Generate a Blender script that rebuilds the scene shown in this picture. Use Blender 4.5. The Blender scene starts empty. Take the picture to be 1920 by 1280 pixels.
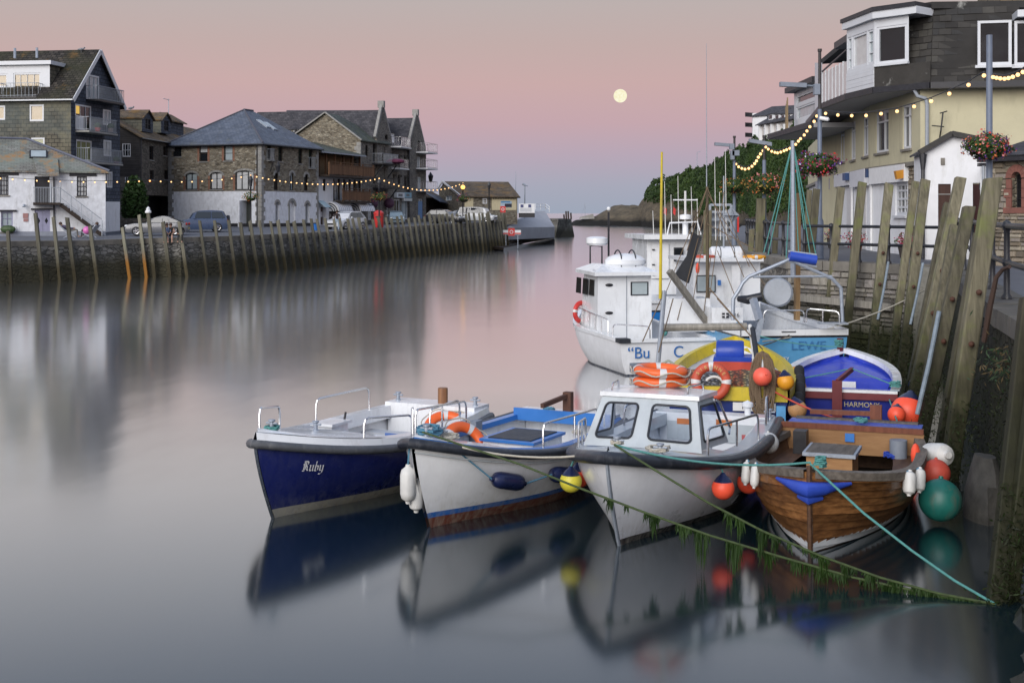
import bpy, math, random
import numpy as np
from mathutils import Vector, Matrix, noise as mnoise
R = math.radians
random.seed(7)
S = bpy.context.scene
COL = S.collection
# ------------------------------------------------------------ camera, world, sun, exposure
H = 4.2          # eye height above the harbour water
F = 2400.0       # focal length in photo pixels (45 mm on a 36 mm sensor)
HX, HY = 960.0, 400.0
cam = bpy.data.cameras.new('camera'); camo = bpy.data.objects.new('camera', cam); COL.objects.link(camo)
camo.location = (0, 0, H); camo.rotation_euler = (R(90), 0, 0)
cam.sensor_width = 36; cam.lens = 45; cam.shift_y = -0.125; cam.clip_start = 0.1; cam.clip_end = 60000
S.camera = camo
SUN_DIR = Vector((-0.42, -0.80, 0.42)).normalized()      # direction towards the afterglow
W = bpy.data.worlds.new('World'); S.world = W; W.use_nodes = True
wn, wl = W.node_tree.nodes, W.node_tree.links
wn.clear()
wo = wn.new('ShaderNodeOutputWorld'); wb = wn.new('ShaderNodeBackground')
tc = wn.new('ShaderNodeTexCoord'); sx = wn.new('ShaderNodeSeparateXYZ'); cr = wn.new('ShaderNodeValToRGB')
wl.new(tc.outputs['Generated'], sx.inputs[0]); wl.new(sx.outputs['Z'], cr.inputs[0])
def lin(r, g, b):
    f = lambda c: (c/12.92 if c <= .04045 else ((c+.055)/1.055)**2.4)
    return (f(r/255), f(g/255), f(b/255), 1)
SKY = [(0.0, (158, 167, 184)), (0.022, (168, 169, 185)), (0.045, (183, 167, 182)), (0.07, (197, 167, 174)),
       (0.10, (202, 171, 170)), (0.13, (195, 173, 170)), (0.165, (188, 177, 175)), (0.20, (232, 225, 223)),
       (0.28, (228, 229, 235)), (0.38, (192, 205, 230)), (1.0, (134, 154, 192))]
e = cr.color_ramp.elements
e[0].position = SKY[0][0]; e[0].color = lin(*SKY[0][1]); e[1].position = 1.0; e[1].color = lin(*SKY[-1][1])
for p, c in SKY[1:-1]:
    k = e.new(p); k.color = lin(*c)
wb.inputs['Strength'].default_value = 1.0
wl.new(cr.outputs[0], wb.inputs[0]); wl.new(wb.outputs[0], wo.inputs[0])
sl = bpy.data.lights.new('afterglow_sun', 'SUN'); slo = bpy.data.objects.new('afterglow_sun', sl); COL.objects.link(slo)
sl.energy = 3.3; sl.angle = R(50); sl.color = (1.0, 0.95, 0.9)
slo.rotation_euler = (-SUN_DIR).to_track_quat('-Z', 'Y').to_euler()
S.view_settings.view_transform = 'Standard'; S.view_settings.look = 'None'
S.view_settings.exposure = 0.0; S.view_settings.gamma = 1.0; S.view_settings.use_curve_mapping = False
S.cycles.max_bounces = 6; S.cycles.diffuse_bounces = 3; S.cycles.glossy_bounces = 4
S.cycles.transparent_max_bounces = 12; S.cycles.use_denoising = True
S.cycles.caustics_reflective = False; S.cycles.caustics_refractive = False

# ------------------------------------------------------------ photo pixel -> place
def at(px, py, D): return Vector(((px-HX)*D/F, D, H-(py-HY)*D/F))
def plan(px, D): return Vector(((px-HX)*D/F, D))
def onz(px, py, z=0.0):
    D = F*(H-z)/(py-HY); return Vector(((px-HX)*D/F, D, z))
def zof(py, D): return H-(py-HY)*D/F

# ------------------------------------------------------------ mesh builder
OFF = {}
class MB:
    def __init__(s): s.v = []; s.f = []; s.m = []; s.mi = 0
    def add(s, vs, fs):
        b = len(s.v); s.v.extend([tuple(p) for p in vs])
        for f in fs: s.f.append(tuple(i+b for i in f)); s.m.append(s.mi)
        return s
    def poly(s, *p): return s.add(p, [tuple(range(len(p)))])
    def obox(s, c, ux, uy, uz):
        c, ux, uy, uz = map(Vector, (c, ux, uy, uz))
        v = [c+a*ux+b*uy+d*uz for a in (-1, 1) for b in (-1, 1) for d in (-1, 1)]
        return s.add(v, [(0,1,3,2),(4,6,7,5),(0,4,5,1),(2,3,7,6),(0,2,6,4),(1,5,7,3)])
    def box(s, x0, x1, y0, y1, z0, z1):
        return s.obox(((x0+x1)/2,(y0+y1)/2,(z0+z1)/2), ((x1-x0)/2,0,0), (0,(y1-y0)/2,0), (0,0,(z1-z0)/2))
    def beam(s, a, b, w, h, up=(0,0,1)):
        a, b = Vector(a), Vector(b); d = b-a
        if d.length < 1e-6: return s
        t = d.normalized(); up = Vector(up)
        if abs(t.dot(up)) > .98: up = Vector((0,1,0)) if abs(t.y) < .9 else Vector((1,0,0))
        x = t.cross(up).normalized(); y = x.cross(t)
        return s.obox((a+b)/2, d/2, x*w/2, y*h/2)
    def tube(s, path, r, n=8, caps=True):
        P = [Vector(p) for p in path]; k = len(P); rs = r if isinstance(r, (list, tuple)) else [r]*k
        T = []
        for i in range(k):
            a = P[max(0, i-1)]; b = P[min(k-1, i+1)]; t = b-a
            T.append(t.normalized() if t.length > 1e-9 else Vector((0,0,1)))
        up = Vector((0,0,1)) if abs(T[0].z) < .9 else Vector((1,0,0))
        x = T[0].cross(up).normalized(); vs = []
        for i in range(k):
            x = (x - T[i]*x.dot(T[i]))
            x = x.normalized() if x.length > 1e-6 else T[i].orthogonal().normalized()
            y = T[i].cross(x)
            for j in range(n):
                a = 2*math.pi*j/n; vs.append(P[i]+(x*math.cos(a)+y*math.sin(a))*rs[i])
        fs = [(i*n+j, i*n+(j+1) % n, (i+1)*n+(j+1) % n, (i+1)*n+j) for i in range(k-1) for j in range(n)]
        if caps: fs += [tuple(range(n-1, -1, -1)), tuple((k-1)*n+j for j in range(n))]
        return s.add(vs, fs)
    def lathe(s, o, prof, n=16, axis=(0,0,1)):
        o = Vector(o); ax = Vector(axis).normalized(); x = ax.orthogonal().normalized(); y = ax.cross(x)
        vs = [o+ax*h+(x*math.cos(2*math.pi*j/n)+y*math.sin(2*math.pi*j/n))*max(r, 1e-4) for r, h in prof for j in range(n)]
        k = len(prof)
        return s.add(vs, [(i*n+j, i*n+(j+1) % n, (i+1)*n+(j+1) % n, (i+1)*n+j) for i in range(k-1) for j in range(n)])
    def ball(s, c, r, n=16, axis=(0,0,1)):
        rx = r if isinstance(r, (int, float)) else None
        if rx is not None:
            return s.lathe(c, [(r*math.sin(math.pi*i/(n//2)), -r*math.cos(math.pi*i/(n//2))) for i in range(n//2+1)], n, axis)
        m = n//2; vs = []; c = Vector(c)
        for i in range(m+1):
            a = math.pi*i/m
            for j in range(n):
                b = 2*math.pi*j/n; vs.append(c+Vector((r[0]*math.sin(a)*math.cos(b), r[1]*math.sin(a)*math.sin(b), -r[2]*math.cos(a))))
        return s.add(vs, [(i*n+j, i*n+(j+1) % n, (i+1)*n+(j+1) % n, (i+1)*n+j) for i in range(m) for j in range(n)])
    def torus(s, c, Rr, r, axis=(0,0,1), n=28, k=10, a0=0, a1=2*math.pi, flat=1.0):
        c = Vector(c); ax = Vector(axis).normalized(); x = ax.orthogonal().normalized(); y = ax.cross(x)
        full = abs(a1-a0-2*math.pi) < 1e-6; vs = []; m = n if full else n+1
        for i in range(m):
            a = a0+(a1-a0)*i/n; d = x*math.cos(a)+y*math.sin(a)
            for j in range(k):
                b = 2*math.pi*j/k; vs.append(c+d*(Rr+r*math.cos(b))+ax*(r*flat*math.sin(b)))
        return s.add(vs, [(i*k+j, ((i+1) % m)*k+j, ((i+1) % m)*k+(j+1) % k, i*k+(j+1) % k) for i in range(n) for j in range(k)])
    def prism(s, pts, ext):
        """closed polygon (3D points) pushed along ext"""
        p = [Vector(q) for q in pts]; e2 = Vector(ext); n = len(p)
        return s.add(p+[q+e2 for q in p], [tuple(range(n)), tuple(range(2*n-1, n-1, -1))]+[(i, i+n, (i+1) % n+n, (i+1) % n) for i in range(n)])
    def grid(s, rows, close=False):
        n = len(rows[0]); vs = [p for r in rows for p in r]
        return s.add(vs, [(i*n+j, i*n+(j+1) % n, (i+1)*n+(j+1) % n, (i+1)*n+j) for i in range(len(rows)-1) for j in range(n if close else n-1)])
    def mesh(s, name, mats, off=(0,0,0), smooth=False, uv=True):
        me = bpy.data.meshes.new(name)
        V = np.array(s.v, dtype=np.float64).reshape(-1, 3)-np.array(off)
        me.from_pydata(V.tolist(), [], s.f)
        for m in (mats if isinstance(mats, (list, tuple)) else [mats]): me.materials.append(m)
        if len(me.materials) > 1: me.polygons.foreach_set('material_index', s.m)
        me.validate(); me.update()
        if uv and len(me.polygons) == len(s.f):
            L = me.uv_layers.new(name='UVMap'); nl = len(me.loops)
            lv = np.empty(nl, dtype=np.int32); me.loops.foreach_get('vertex_index', lv)
            pn = np.empty(len(me.polygons)*3); me.polygons.foreach_get('normal', pn); pn = pn.reshape(-1, 3)
            lt = np.empty(len(me.polygons), dtype=np.int32); me.polygons.foreach_get('loop_total', lt)
            N = np.repeat(pn, lt, axis=0); P = V[lv]+np.array(off)
            flat = np.abs(N[:, 2]) > .985
            u = np.stack([-N[:, 1], N[:, 0], np.zeros(nl)], 1); ln = np.linalg.norm(u, axis=1); ln[ln < 1e-9] = 1; u /= ln[:, None]
            u[flat] = (1, 0, 0); vv = np.cross(N, u)
            L.data.foreach_set('uv', np.stack([(P*u).sum(1), (P*vv).sum(1)], 1).astype(np.float32).ravel())
        if smooth:
            me.polygons.foreach_set('use_smooth', [True]*len(me.polygons)); me.set_sharp_from_angle(angle=R(38))
        return me
    def build(s, name, mats, parent, smooth=False, label=None):
        """link as a part of parent; world-built things are shifted to the thing's base"""
        r = parent
        while r.parent: r = r.parent
        o = bpy.data.objects.new(name, s.mesh(name, mats, OFF.get(r.name, (0,0,0)), smooth)); COL.objects.link(o); o.parent = parent
        if label: o['label'] = label
        return o
    def top(s, name, mats, label=None, cat=None, group=None, kind=None, smooth=False):
        V = np.array(s.v); b = (float(V[:, 0].mean()), float(V[:, 1].mean()), float(V[:, 2].min())) if kind != 'structure' else (0,0,0)
        o = bpy.data.objects.new(name, s.mesh(name, mats, b, smooth)); COL.objects.link(o); o.location = b
        OFF[o.name] = b
        return tag(o, label, cat, group, kind)
def tag(o, label=None, cat=None, group=None, kind=None):
    if label: o['label'] = label
    if cat: o['category'] = cat
    if group: o['group'] = group
    if kind: o['kind'] = kind
    return o
def thing(name, label, cat, loc=(0,0,0), rotz=None, group=None):
    """Empty at the thing's base. rotz None: parts are given in world coordinates"""
    o = bpy.data.objects.new(name, None); COL.objects.link(o); o.location = loc; o.empty_display_size = .2
    if rotz is None: OFF[o.name] = tuple(loc)
    else: o.rotation_euler = (0, 0, rotz)
    return tag(o, label, cat, group)
def share(o, name, parent, loc=(0,0,0), rot=(0,0,0), scale=(1,1,1)):
    c = o.copy(); c.name = name; COL.objects.link(c); c.parent = parent; c.location = loc; c.rotation_euler = rot; c.scale = scale
    return c
def copy_tree(o, loc, rotz=0, label=None, parent=None):
    c = o.copy(); COL.objects.link(c)
    if parent is None: c.location = loc; c.rotation_euler = (0, 0, rotz)
    else: c.parent = parent
    if label: c['label'] = label
    for ch in list(o.children): copy_tree(ch, None, 0, None, c)
    return c
def text_mesh(txt, size, ext=.004, align='CENTER', shear=0.0):
    cu = bpy.data.curves.new('t', 'FONT'); cu.body = txt; cu.size = size; cu.extrude = ext; cu.align_x = align; cu.align_y = 'CENTER'; cu.shear = shear
    o = bpy.data.objects.new('t', cu); COL.objects.link(o)
    me = bpy.data.meshes.new_from_object(o.evaluated_get(bpy.context.evaluated_depsgraph_get()))
    bpy.data.objects.remove(o); bpy.data.curves.remove(cu)
    return me
def text_on(txt, size, mat, parent, M, shear=0.0, name='lettering', sx=1.0):
    """lettering mesh, laid on the plane given by 4x4 M (x right, y up, z out), in the parent's root frame"""
    me = text_mesh(txt, size, shear=shear); me.materials.clear(); me.materials.append(mat)
    r = parent
    while r.parent: r = r.parent
    me.transform(Matrix.Translation(-Vector(OFF.get(r.name, (0,0,0)))) @ M @ Matrix.Diagonal((sx, 1, 1, 1)))
    o = bpy.data.objects.new(name, me); COL.objects.link(o); o.parent = parent
    return o
def plane_M(o, x, y):
    x = Vector(x).normalized(); y = Vector(y).normalized(); z = x.cross(y).normalized(); y = z.cross(x)
    M = Matrix((x, y, z)).transposed().to_4x4(); M.translation = Vector(o)
    return M
def catenary(a, b, sag, n=16):
    a, b = Vector(a), Vector(b)
    return [a.lerp(b, i/n)-Vector((0, 0, sag*4*(i/n)*(1-i/n))) for i in range(n+1)]

# ------------------------------------------------------------ materials
class NT:
    def __init__(s, name):
        s.m = bpy.data.materials.new(name); s.m.use_nodes = True; s.n = s.m.node_tree.nodes; s.l = s.m.node_tree.links
        s.b = s.n['Principled BSDF']; s.tc = None
    def new(s, t, **k):
        x = s.n.new(t)
        for a, v in k.items():
            if a.startswith('i_'):
                key = a[2:].replace('_', ' ')
                x.inputs[key].default_value = v
            else: setattr(x, a, v)
        return x
    def coord(s, kind='Object', scale=(1,1,1)):
        t = s.n.new('ShaderNodeTexCoord'); m = s.n.new('ShaderNodeMapping'); m.inputs['Scale'].default_value = scale
        s.l.new(t.outputs[kind], m.inputs[0]); return m.outputs[0]
    def worldpos(s, scale=(1,1,1)):
        g = s.n.new('ShaderNodeNewGeometry'); m = s.n.new('ShaderNodeMapping'); m.inputs['Scale'].default_value = scale
        s.l.new(g.outputs['Position'], m.inputs[0]); return m.outputs[0]
    def noise(s, vec, scale, detail=4, rough=.55):
        x = s.new('ShaderNodeTexNoise', i_Scale=scale, i_Detail=detail, i_Roughness=rough); s.l.new(vec, x.inputs['Vector']); return x.outputs['Fac']
    def ramp(s, fac, stops):
        x = s.n.new('ShaderNodeValToRGB'); el = x.color_ramp.elements
        el[0].position, el[0].color = stops[0][0], c4(stops[0][1]); el[1].position, el[1].color = stops[-1][0], c4(stops[-1][1])
        for p, c in stops[1:-1]: el.new(p).color = c4(c)
        s.l.new(fac, x.inputs[0]); return x.outputs[0]
    def mix(s, fac, a, b, mode='MIX'):
        x = s.n.new('ShaderNodeMix'); x.data_type = 'RGBA'; x.blend_type = mode; x.clamp_factor = True
        for k, v in ((0, fac), (6, a), (7, b)):
            if hasattr(v, 'links'): s.l.new(v, x.inputs[k])
            else: x.inputs[k].default_value = v if k == 0 else c4(v)
        return x.outputs[2]
    def math(s, op, a, b=0.0, clamp=False):
        x = s.n.new('ShaderNodeMath'); x.operation = op; x.use_clamp = clamp
        for k, v in ((0, a), (1, b)):
            if hasattr(v, 'links'): s.l.new(v, x.inputs[k])
            else: x.inputs[k].default_value = v
        return x.outputs[0]
    def bump(s, h, strength=.5, dist=.02):
        x = s.new('ShaderNodeBump', i_Strength=strength, i_Distance=dist); s.l.new(h, x.inputs['Height']); s.l.new(x.outputs[0], s.b.inputs['Normal'])
    def done(s, col=None, rough=.7, spec=.5, metal=0.0, coat=0.0):
        if col is not None:
            if hasattr(col, 'links'): s.l.new(col, s.b.inputs['Base Color'])
            else: s.b.inputs['Base Color'].default_value = c4(col)
        if hasattr(rough, 'links'): s.l.new(rough, s.b.inputs['Roughness'])
        else: s.b.inputs['Roughness'].default_value = rough
        s.b.inputs['Specular IOR Level'].default_value = spec; s.b.inputs['Metallic'].default_value = metal; s.b.inputs['Coat Weight'].default_value = coat
        return s.m
def c4(c):
    c = tuple(c); return c if len(c) == 4 else c+(1,)
def m_plain(name, col, rough=.5, var=.12, scale=6.0, metal=0.0, bump=0.0, coat=0.0, dirt=None, spec=.5, bscale=None):
    """painted or moulded surface: a little mottling, optional dirt and relief"""
    t = NT(name); v = t.coord()
    n = t.noise(v, scale, 5, .6); col = Vector(col[:3])
    c = t.ramp(n, [(.3, tuple(col*(1-var))), (.7, tuple(col*(1+var*.6)))])
    if dirt:
        d = t.noise(t.coord('Object', (1.6, 1.6, .5)), scale*.8, 6, .7)
        c = t.mix(t.ramp(d, [(.52, (0,0,0)), (.74, (.75,)*3)]), c, dirt)
    if bump: t.bump(t.noise(v, bscale or scale*6, 4), bump, .01)
    rr = t.ramp(n, [(.25, (max(rough-.1, .03),)*3), (.8, (min(rough+.12, 1),)*3)])
    return t.done(c, rr, spec, metal, coat)
def m_brick(name, c1, c2, mortar, bw, bh, ms=.012, bump=.6, lichen=None, rough=.75, lich=(.55, .68), spec=.3, tint=None):
    """slates, blocks or bricks in courses on metric uv"""
    t = NT(name); uv = t.coord('UV')
    b = t.new('ShaderNodeTexBrick', i_Scale=1.0, offset=.5); t.l.new(uv, b.inputs['Vector'])
    b.inputs['Color1'].default_value = c4(c1); b.inputs['Color2'].default_value = c4(c2); b.inputs['Mortar'].default_value = c4(mortar)
    b.inputs['Brick Width'].default_value = bw; b.inputs['Row Height'].default_value = bh; b.inputs['Mortar Size'].default_value = ms; b.inputs['Mortar Smooth'].default_value = .3
    v = t.worldpos()
    n = t.noise(v, 1.3, 6, .65); c = t.mix(.55, b.outputs['Color'], t.ramp(n, [(.25, (.35,)*3), (.75, (1.5,)*3)]), 'MULTIPLY')
    if tint: c = t.mix(t.ramp(t.noise(v, .35, 4), [(.42, (0,0,0)), (.6, (.8,)*3)]), c, tint)
    if lichen: c = t.mix(t.ramp(t.noise(v, .7, 7, .7), [(lich[0], (0,0,0)), (lich[1], (.85,)*3)]), c, lichen)
    hgt = t.math('ADD', t.math('MULTIPLY', b.outputs['Fac'], -1.0), t.math('MULTIPLY', t.noise(v, 9, 4), .6))
    t.bump(hgt, bump, .03)
    return t.done(c, rough, spec)
def m_rubble(name, cols, mortar, sx=2.6, sz=5.0, bump=.8, weed=None, ms=.06, rough=.85, stain=None):
    """random rubble stone: stretched voronoi cells, recessed mortar"""
    t = NT(name); v = t.worldpos((sx, sx, sz))
    nw = t.new('ShaderNodeTexNoise', i_Scale=.8, i_Detail=3.0); t.l.new(v, nw.inputs['Vector'])
    vv = t.mix(.22, v, nw.outputs['Color'], 'ADD')
    a = t.new('ShaderNodeTexVoronoi', i_Scale=1.0); t.l.new(vv, a.inputs['Vector'])
    d = t.new('ShaderNodeTexVoronoi', i_Scale=1.0, feature='DISTANCE_TO_EDGE'); t.l.new(vv, d.inputs['Vector'])
    sp = t.n.new('ShaderNodeSeparateColor'); t.l.new(a.outputs['Color'], sp.inputs[0])
    c = t.ramp(sp.outputs[0], [(i/(len(cols)-1), q) for i, q in enumerate(cols)])
    w = t.worldpos()
    c = t.mix(.5, c, t.ramp(t.noise(w, 7, 5, .65), [(.25, (.45,)*3), (.75, (1.45,)*3)]), 'MULTIPLY')
    joint = t.ramp(d.outputs['Distance'], [(ms*.4, (1,)*3), (ms*1.3, (0,)*3)])
    c = t.mix(joint, c, mortar)
    if stain: c = t.mix(t.ramp(t.noise(t.worldpos((.5, .5, .12)), 1.0, 5, .65), [(.48, (0,)*3), (.7, (.8,)*3)]), c, stain)
    if weed:
        z0, z1, wc, wc2 = weed
        s3 = t.n.new('ShaderNodeSeparateXYZ'); t.l.new(w, s3.inputs[0])
        zz = t.math('ADD', s3.outputs[2], t.math('MULTIPLY', t.math('SUBTRACT', t.noise(t.worldpos((.8, .8, .5)), 1.4, 5, .65), .5), (z1-z0)*1.1))
        mr = t.new('ShaderNodeMapRange'); t.l.new(zz, mr.inputs[0]); mr.inputs[1].default_value = z1; mr.inputs[2].default_value = z0
        wcol = t.mix(t.noise(w, 5, 5, .7), wc, wc2)
        c = t.mix(mr.outputs[0], c, wcol)
    hgt = t.math('ADD', t.ramp(d.outputs['Distance'], [(0, (0,)*3), (ms*1.8, (1,)*3)]), t.math('MULTIPLY', t.noise(w, 14, 5), .7))
    t.bump(hgt, bump, .05)
    return t.done(c, rough, .25)
def m_wood(name, c1, c2, rough=.7, stretch=(1, 1, .08), scale=14, bump=.4, weed=None, stain=None, spec=.3):
    t = NT(name); v = t.coord('Object', stretch)
    n = t.noise(v, scale, 6, .65); c = t.ramp(n, [(.28, c1), (.72, c2)])
    if stain: c = t.mix(t.ramp(t.noise(t.coord(), 1.7, 5, .65), [(.5, (0,)*3), (.68, (.85,)*3)]), c, stain)
    if weed:
        z0, z1, wc, wc2 = weed; w = t.worldpos()
        s3 = t.n.new('ShaderNodeSeparateXYZ'); t.l.new(w, s3.inputs[0])
        zz = t.math('ADD', s3.outputs[2], t.math('MULTIPLY', t.math('SUBTRACT', t.noise(w, 1.7, 5, .6), .5), (z1-z0)))
        mr = t.new('ShaderNodeMapRange'); t.l.new(zz, mr.inputs[0]); mr.inputs[1].default_value = z1; mr.inputs[2].default_value = z0
        c = t.mix(mr.outputs[0], c, t.mix(t.noise(w, 6, 5, .7), wc, wc2))
    oi = t.n.new('ShaderNodeObjectInfo'); c = t.mix(1.0, c, t.ramp(oi.outputs['Random'], [(0, (.62,)*3), (1, (1.2,)*3)]), 'MULTIPLY')
    t.bump(n, bump, .012)
    return t.done(c, rough, spec)
def m_bands(name, bands, rough=.28, dirt=None, coat=.3, scale=3):
    """boat paint in bands by height above the waterline: [(z_top, colour), ...] from the bottom up"""
    t = NT(name); v = t.coord(); s3 = t.n.new('ShaderNodeSeparateXYZ'); t.l.new(v, s3.inputs[0])
    z = t.math('ADD', s3.outputs[2], t.math('MULTIPLY', t.math('SUBTRACT', t.noise(v, 9, 3), .5), .006))
    c = None
    for zt, q in bands:
        if c is None: c = t.mix(0.0, q, q); last = zt
        else:
            c = t.mix(t.math('GREATER_THAN', z, last), c, q); last = zt
    n = t.noise(v, scale, 5, .6)
    c = t.mix(.35, c, t.ramp(n, [(.3, (.72,)*3), (.7, (1.12,)*3)]), 'MULTIPLY')
    if dirt:
        col, amt, zl = dirt
        d = t.noise(t.coord('Object', (4, 4, .7)), 3.0, 6, .7)
        low = t.new('ShaderNodeMapRange'); t.l.new(s3.outputs[2], low.inputs[0]); low.inputs[1].default_value = zl; low.inputs[2].default_value = 0.0
        c = t.mix(t.math('MULTIPLY', t.ramp(d, [(.42, (0,)*3), (.7, (amt,)*3)]), t.math('ADD', low.outputs[0], .15), True), c, col)
    t.bump(t.noise(v, 4, 3), .08, .01)
    return t.done(c, t.ramp(n, [(.3, (rough,)*3), (.75, (rough+.18,)*3)]), .45, 0, coat)
def m_emit(name, col, s):
    t = NT(name); t.b.inputs['Emission Color'].default_value = c4(col); t.b.inputs['Emission Strength'].default_value = s
    return t.done(col, .4)
def m_glass(name, tint=(.9, .95, .95), alpha=.3):
    """clear sheet: part see-through, part mirror"""
    t = NT(name); tr = t.n.new('ShaderNodeBsdfTransparent'); tr.inputs[0].default_value = c4(tint)
    gl = t.n.new('ShaderNodeBsdfGlossy'); gl.inputs['Roughness'].default_value = .03; gl.inputs['Color'].default_value = (.9, .92, .95, 1)
    fr = t.n.new('ShaderNodeFresnel'); fr.inputs[0].default_value = 1.5
    mx = t.n.new('ShaderNodeMixShader'); f = t.math('ADD', t.math('MULTIPLY', fr.outputs[0], .5), alpha, True)
    t.l.new(f, mx.inputs[0]); t.l.new(tr.outputs[0], mx.inputs[1]); t.l.new(gl.outputs[0], mx.inputs[2])
    t.l.new(mx.outputs[0], t.n['Material Output'].inputs[0]); return t.m
MT = {}
# ------------------------------------------------------------ shared materials
MT['white'] = m_plain('white_paint', (.74, .75, .76), .45, .08, 5, bump=.1)
MT['limewash'] = m_plain('whitewashed_rubble', (.70, .72, .76), .8, .16, 3, bump=.9, bscale=7, dirt=(.42, .42, .42))
MT['white_render'] = m_plain('white_render', (.74, .75, .77), .75, .06, 2, bump=.15, dirt=(.55, .55, .53))
MT['upvc'] = m_plain('white_window_frame', (.60, .62, .65), .4, .05, 3)
MT['lilac'] = m_plain('lilac_paint', (.28, .28, .40), .5, .1, 6)
MT['black'] = m_plain('black_paint', (.018, .018, .022), .45, .3, 8)
MT['black_iron'] = m_plain('black_iron', (.02, .021, .026), .4, .3, 20, bump=.15)
MT['steel'] = m_plain('stainless_steel', (.62, .63, .65), .22, .08, 10, metal=.95)
MT['galv'] = m_plain('galvanised_steel', (.33, .37, .43), .5, .15, 12, metal=.35)
MT['rail_grey'] = m_plain('grey_railing_paint', (.30, .33, .37), .5, .12, 12)
MT['dark_wood'] = m_wood('dark_stained_wood', (.022, .016, .013), (.05, .036, .028))
MT['brown_wood'] = m_wood('brown_balcony_wood', (.11, .055, .028), (.22, .115, .06))
MT['grey_wood'] = m_wood('weathered_grey_wood', (.16, .15, .13), (.32, .30, .26))
MT['glass'] = m_plain('window_glass_dark', (.012, .015, .018), .06, .2, 1, spec=.6)
MT['glass_pale'] = m_plain('window_glass_blind', (.36, .42, .44), .1, .15, 2, spec=.6)
MT['glass_white'] = m_plain('window_glass_net_curtain', (.52, .53, .53), .12, .15, 3, spec=.6)
MT['glass_cream'] = m_plain('window_pane_cream', (.44, .36, .24), .12, .06, .6, spec=.6)  # one even cream tone over the whole pane
MT['glass_green'] = m_plain('window_blind_green', (.24, .25, .12), .12, .1, 2, spec=.6)
MT['lit_pane'] = m_emit('lamp_lit_window', (1, .62, .12), .45)
MT['slate_roof'] = m_brick('blue_slate_roof', (.082, .10, .135), (.13, .15, .19), (.03, .035, .045), .36, .24, .012, .7, (.12, .125, .11), .62, (.56, .7), .45)
MT['moss_roof'] = m_brick('mossy_brown_slate_roof', (.028, .025, .022), (.075, .066, .056), (.008, .008, .008), .42, .27, .03, 1.0, (.15, .085, .03), .85, (.58, .70), .25, (.035, .036, .02))
MT['lichen_roof'] = m_brick('orange_lichen_slate_roof', (.15, .145, .13), (.24, .24, .22), (.06, .06, .055), .4, .2, .014, .7, (.36, .17, .045), .85, (.53, .66), .25, (.20, .24, .21))
MT['brown_roof'] = m_brick('brown_lichen_roof', (.09, .07, .05), (.17, .13, .09), (.03, .025, .02), .4, .22, .014, .7, (.24, .14, .045), .85, (.5, .66), .25)
MT['green_roof'] = m_brick('green_grey_slate_roof', (.06, .068, .06), (.10, .115, .10), (.025, .03, .027), .4, .25, .012, .6, (.085, .095, .045), .8, (.5, .7), .3)
MT['dark_roof'] = m_brick('dark_grey_slate_roof', (.045, .045, .052), (.085, .082, .09), (.018, .018, .02), .4, .25, .012, .8, (.16, .16, .15), .8, (.66, .74), .3)
MT['slate_hung_lit'] = m_brick('lit_brown_hung_slates', (.075, .07, .055), (.15, .135, .10), (.022, .022, .02), .46, .30, .022, .8, (.18, .165, .11), .8, (.5, .68), .3, (.10, .115, .11))  # lighter brown copy: light on the left face put into the slate colour
MT['slate_hung_shade'] = m_brick('shaded_blue_hung_slates', (.048, .058, .082), (.085, .10, .13), (.015, .018, .024), .46, .30, .022, .8, (.11, .13, .16), .8, (.58, .72), .3)  # darker blue copy of the same slates, with the face's shade in the colour
MT['weatherboard'] = m_brick('dark_weatherboard', (.035, .033, .033), (.05, .046, .045), (.012, .012, .012), 6, .16, .01, .6)
MT['stone_warm'] = m_rubble('brown_rubble_wall', [(.10, .085, .062), (.20, .17, .125), (.30, .265, .20), (.155, .13, .095), (.36, .33, .26)], (.19, .175, .145), 3.0, 7.0)
MT['stone_grey'] = m_rubble('grey_rubble_wall', [(.09, .085, .078), (.19, .175, .155), (.27, .245, .21), (.13, .12, .11)], (.15, .145, .13), 3.0, 7.0)
MT['stone_dark'] = m_rubble('dark_rubble_wall', [(.06, .054, .046), (.13, .115, .095), (.18, .16, .13)], (.09, .08, .068), 3.0, 7.0)
MT['granite'] = m_plain('granite_quoin', (.27, .265, .25), .85, .25, 4, bump=.5, bscale=20)
MT['brick_red'] = m_brick('red_brick_dressing', (.24, .10, .06), (.32, .15, .09), (.22, .18, .15), .22, .075, .01)
MT['quay_far'] = m_rubble('tidal_quay_stone', [(.10, .10, .092), (.20, .195, .18), (.30, .29, .27), (.14, .135, .125)], (.09, .088, .08), 2.3, 5.2, 1.0, (.9, 1.75, (.045, .045, .030), (.095, .086, .056)), .05, .9)
MT['coping'] = m_plain('quay_coping_stone', (.20, .185, .16), .9, .3, 1.5, bump=.6, bscale=9, dirt=(.10, .095, .08))
MT['pile_far'] = m_wood('far_fender_timber', (.09, .086, .064), (.20, .19, .145), .85, (1, 1, .1), 10, .5, (.75, 1.7, (.022, .020, .012), (.085, .070, .036)))
MT['pile_near'] = m_wood('near_fender_timber', (.07, .064, .043), (.22, .20, .135), .85, (1, 1, .07), 12, .8, (1.0, 2.5, (.010, .010, .006), (.035, .036, .014)), (.15, .165, .06))
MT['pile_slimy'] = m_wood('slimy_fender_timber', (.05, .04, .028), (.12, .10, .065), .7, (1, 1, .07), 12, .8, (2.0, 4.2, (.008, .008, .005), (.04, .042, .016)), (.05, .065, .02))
MT['asphalt'] = m_plain('asphalt', (.11, .115, .13), .85, .2, .8, bump=.3, bscale=30)
MT['concrete'] = m_plain('concrete', (.28, .275, .26), .9, .2, 1.2, bump=.4, bscale=14, dirt=(.16, .155, .14))
MT['rubber'] = m_plain('black_rubber', (.022, .025, .032), .55, .35, 9, bump=.2)
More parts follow.
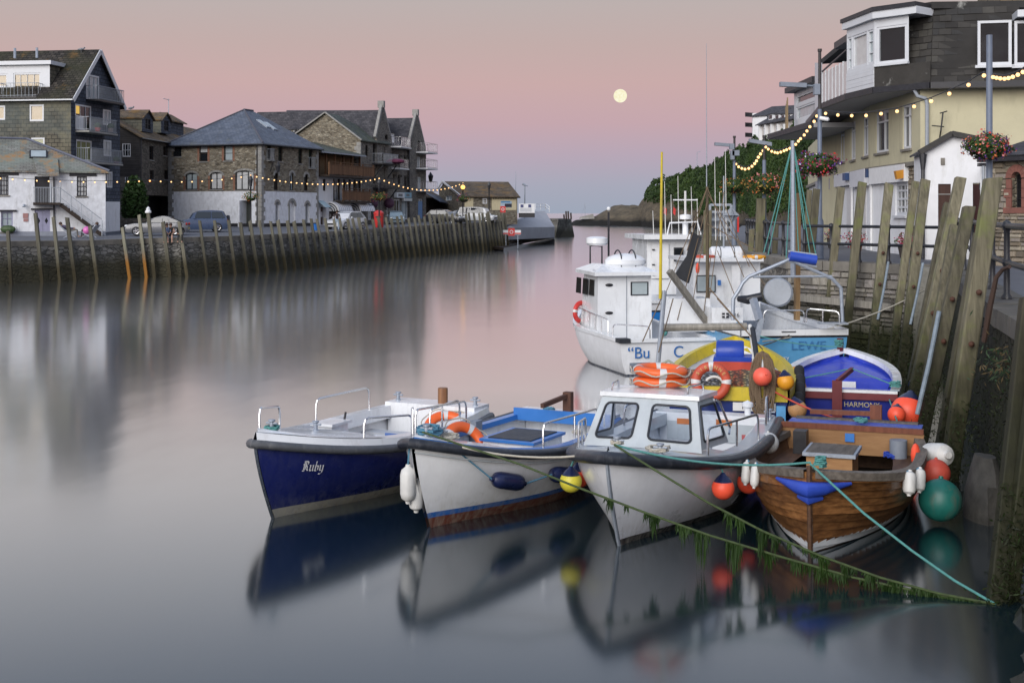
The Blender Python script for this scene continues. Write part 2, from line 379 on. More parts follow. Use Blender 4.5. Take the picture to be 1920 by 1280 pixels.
MT['skin'] = m_plain('skin', (.42, .25, .18), .55, .08, 20)
MT['red'] = m_plain('red_paint', (.55, .035, .03), .4, .1, 5)
MT['leaf'] = m_plain('basket_leaves', (.035, .07, .02), .6, .4, 30)
MT['bulb'] = m_emit('festoon_bulb', (1.0, .58, .24), 1.7)
MT['cable'] = m_plain('festoon_cable', (.02, .022, .03), .6, .2, 10)

# ------------------------------------------------------------ water, sky things, land
def water_mat():
    t = NT('harbour_water'); w = t.worldpos((1, .45, 1))
    n = t.noise(w, .22, 2, .5); n2 = t.noise(t.worldpos((1, .3, 1)), 1.5, 2, .5)
    bp = t.new('ShaderNodeBump', i_Strength=.045, i_Distance=.5); t.l.new(t.math('ADD', t.math('MULTIPLY', n, .6), t.math('MULTIPLY', n2, .10)), bp.inputs['Height'])
    gl = t.new('ShaderNodeBsdfGlossy', i_Roughness=.125); gl.inputs['Color'].default_value = (.98, .99, 1, 1); t.l.new(bp.outputs[0], gl.inputs['Normal'])
    df = t.n.new('ShaderNodeBsdfDiffuse'); df.inputs[0].default_value = (.005, .015, .021, 1)
    fr = t.n.new('ShaderNodeFresnel'); fr.inputs[0].default_value = 1.33
    mx = t.n.new('ShaderNodeMixShader'); t.l.new(t.math('POWER', t.math('MULTIPLY', fr.outputs[0], 2.3, True), 1.3), mx.inputs[0]); t.l.new(df.outputs[0], mx.inputs[1]); t.l.new(gl.outputs[0], mx.inputs[2])
    t.l.new(mx.outputs[0], t.n['Material Output'].inputs[0]); return t.m
MT['water'] = water_mat()
b = MB(); b.poly((-24000, -300, 0), (24000, -300, 0), (24000, 40000, 0), (-24000, 40000, 0)); b.top('harbour_water', MT['water'], kind='structure')
mt = NT('moon_face'); n = mt.noise(mt.coord('Object', (.03, .03, .03)), 2.2, 3)
ec = mt.ramp(n, [(.35, (.92, .85, .55)), (.65, (1, .97, .76))]); mt.l.new(ec, mt.b.inputs['Emission Color']); mt.b.inputs['Emission Strength'].default_value = 1.0
mm = mt.done((0, 0, 0), 1.0, 0)
b = MB(); b.ball(at(1163, 180, 9000), 12.6*9000/F, 32); b.top('moon', mm, 'pale yellow full moon hanging in the pink sky above the sea', 'moon', smooth=True)

# left quay: (px, waterline py, top-edge py)
LQ = [(-160, 540, 455), (0, 531, 452), (70, 528, 451.5), (168, 524, 450.5), (263, 519, 447), (340, 518, 445), (430, 513, 442.5), (500, 507.5, 439.5),
      (560, 501.5, 437), (600, 497.5, 435), (650, 491, 432), (700, 486, 429), (750, 482, 425.5), (800, 478, 422), (850, 474, 419.5), (900, 470.5, 417), (945, 466.5, 415)]
def lq(px):
    for a, c in zip(LQ, LQ[1:]):
        if px <= c[0] or c is LQ[-1]:
            k = (px-a[0])/(c[0]-a[0]); return a[1]+(c[1]-a[1])*k, a[2]+(c[2]-a[2])*k
def lq_plan(px):
    w, t = lq(px); p = onz(px, w); return p, zof(t, p.y)
LB = [(-160, 96, 2.66), (200, 98, 2.66), (316, 120, 3.05), (490, 122, 3.05), (594, 130, 3.05), (700, 145, 3.1), (800, 165, 3.2), (945, 178, 3.3)]
def lback(px):
    for a, c in zip(LB, LB[1:]):
        if px <= c[0] or c is LB[-1]:
            k = (px-a[0])/(c[0]-a[0]); return a[1]+(c[1]-a[1])*k, a[2]+(c[2]-a[2])*k
def street_z(px, D):
    p, zt = lq_plan(px); Db, zb = lback(px); k = min(1, max(0, (D-p.y)/(Db-p.y))); return zt+(zb-zt)*k
def on_street(px, D):
    p = plan(px, D); return Vector((p.x, p.y, street_z(px, D)))
cols_px = [q[0] for q in LQ]; fine = []
for a, c in zip(cols_px, cols_px[1:]): fine += [a+(c-a)*i/3 for i in range(3)]
fine.append(cols_px[-1])
rows = []
for px in fine:
    p, zt = lq_plan(px); r = []
    for k in range(9):
        z = -1.2+(zt-.32+1.2)*k/8; dz = (zt-z)*.06
        j = .05*mnoise.noise(Vector((px*.06, k*1.3, 4)))
        r.append((p.x+dz*.5, p.y-.25-dz*.4+j, z))
    rows.append(r)
b = MB(); b.grid(rows); b.top('quay_wall', MT['quay_far'], 'weedy stone quay wall below the harbourside street', 'wall')
b = MB(); rows = []
for px in fine:
    p, zt = lq_plan(px); rows.append([(p.x, p.y-.28, zt-.33), (p.x, p.y-.30, zt), (p.x-.1, p.y+.45, zt+.01), (p.x-.1, p.y+.46, zt-.3)])
b.grid(rows); b.top('quay_coping', MT['coping'], kind='structure')
rows = []
for px in fine:
    p, zt = lq_plan(px); Db, zb = lback(px); q = plan(px, Db); far = plan(px, Db+70)
    rows.append([(p.x-.02, p.y+.1, zt-.01), (q.x, q.y, zb), (far.x, far.y, zb+.4)])
b = MB(); b.grid(rows); b.top('harbourside_street', MT['asphalt'], kind='structure')
# ------------------------------------------------------------ building kit
Z3 = Vector((0, 0, 1))
def clip(poly, a, b):
    """keep the part of poly left of the line a->b"""
    out = []; n = len(poly)
    sd = lambda p: (b[0]-a[0])*(p[1]-a[1])-(b[1]-a[1])*(p[0]-a[0])
    for i in range(n):
        p, q = poly[i], poly[(i+1) % n]; sp, sq = sd(p), sd(q)
        if sp >= -1e-9: out.append(p)
        if (sp > 1e-9 and sq < -1e-9) or (sp < -1e-9 and sq > 1e-9):
            k = sp/(sp-sq); out.append((p[0]+(q[0]-p[0])*k, p[1]+(q[1]-p[1])*k))
    return out
class Fac:
    """an upright wall plane from plan point A to B (A on its left as seen from outside)"""
    def __init__(s, A, B):
        s.A = Vector(A[:2]); s.B = Vector(B[:2]); s.L = (s.B-s.A).length; s.U2 = (s.B-s.A)/s.L
        s.U = Vector((s.U2.x, s.U2.y, 0)); s.N = Vector((s.U2.y, -s.U2.x, 0)); s.holes = []
    def u(s, px):
        r = Vector(((px-HX)/F, 1.0)); det = s.U2.x*(-r.y)+r.x*s.U2.y
        # A + U*u = r*t
        u = (-s.A.x*(-r.y)-r.x*s.A.y)/det
        D = s.A.y+s.U2.y*u
        return u, D
    def P(s, u, z, d=0.0): return Vector((s.A.x, s.A.y, 0))+s.U*u+Z3*z+s.N*d
    def rect(s, x0, y0, x1, y1):
        u0, D0 = s.u(x0); u1, D1 = s.u(x1); D = (D0+D1)/2
        return u0, u1, zof(y1, D), zof(y0, D)
    def z(s, px, py): return zof(py, s.u(px)[1])
    def wall(s, parent, mat, outline, holes=(), reveal=.2, name='wall', d=0.0, rmat=None, thick=None):
        us = sorted({p[0] for p in outline} | {h[i] for h in holes for i in (0, 1)})
        zs = sorted({p[1] for p in outline} | {h[i] for h in holes for i in (2, 3)})
        us = [q for q in us if min(p[0] for p in outline)-1e-6 <= q <= max(p[0] for p in outline)+1e-6]
        b = MB(); n = len(outline)
        for i in range(len(us)-1):
            for j in range(len(zs)-1):
                uc, zc = (us[i]+us[i+1])/2, (zs[j]+zs[j+1])/2
                if any(h[0] < uc < h[1] and h[2] < zc < h[3] for h in holes): continue
                q = [(us[i], zs[j]), (us[i+1], zs[j]), (us[i+1], zs[j+1]), (us[i], zs[j+1])]
                for k in range(n):
                    q = clip(q, outline[k], outline[(k+1) % n])
                    if len(q) < 3: break
                if len(q) >= 3: b.poly(*[s.P(a, c, d) for a, c in q])
        if rmat: b.mi = 1
        for u0, u1, z0, z1 in holes:
            r = reveal
            b.poly(s.P(u0, z0, d), s.P(u0, z1, d), s.P(u0, z1, d-r), s.P(u0, z0, d-r)); b.poly(s.P(u1, z1, d), s.P(u1, z0, d), s.P(u1, z0, d-r), s.P(u1, z1, d-r))
            b.poly(s.P(u0, z1, d), s.P(u1, z1, d), s.P(u1, z1, d-r), s.P(u0, z1, d-r)); b.poly(s.P(u1, z0, d), s.P(u0, z0, d), s.P(u0, z0, d-r), s.P(u1, z0, d-r))
        return b.build(name, [mat, rmat] if rmat else mat, parent)
    def slab(s, b, u0, u1, z0, z1, d0, d1):
        c = s.P((u0+u1)/2, (z0+z1)/2, (d0+d1)/2); return b.obox(c, s.U*((u1-u0)/2), s.N*((d1-d0)/2), Z3*((z1-z0)/2))
    def window(s, parent, r, cols=1, rws=2, fm='upvc', pm='glass', fw=.07, inset=.12, sill=None, bar=.035, arch=False, wallm=None, name='window', pms=None):
        u0, u1, z0, z1 = r; b = MB(); d0, d1 = -inset-.05, -inset+.02
        for a, c, e2, f in ((u0, u0+fw, z0, z1), (u1-fw, u1, z0, z1), (u0+fw, u1-fw, z0, z0+fw), (u0+fw, u1-fw, z1-fw, z1)): s.slab(b, a, c, e2, f, d0, d1)
        for i in range(1, cols):
            x = u0+(u1-u0)*i/cols; s.slab(b, x-bar/2, x+bar/2, z0+fw, z1-fw, d0+.012, d1-.01)
        for j in range(1, rws):
            y = z0+(z1-z0)*j/rws; s.slab(b, u0+fw, u1-fw, y-bar/2, y+bar/2, d0+.01, d1-.013)
        w = b.build(name, MT[fm], parent)
        p = MB(); s.slab(p, u0+.02, u1-.02, z0+.02, z1-.02, d0-.03, d0+.005)
        p.build('pane', MT[pm], w)
        if sill:
            q = MB(); s.slab(q, u0-.08, u1+.08, z0-.09, z0-.005, -inset, .07); q.build('sill', MT[sill], w)
        if arch:   # spandrels that round the head of the opening
            q = MB(); m = (u0+u1)/2; hw = (u1-u0)/2; rise = hw*arch; n = 8
            for sg in (-1, 1):
                pts = [(m+sg*hw, z1)]+[(m+sg*hw*math.cos(math.pi/2*i/n), z1-rise+rise*math.sin(math.pi/2*i/n)) for i in range(n+1)]
                q.prism([s.P(a, c, .003) for a, c in pts], s.N*(-.2))
            q.build('arch_head', wallm, w)
        return w
    def balcony(s, parent, u0, u1, z, depth, rail='rail_grey', slabm='concrete', h=1.05, gap=.16, th=.14, side=True, solid=None):
        b = MB(); s.slab(b, u0, u1, z-th, z, 0, depth); sl = b.build('balcony_slab', MT[slabm], parent)
        r = MB(); pts = [(u0+.03, 0), (u0+.03, depth-.05), (u1-.03, depth-.05), (u1-.03, 0)]
        for (a, c), (e2, f) in zip(pts, pts[1:]):
            r.beam(s.P(a, z+h, c), s.P(e2, z+h, f), .045, .045); r.beam(s.P(a, z+.1, c), s.P(e2, z+.1, f), .03, .03)
            n = max(2, int(math.hypot(e2-a, f-c)/gap))
            for i in range(n+1):
                k = i/n; r.beam(s.P(a+(e2-a)*k, z, c+(f-c)*k), s.P(a+(e2-a)*k, z+h, c+(f-c)*k), .022, .022)
        r.build('railing', MT[rail], sl)
        if solid:
            q = MB(); s.slab(q, u0+.06, u1-.06, z+.14, z+h-.06, depth-.075, depth-.06); q.build('railing_panel', MT[solid], sl)
        return sl
def roof_poly(parent, mat, pts, thick=.12, name='roof'):
    b = MB(); b.prism(pts, (0, 0, -thick)); return b.build(name, MT[mat], parent)
def back_wall(parent, mat, pts, z0, z1, name='wall'):
    b = MB()
    for p, q in zip(pts, pts[1:]): b.poly((p[0], p[1], z0), (q[0], q[1], z0), (q[0], q[1], z1), (p[0], p[1], z1))
    return b.build(name, mat, parent)
def v3(p2, z): return Vector((p2[0], p2[1], z))

# ------------------------------------------------------------ white cottage with outside stair
def cottage():
    B_ = plan(198, 92); U = Vector((.937, .35)).normalized(); A_ = B_-U*9.4; bk = Vector((-U.y, U.x))
    f = Fac(A_, B_); z0 = 2.6; ze = f.z(150, 320)
    t = thing('cottage', 'whitewashed stone cottage with lichened slate roof and outside stair', 'house', v3((A_+B_)/2, z0))
    wins = [f.rect(-2, 329, 16, 366), f.rect(144, 331, 163, 368), f.rect(2, 397, 24, 435)]
    door = f.rect(65, 394, 94, 445); door = (door[0], door[1], z0+.02, door[3]); up = f.rect(65, 331, 93, 380)
    f.wall(t, MT['limewash'], [(0, z0-.3), (f.L, z0-.3), (f.L, ze), (0, ze)], wins+[door, up])
    Cb = B_+bk*6.5; Ab = A_+bk*6.5
    g = Fac(B_, Cb); g.wall(t, MT['limewash'], [(0, z0-.3), (6.5, z0-.3), (6.5, ze), (0, ze)])
    back_wall(t, MT['limewash'], [Cb, Ab, A_], z0-.3, ze)
    f.window(t, wins[0], 4, 4, 'black', 'glass_white', .07, .1, 'grey_wood'); f.window(t, wins[1], 3, 4, 'black', 'glass_white', .07, .1, 'grey_wood')
    f.window(t, wins[2], 2, 3, 'lilac', 'glass_pale', .08, .1, 'grey_wood')
    b = MB(); f.slab(b, 0, f.L, z0-.25, z0+.32, .004, .03); b.build('plinth', m_plain('grey_plinth', (.24, .26, .31), .7), t)
    for r in wins[:2]:
        b = MB(); f.slab(b, r[0]-.5, r[1]+.65, r[3]+.02, r[3]+.3, -.02, .05); b.build('lintel', MT['black'], t)
    for r in (wins[2], door):
        b = MB(); f.slab(b, r[0]-.25, r[1]+.25, r[3]+.02, r[3]+.13, -.02, .12); b.build('drip_board', MT['black'], t)
    # lilac double door
    u0, u1, a, c = door; m = (u0+u1)/2
    for x0, x1 in ((u0, m-.008), (m+.008, u1)):
        b = MB(); f.slab(b, x0, x1, a, c, -.14, -.08)
        d = b.build('door_leaf', MT['lilac'], t)
        q = MB(); cx = (x0+x1)/2; cz = c-.75
        q.prism([f.P(cx-.11, cz, -.078), f.P(cx, cz-.22, -.078), f.P(cx+.11, cz, -.078), f.P(cx, cz+.22, -.078)], f.N*.006); q.build('diamond_light', MT['glass'], d)
    u0, u1, a, c = up
    b = MB(); f.slab(b, u0, u1, a, c, -.2, -.14); b.build('upper_door', MT['black'], t)
    # porch catslide, landing, stair
    zl = f.z(90, 380); ua, ub = f.u(62)[0], f.u(109)[0]
    roof_poly(t, 'lichen_roof', [f.P(ua, ze+.9, -.9), f.P(ub, ze+.9, -.9), f.P(ub+.05, ze-.33, 1.0), f.P(ua+.3, ze-.33, 1.0)], .1, 'porch_roof')
    b = MB(); f.slab(b, ua, f.u(113)[0], zl-.16, zl, 0, 1.15); ld = b.build('landing', MT['dark_wood'], t)
    uL, uR = f.u(113)[0], f.u(190)[0]; ns = 14; st = MB()
    for sg in (.12, 1.0): st.beam(f.P(uL, zl-.15, sg), f.P(uR, z0+.05, sg), .06, .26)
    st.build('stringer', MT['dark_wood'], t)
    for i in range(ns):
        k = (i+.5)/ns; b = MB(); u = uL+(uR-uL)*k; z = zl+(z0-zl)*k; f.slab(b, u-.13, u+.13, z-.02, z+.025, .12, 1.0); b.build('stair_tread', MT['dark_wood'], t)
    r = MB(); hr = 1.0
    for sg in (1.05,):
        r.beam(f.P(uL, zl+hr, sg), f.P(uR, z0+hr+.15, sg), .06, .06); r.beam(f.P(uL, zl+.35, sg), f.P(uR, z0+.45, sg), .03, .03)
        for i in range(5):
            k = i/4; u = uL+(uR-uL)*k; r.beam(f.P(u, zl+(z0-zl)*k, sg), f.P(u, zl+(z0-zl)*k+hr+(.5 if i == 0 else .1), sg), .05, .05)
    for u in [ua+.05+(uL-ua-.1)*i/16 for i in range(17)]: r.beam(f.P(u, zl, 1.1), f.P(u, zl+1.05, 1.1), .02, .02)
    r.beam(f.P(ua, zl+1.05, 1.1), f.P(uL, zl+1.05, 1.1), .05, .05); r.beam(f.P(ua+1.15, zl, 1.1), f.P(ua+1.15, zl+1.35, 1.1), .1, .1)
    r.build('stair_railing', MT['rail_grey'], t)
    b = MB(); b.tube([f.P(f.u(101)[0], ze-.5, .09), f.P(f.u(101)[0], z0, .09)], .05, 6); b.build('downpipe', MT['black_iron'], t)
    b = MB(); f.slab(b, *f.rect(43, 400, 53, 409), .01, .04); f.slab(b, *f.rect(44, 410, 53, 415.5), .01, .04); b.build('wall_plaque', m_plain('plaque', (.35, .18, .17), .6), t)
    b = MB(); u, _ = f.u(45); b.tube([f.P(u, f.z(45, 384), 0), f.P(u, f.z(45, 384), .3), f.P(u, f.z(45, 388), .34)], [.05, .06, .12], 8); b.build('wall_lamp', MT['galv'], t)
    b = MB(); u, _ = f.u(15); b.ball(f.P(u, wins[2][2]+.2, .22), (.55, .25, .28), 12); b.build('window_box_shrub', MT['leaf'], t)
    # roof: hipped at the right end
    o = .25; zr = zof(262.5, 94.5); mid = lambda P, k: P+bk*k
    e0 = v3(A_-bk*o, ze-.05); e1 = v3(B_-bk*o+U*o, ze-.05); r0 = v3(mid(A_, 3.2), zr); r1 = v3(mid(A_+U*(9.4-5.3), 3.2), zr-.05)
    q1 = v3(Cb+bk*o+U*o, ze-.05); q0 = v3(Ab+bk*o, ze-.05)
    roof_poly(t, 'lichen_roof', [e0, e1, r1, r0]); roof_poly(t, 'lichen_roof', [e1, q1, r1]); roof_poly(t, 'lichen_roof', [q1, q0, r0, r1])
    b = MB(); b.tube([e1+Z3*.04, r1+Z3*.06, r0+Z3*.06], .1, 6); b.build('ridge', m_plain('lead_ridge', (.10, .11, .15), .6), t)
    n = (e1-e0).cross(r0-e0).normalized(); n = n if n.z > 0 else -n; xs = f.U; ys = n.cross(xs)
    c = e0.lerp(r0, .5)+xs*(f.u(75)[0]-.1); b = MB(); b.obox(c+n*.04, xs*.6, ys*.5, n*.04); w = b.build('roof_light', MT['black'], t)
    b = MB(); b.obox(c+n*.09, xs*.5, ys*.4, n*.012); b.build('pane', MT['glass_pale'], w)
cottage()

# ------------------------------------------------------------ slate-hung apartment house
def slate_house():
    C = plan(133, 98); E = plan(225, 106.2); U = (E-C).normalized(); Lf = Vector((-U.y, U.x)); Wd = 16.0; A_ = C+Lf*Wd
    z0 = 2.6; ze = zof(181, 98); W2 = (E-C).length; za = zof(95.6, 102)
    t = thing('apartment_house', 'tall dark slate-hung apartment house with a gable and balconies', 'building', v3((C+E)/2, z0))
    f = Fac(A_, C); g = Fac(C, E)
    lw = [f.rect(55, 196, 82, 227.5), f.rect(-12, 198, 9.5, 225), f.rect(58, 258, 83.5, 296), f.rect(-14, 262, 8, 296)]
    f.wall(t, MT['slate_hung_lit'], [(0, z0), (f.L, z0), (f.L, ze), (0, ze)], lw)
    f.window(t, lw[0], 1, 1, 'upvc', 'glass_cream', .13, .05); f.window(t, lw[1], 1, 1, 'upvc', 'glass_cream', .13, .05)
    f.window(t, lw[2], 1, 1, 'upvc', 'glass_green', .13, .05); f.window(t, lw[3], 1, 1, 'upvc', 'glass_green', .13, .05)
    gw = [g.rect(161, 141, 186, 187.5), g.rect(141, 197, 171, 246), g.rect(193, 206, 208, 235), g.rect(143, 263, 172, 302), g.rect(194, 263, 209, 293), g.rect(200, 322, 211, 352)]
    zw = g.z(200, 378)
    g.wall(t, MT['slate_hung_shade'], [(0, zw), (W2, zw), (W2, ze), (W2/2, za), (0, ze)], gw)
    g.wall(t, MT['white_render'], [(0, z0-.2), (W2, z0-.2), (W2, zw), (0, zw)])
    g.window(t, gw[0], 3, 1, 'upvc', 'glass_pale', .13, .03); g.window(t, gw[1], 3, 1, 'upvc', 'glass', .13, .03); g.window(t, gw[2], 2, 1, 'upvc', 'glass_pale', .13, .03)
    g.window(t, gw[3], 3, 1, 'upvc', 'glass_green', .13, .03); g.window(t, gw[4], 2, 1, 'upvc', 'glass_white', .13, .03); g.window(t, gw[5], 2, 1, 'upvc', 'glass_white', .13, .03)
    r = gw[1]; b = MB(); g.slab(b, r[0]+.12, r[0]+(r[1]-r[0])*.3, r[2]+1.3, r[3]-.12, -.07, -.055); b.build('lit_pane', MT['lit_pane'], t)
    b = MB(); g.slab(b, r[0]+.02, r[0]+(r[1]-r[0])*.48, r[2]+.05, r[2]+1.15, .02, .06); b.build('door_panel', MT['upvc'], t)
    g.balcony(t, gw[0][0], g.u(212)[0], gw[0][2]-.02, 1.0, slabm='black'); g.balcony(t, gw[1][0], g.u(196)[0], gw[1][2]-.02, 1.15, slabm='concrete')
    g.balcony(t, gw[3][0], g.u(206)[0], g.z(170, 305), 1.15, slabm='concrete')
    for k, (px, py, c) in enumerate(((165, 242, (.5, .04, .03)), (190, 243, (.28, .22, .2)), (201, 305, (.12, .03, .07)))):
        b = MB(); u = g.u(px)[0]; z = g.z(px, py)-.25; b.lathe(g.P(u, z, .8), [(.16, 0), (.22, .36), (.0, .37)], 10); pt = b.build('plant_pot', m_plain('pot%d' % k, c, .5), t)
        b = MB(); b.ball(g.P(u, z+.5, .8), (.3, .3, .25), 8); b.build('pot_plant', MT['leaf'], pt)
    Eb = E+Lf*Wd; back_wall(t, MT['slate_hung_shade'], [E, Eb, A_], z0, ze)
    o = .35; M_ = (C+E)/2; zt = za+.12
    ra, rb = v3(M_-Lf*o, zt), v3(M_+Lf*(Wd+.2), zt); k = (za-ze)/(W2/2)
    l0 = v3(C-Lf*o-U*.3, ze-.3*k+.12); l1 = v3(A_-U*.3, ze-.3*k+.12); s0 = v3(E-Lf*o+U*.3, ze-.3*k+.12); s1 = v3(Eb+U*.3, ze-.3*k+.12)
    rf = roof_poly(t, 'moss_roof', [l1, l0, ra, rb], .16); roof_poly(t, 'moss_roof', [s0, s1, rb, ra], .16)
    b = MB()
    for p, q in ((l0, ra), (s0, ra)): b.beam(p-v3(Lf, 0)*.04-Z3*.14, q-v3(Lf, 0)*.04-Z3*.14, .06, .34)
    b.build('bargeboard', MT['upvc'], t)
    b = MB(); b.beam(l1-Z3*.1-v3(U, 0)*.08, l0-Z3*.1-v3(U, 0)*.08, .12, .1); b.build('gutter', MT['upvc'], t)
    # flat-roofed dormer with french windows and a railing
    sn = v3(-U, 0); ux = -v3(Lf, 0)            # outwards, and to the right as seen
    def dp(u, d, z): return v3(C, 0)+v3(Lf, 0)*(f.L-u)+sn*d+Z3*z
    uR = f.u(84)[0]; zd0 = zof(182, 99.5)-.05; zd1 = zof(128, 101.5); dd = -.75
    b = MB(); fd = Fac(A_-U*dd, C-U*dd)
    rr = [fd.rect(25, 137, 76, 182), fd.rect(-25, 139, 14, 164)]
    fd.wall(t, MT['upvc'], [(0, zd0), (uR, zd0), (uR, zd1), (0, zd1)], rr, name='dormer_front')
    fd.window(t, rr[0], 4, 1, 'upvc', 'glass_cream', .12, .05); fd.window(t, rr[1], 2, 1, 'upvc', 'glass_cream', .12, .05)
    b = MB(); b.poly(fd.P(uR, zd0, 0), fd.P(uR, zd0, -3), fd.P(uR, zd1, -3), fd.P(uR, zd1, 0)); b.build('dormer_cheek', MT['slate_hung_lit'], t)
    b = MB(); fd.slab(b, -.2, uR+.25, zd1, zd1+.3, -3.3, .3); b.build('dormer_roof', MT['upvc'], t)
    fd.balcony(t, fd.u(10)[0], fd.u(80)[0], zd0-.02, .95, slabm='black', gap=.3)
    b = MB()
    for px in (2, 44): q = f.u(px)[0]; b.tube([f.P(q, zd1+.7, -2), f.P(q, zd1+1.5, -2)], .1, 6)
    b.build('flue', MT['galv'], t)
slate_house()

# ------------------------------------------------------------ brown stone house with dormers
def brown_house():
    C = plan(262, 112); E = plan(330, 122); U = (E-C).normalized(); Lf = Vector((-U.y, U.x))
    z0 = 2.8; ze = zof(256.5, 112); t = thing('stone_house', 'dark stone house with lichened roof and two slate dormers', 'house', v3((C+E)/2, z0))
    f = Fac(C, E); g = Fac(C+Lf*9, C)
    w = [f.rect(280, 274, 287.5, 300), f.rect(281, 319, 288, 337), f.rect(306, 275, 313, 292), f.rect(308, 319, 316, 337)]
    arch = f.rect(276, 367, 330, 440); arch = (arch[0], f.L-.01, z0-.1, arch[3])
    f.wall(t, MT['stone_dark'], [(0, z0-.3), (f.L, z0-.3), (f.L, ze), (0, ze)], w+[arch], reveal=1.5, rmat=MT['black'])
    b = MB(); f.slab(b, arch[0], arch[1], arch[2], arch[3], -2.6, -1.5); b.build('arch_shade', MT['black'], t)  # black slab and black reveals paint the shade inside the open arch
    for r in w: f.window(t, r, 2, 2, 'dark_wood', 'glass', .07, .14, 'granite')
    za = zof(207, 117); gw = [g.rect(229, 269, 245, 294), g.rect(234, 320, 249, 344)]
    g.wall(t, MT['weatherboard'], [(0, z0+4.6), (9, z0+4.6), (9, ze), (4.5, za-.3), (0, ze)], gw[:1]); g.window(t, gw[0], 3, 2, 'upvc', 'glass', .08, .05)
    g.wall(t, MT['stone_grey'], [(0, z0-.3), (9, z0-.3), (9, z0+4.6), (0, z0+4.6)], gw[1:]); g.window(t, gw[1], 3, 2, 'upvc', 'glass', .08, .05)
    L = f.L+22; o = .3; Up = Vector((U.x, U.y))
    e0 = v3(C-Up*o-Lf*-.0-Lf*o, ze-.05); e1 = v3(C+Up*L-Lf*o, ze-.05); m0 = v3(C-Up*o+Lf*4.5, za); m1 = v3(C+Up*L+Lf*4.5, za)
    roof_poly(t, 'brown_roof', [e0, e1, m1, m0]); roof_poly(t, 'brown_roof', [v3(C+Up*L+Lf*9.3, ze), v3(C-Up*o+Lf*9.3, ze), m0, m1])
    b = MB(); b.tube([e0-Z3*.1, e1-Z3*.1], .08, 6); b.tube([f.P(.05, ze-.1, .1), f.P(.05, z0+3.2, .1), f.P(-.6, z0+2.4, .1), f.P(-.6, z0, .1)], .06, 6); b.build('gutter', MT['black_iron'], t)
    b = MB(); fe = Fac(E, E+U*16); fe.wall(t, MT['stone_dark'], [(0, z0), (16, z0), (16, ze), (0, ze)])
    # gabled dormers standing on the slope
    for k, (xa, xb, yt, yb, yr) in enumerate(((266, 287, 218, 244, 207), (302, 320, 222, 247, 212))):
        d = -.75; fd = Fac(f.P(0, 0, d).xy, f.P(f.L, 0, d).xy); u0, u1 = fd.u(xa)[0], fd.u(xb)[0]; um = (u0+u1)/2
        zb, zt, zr = fd.z(xa, yb)-.1, fd.z(xa, yt), fd.z((xa+xb)/2, yr)
        r = (u0+.3*(u1-u0), u1-.22*(u1-u0), zb+.25, zt-.1)
        fd.wall(t, MT['slate_hung_shade'], [(u0, zb), (u1, zb), (u1, zt), (um, zr), (u0, zt)], [r], name='dormer_front'); fd.window(t, r, 2, 2, 'black', 'glass', .06, .06)
        for sg, uu in ((-1, u0), (1, u1)):
            b = MB(); b.poly(fd.P(uu, zb, 0), fd.P(uu, zt, 0), fd.P(uu, zt, -3), fd.P(uu, zb, -3)); b.build('dormer_cheek', MT['slate_hung_lit'], t)
            roof_poly(t, 'brown_roof', [fd.P(uu+sg*.15, zt-.12, .2), fd.P(uu+sg*.15, zt-.12, -3.4), fd.P(um, zr+.06, -3.4), fd.P(um, zr+.06, .2)], .1, 'dormer_roof')
    b = MB(); q = f.P(f.L+4.5, 0, -2.2); b.tube([q+Z3*(za-1), q+Z3*(za+1.9)], .04, 5); b.tube([q+Z3*(za+1.8)-f.U*1.6, q+Z3*(za+1.8)+f.U*.2], .03, 5); b.build('aerial', MT['galv'], t)
    fd = Fac(f.P(f.L+3, 0, -1.8).xy, f.P(f.L+9, 0, -1.8).xy); b = MB(); fd.slab(b, 0, 5, za-1.6, za-.3, -2, 0); b.build('dormer_front', MT['slate_hung_shade'], t)
    roof_poly(t, 'brown_roof', [fd.P(-.3, za-.3, .3), fd.P(5.3, za-.3, .3), fd.P(4.3, za+.55, -1), fd.P(.6, za+.55, -1)], .1, 'dormer_roof')
brown_house()
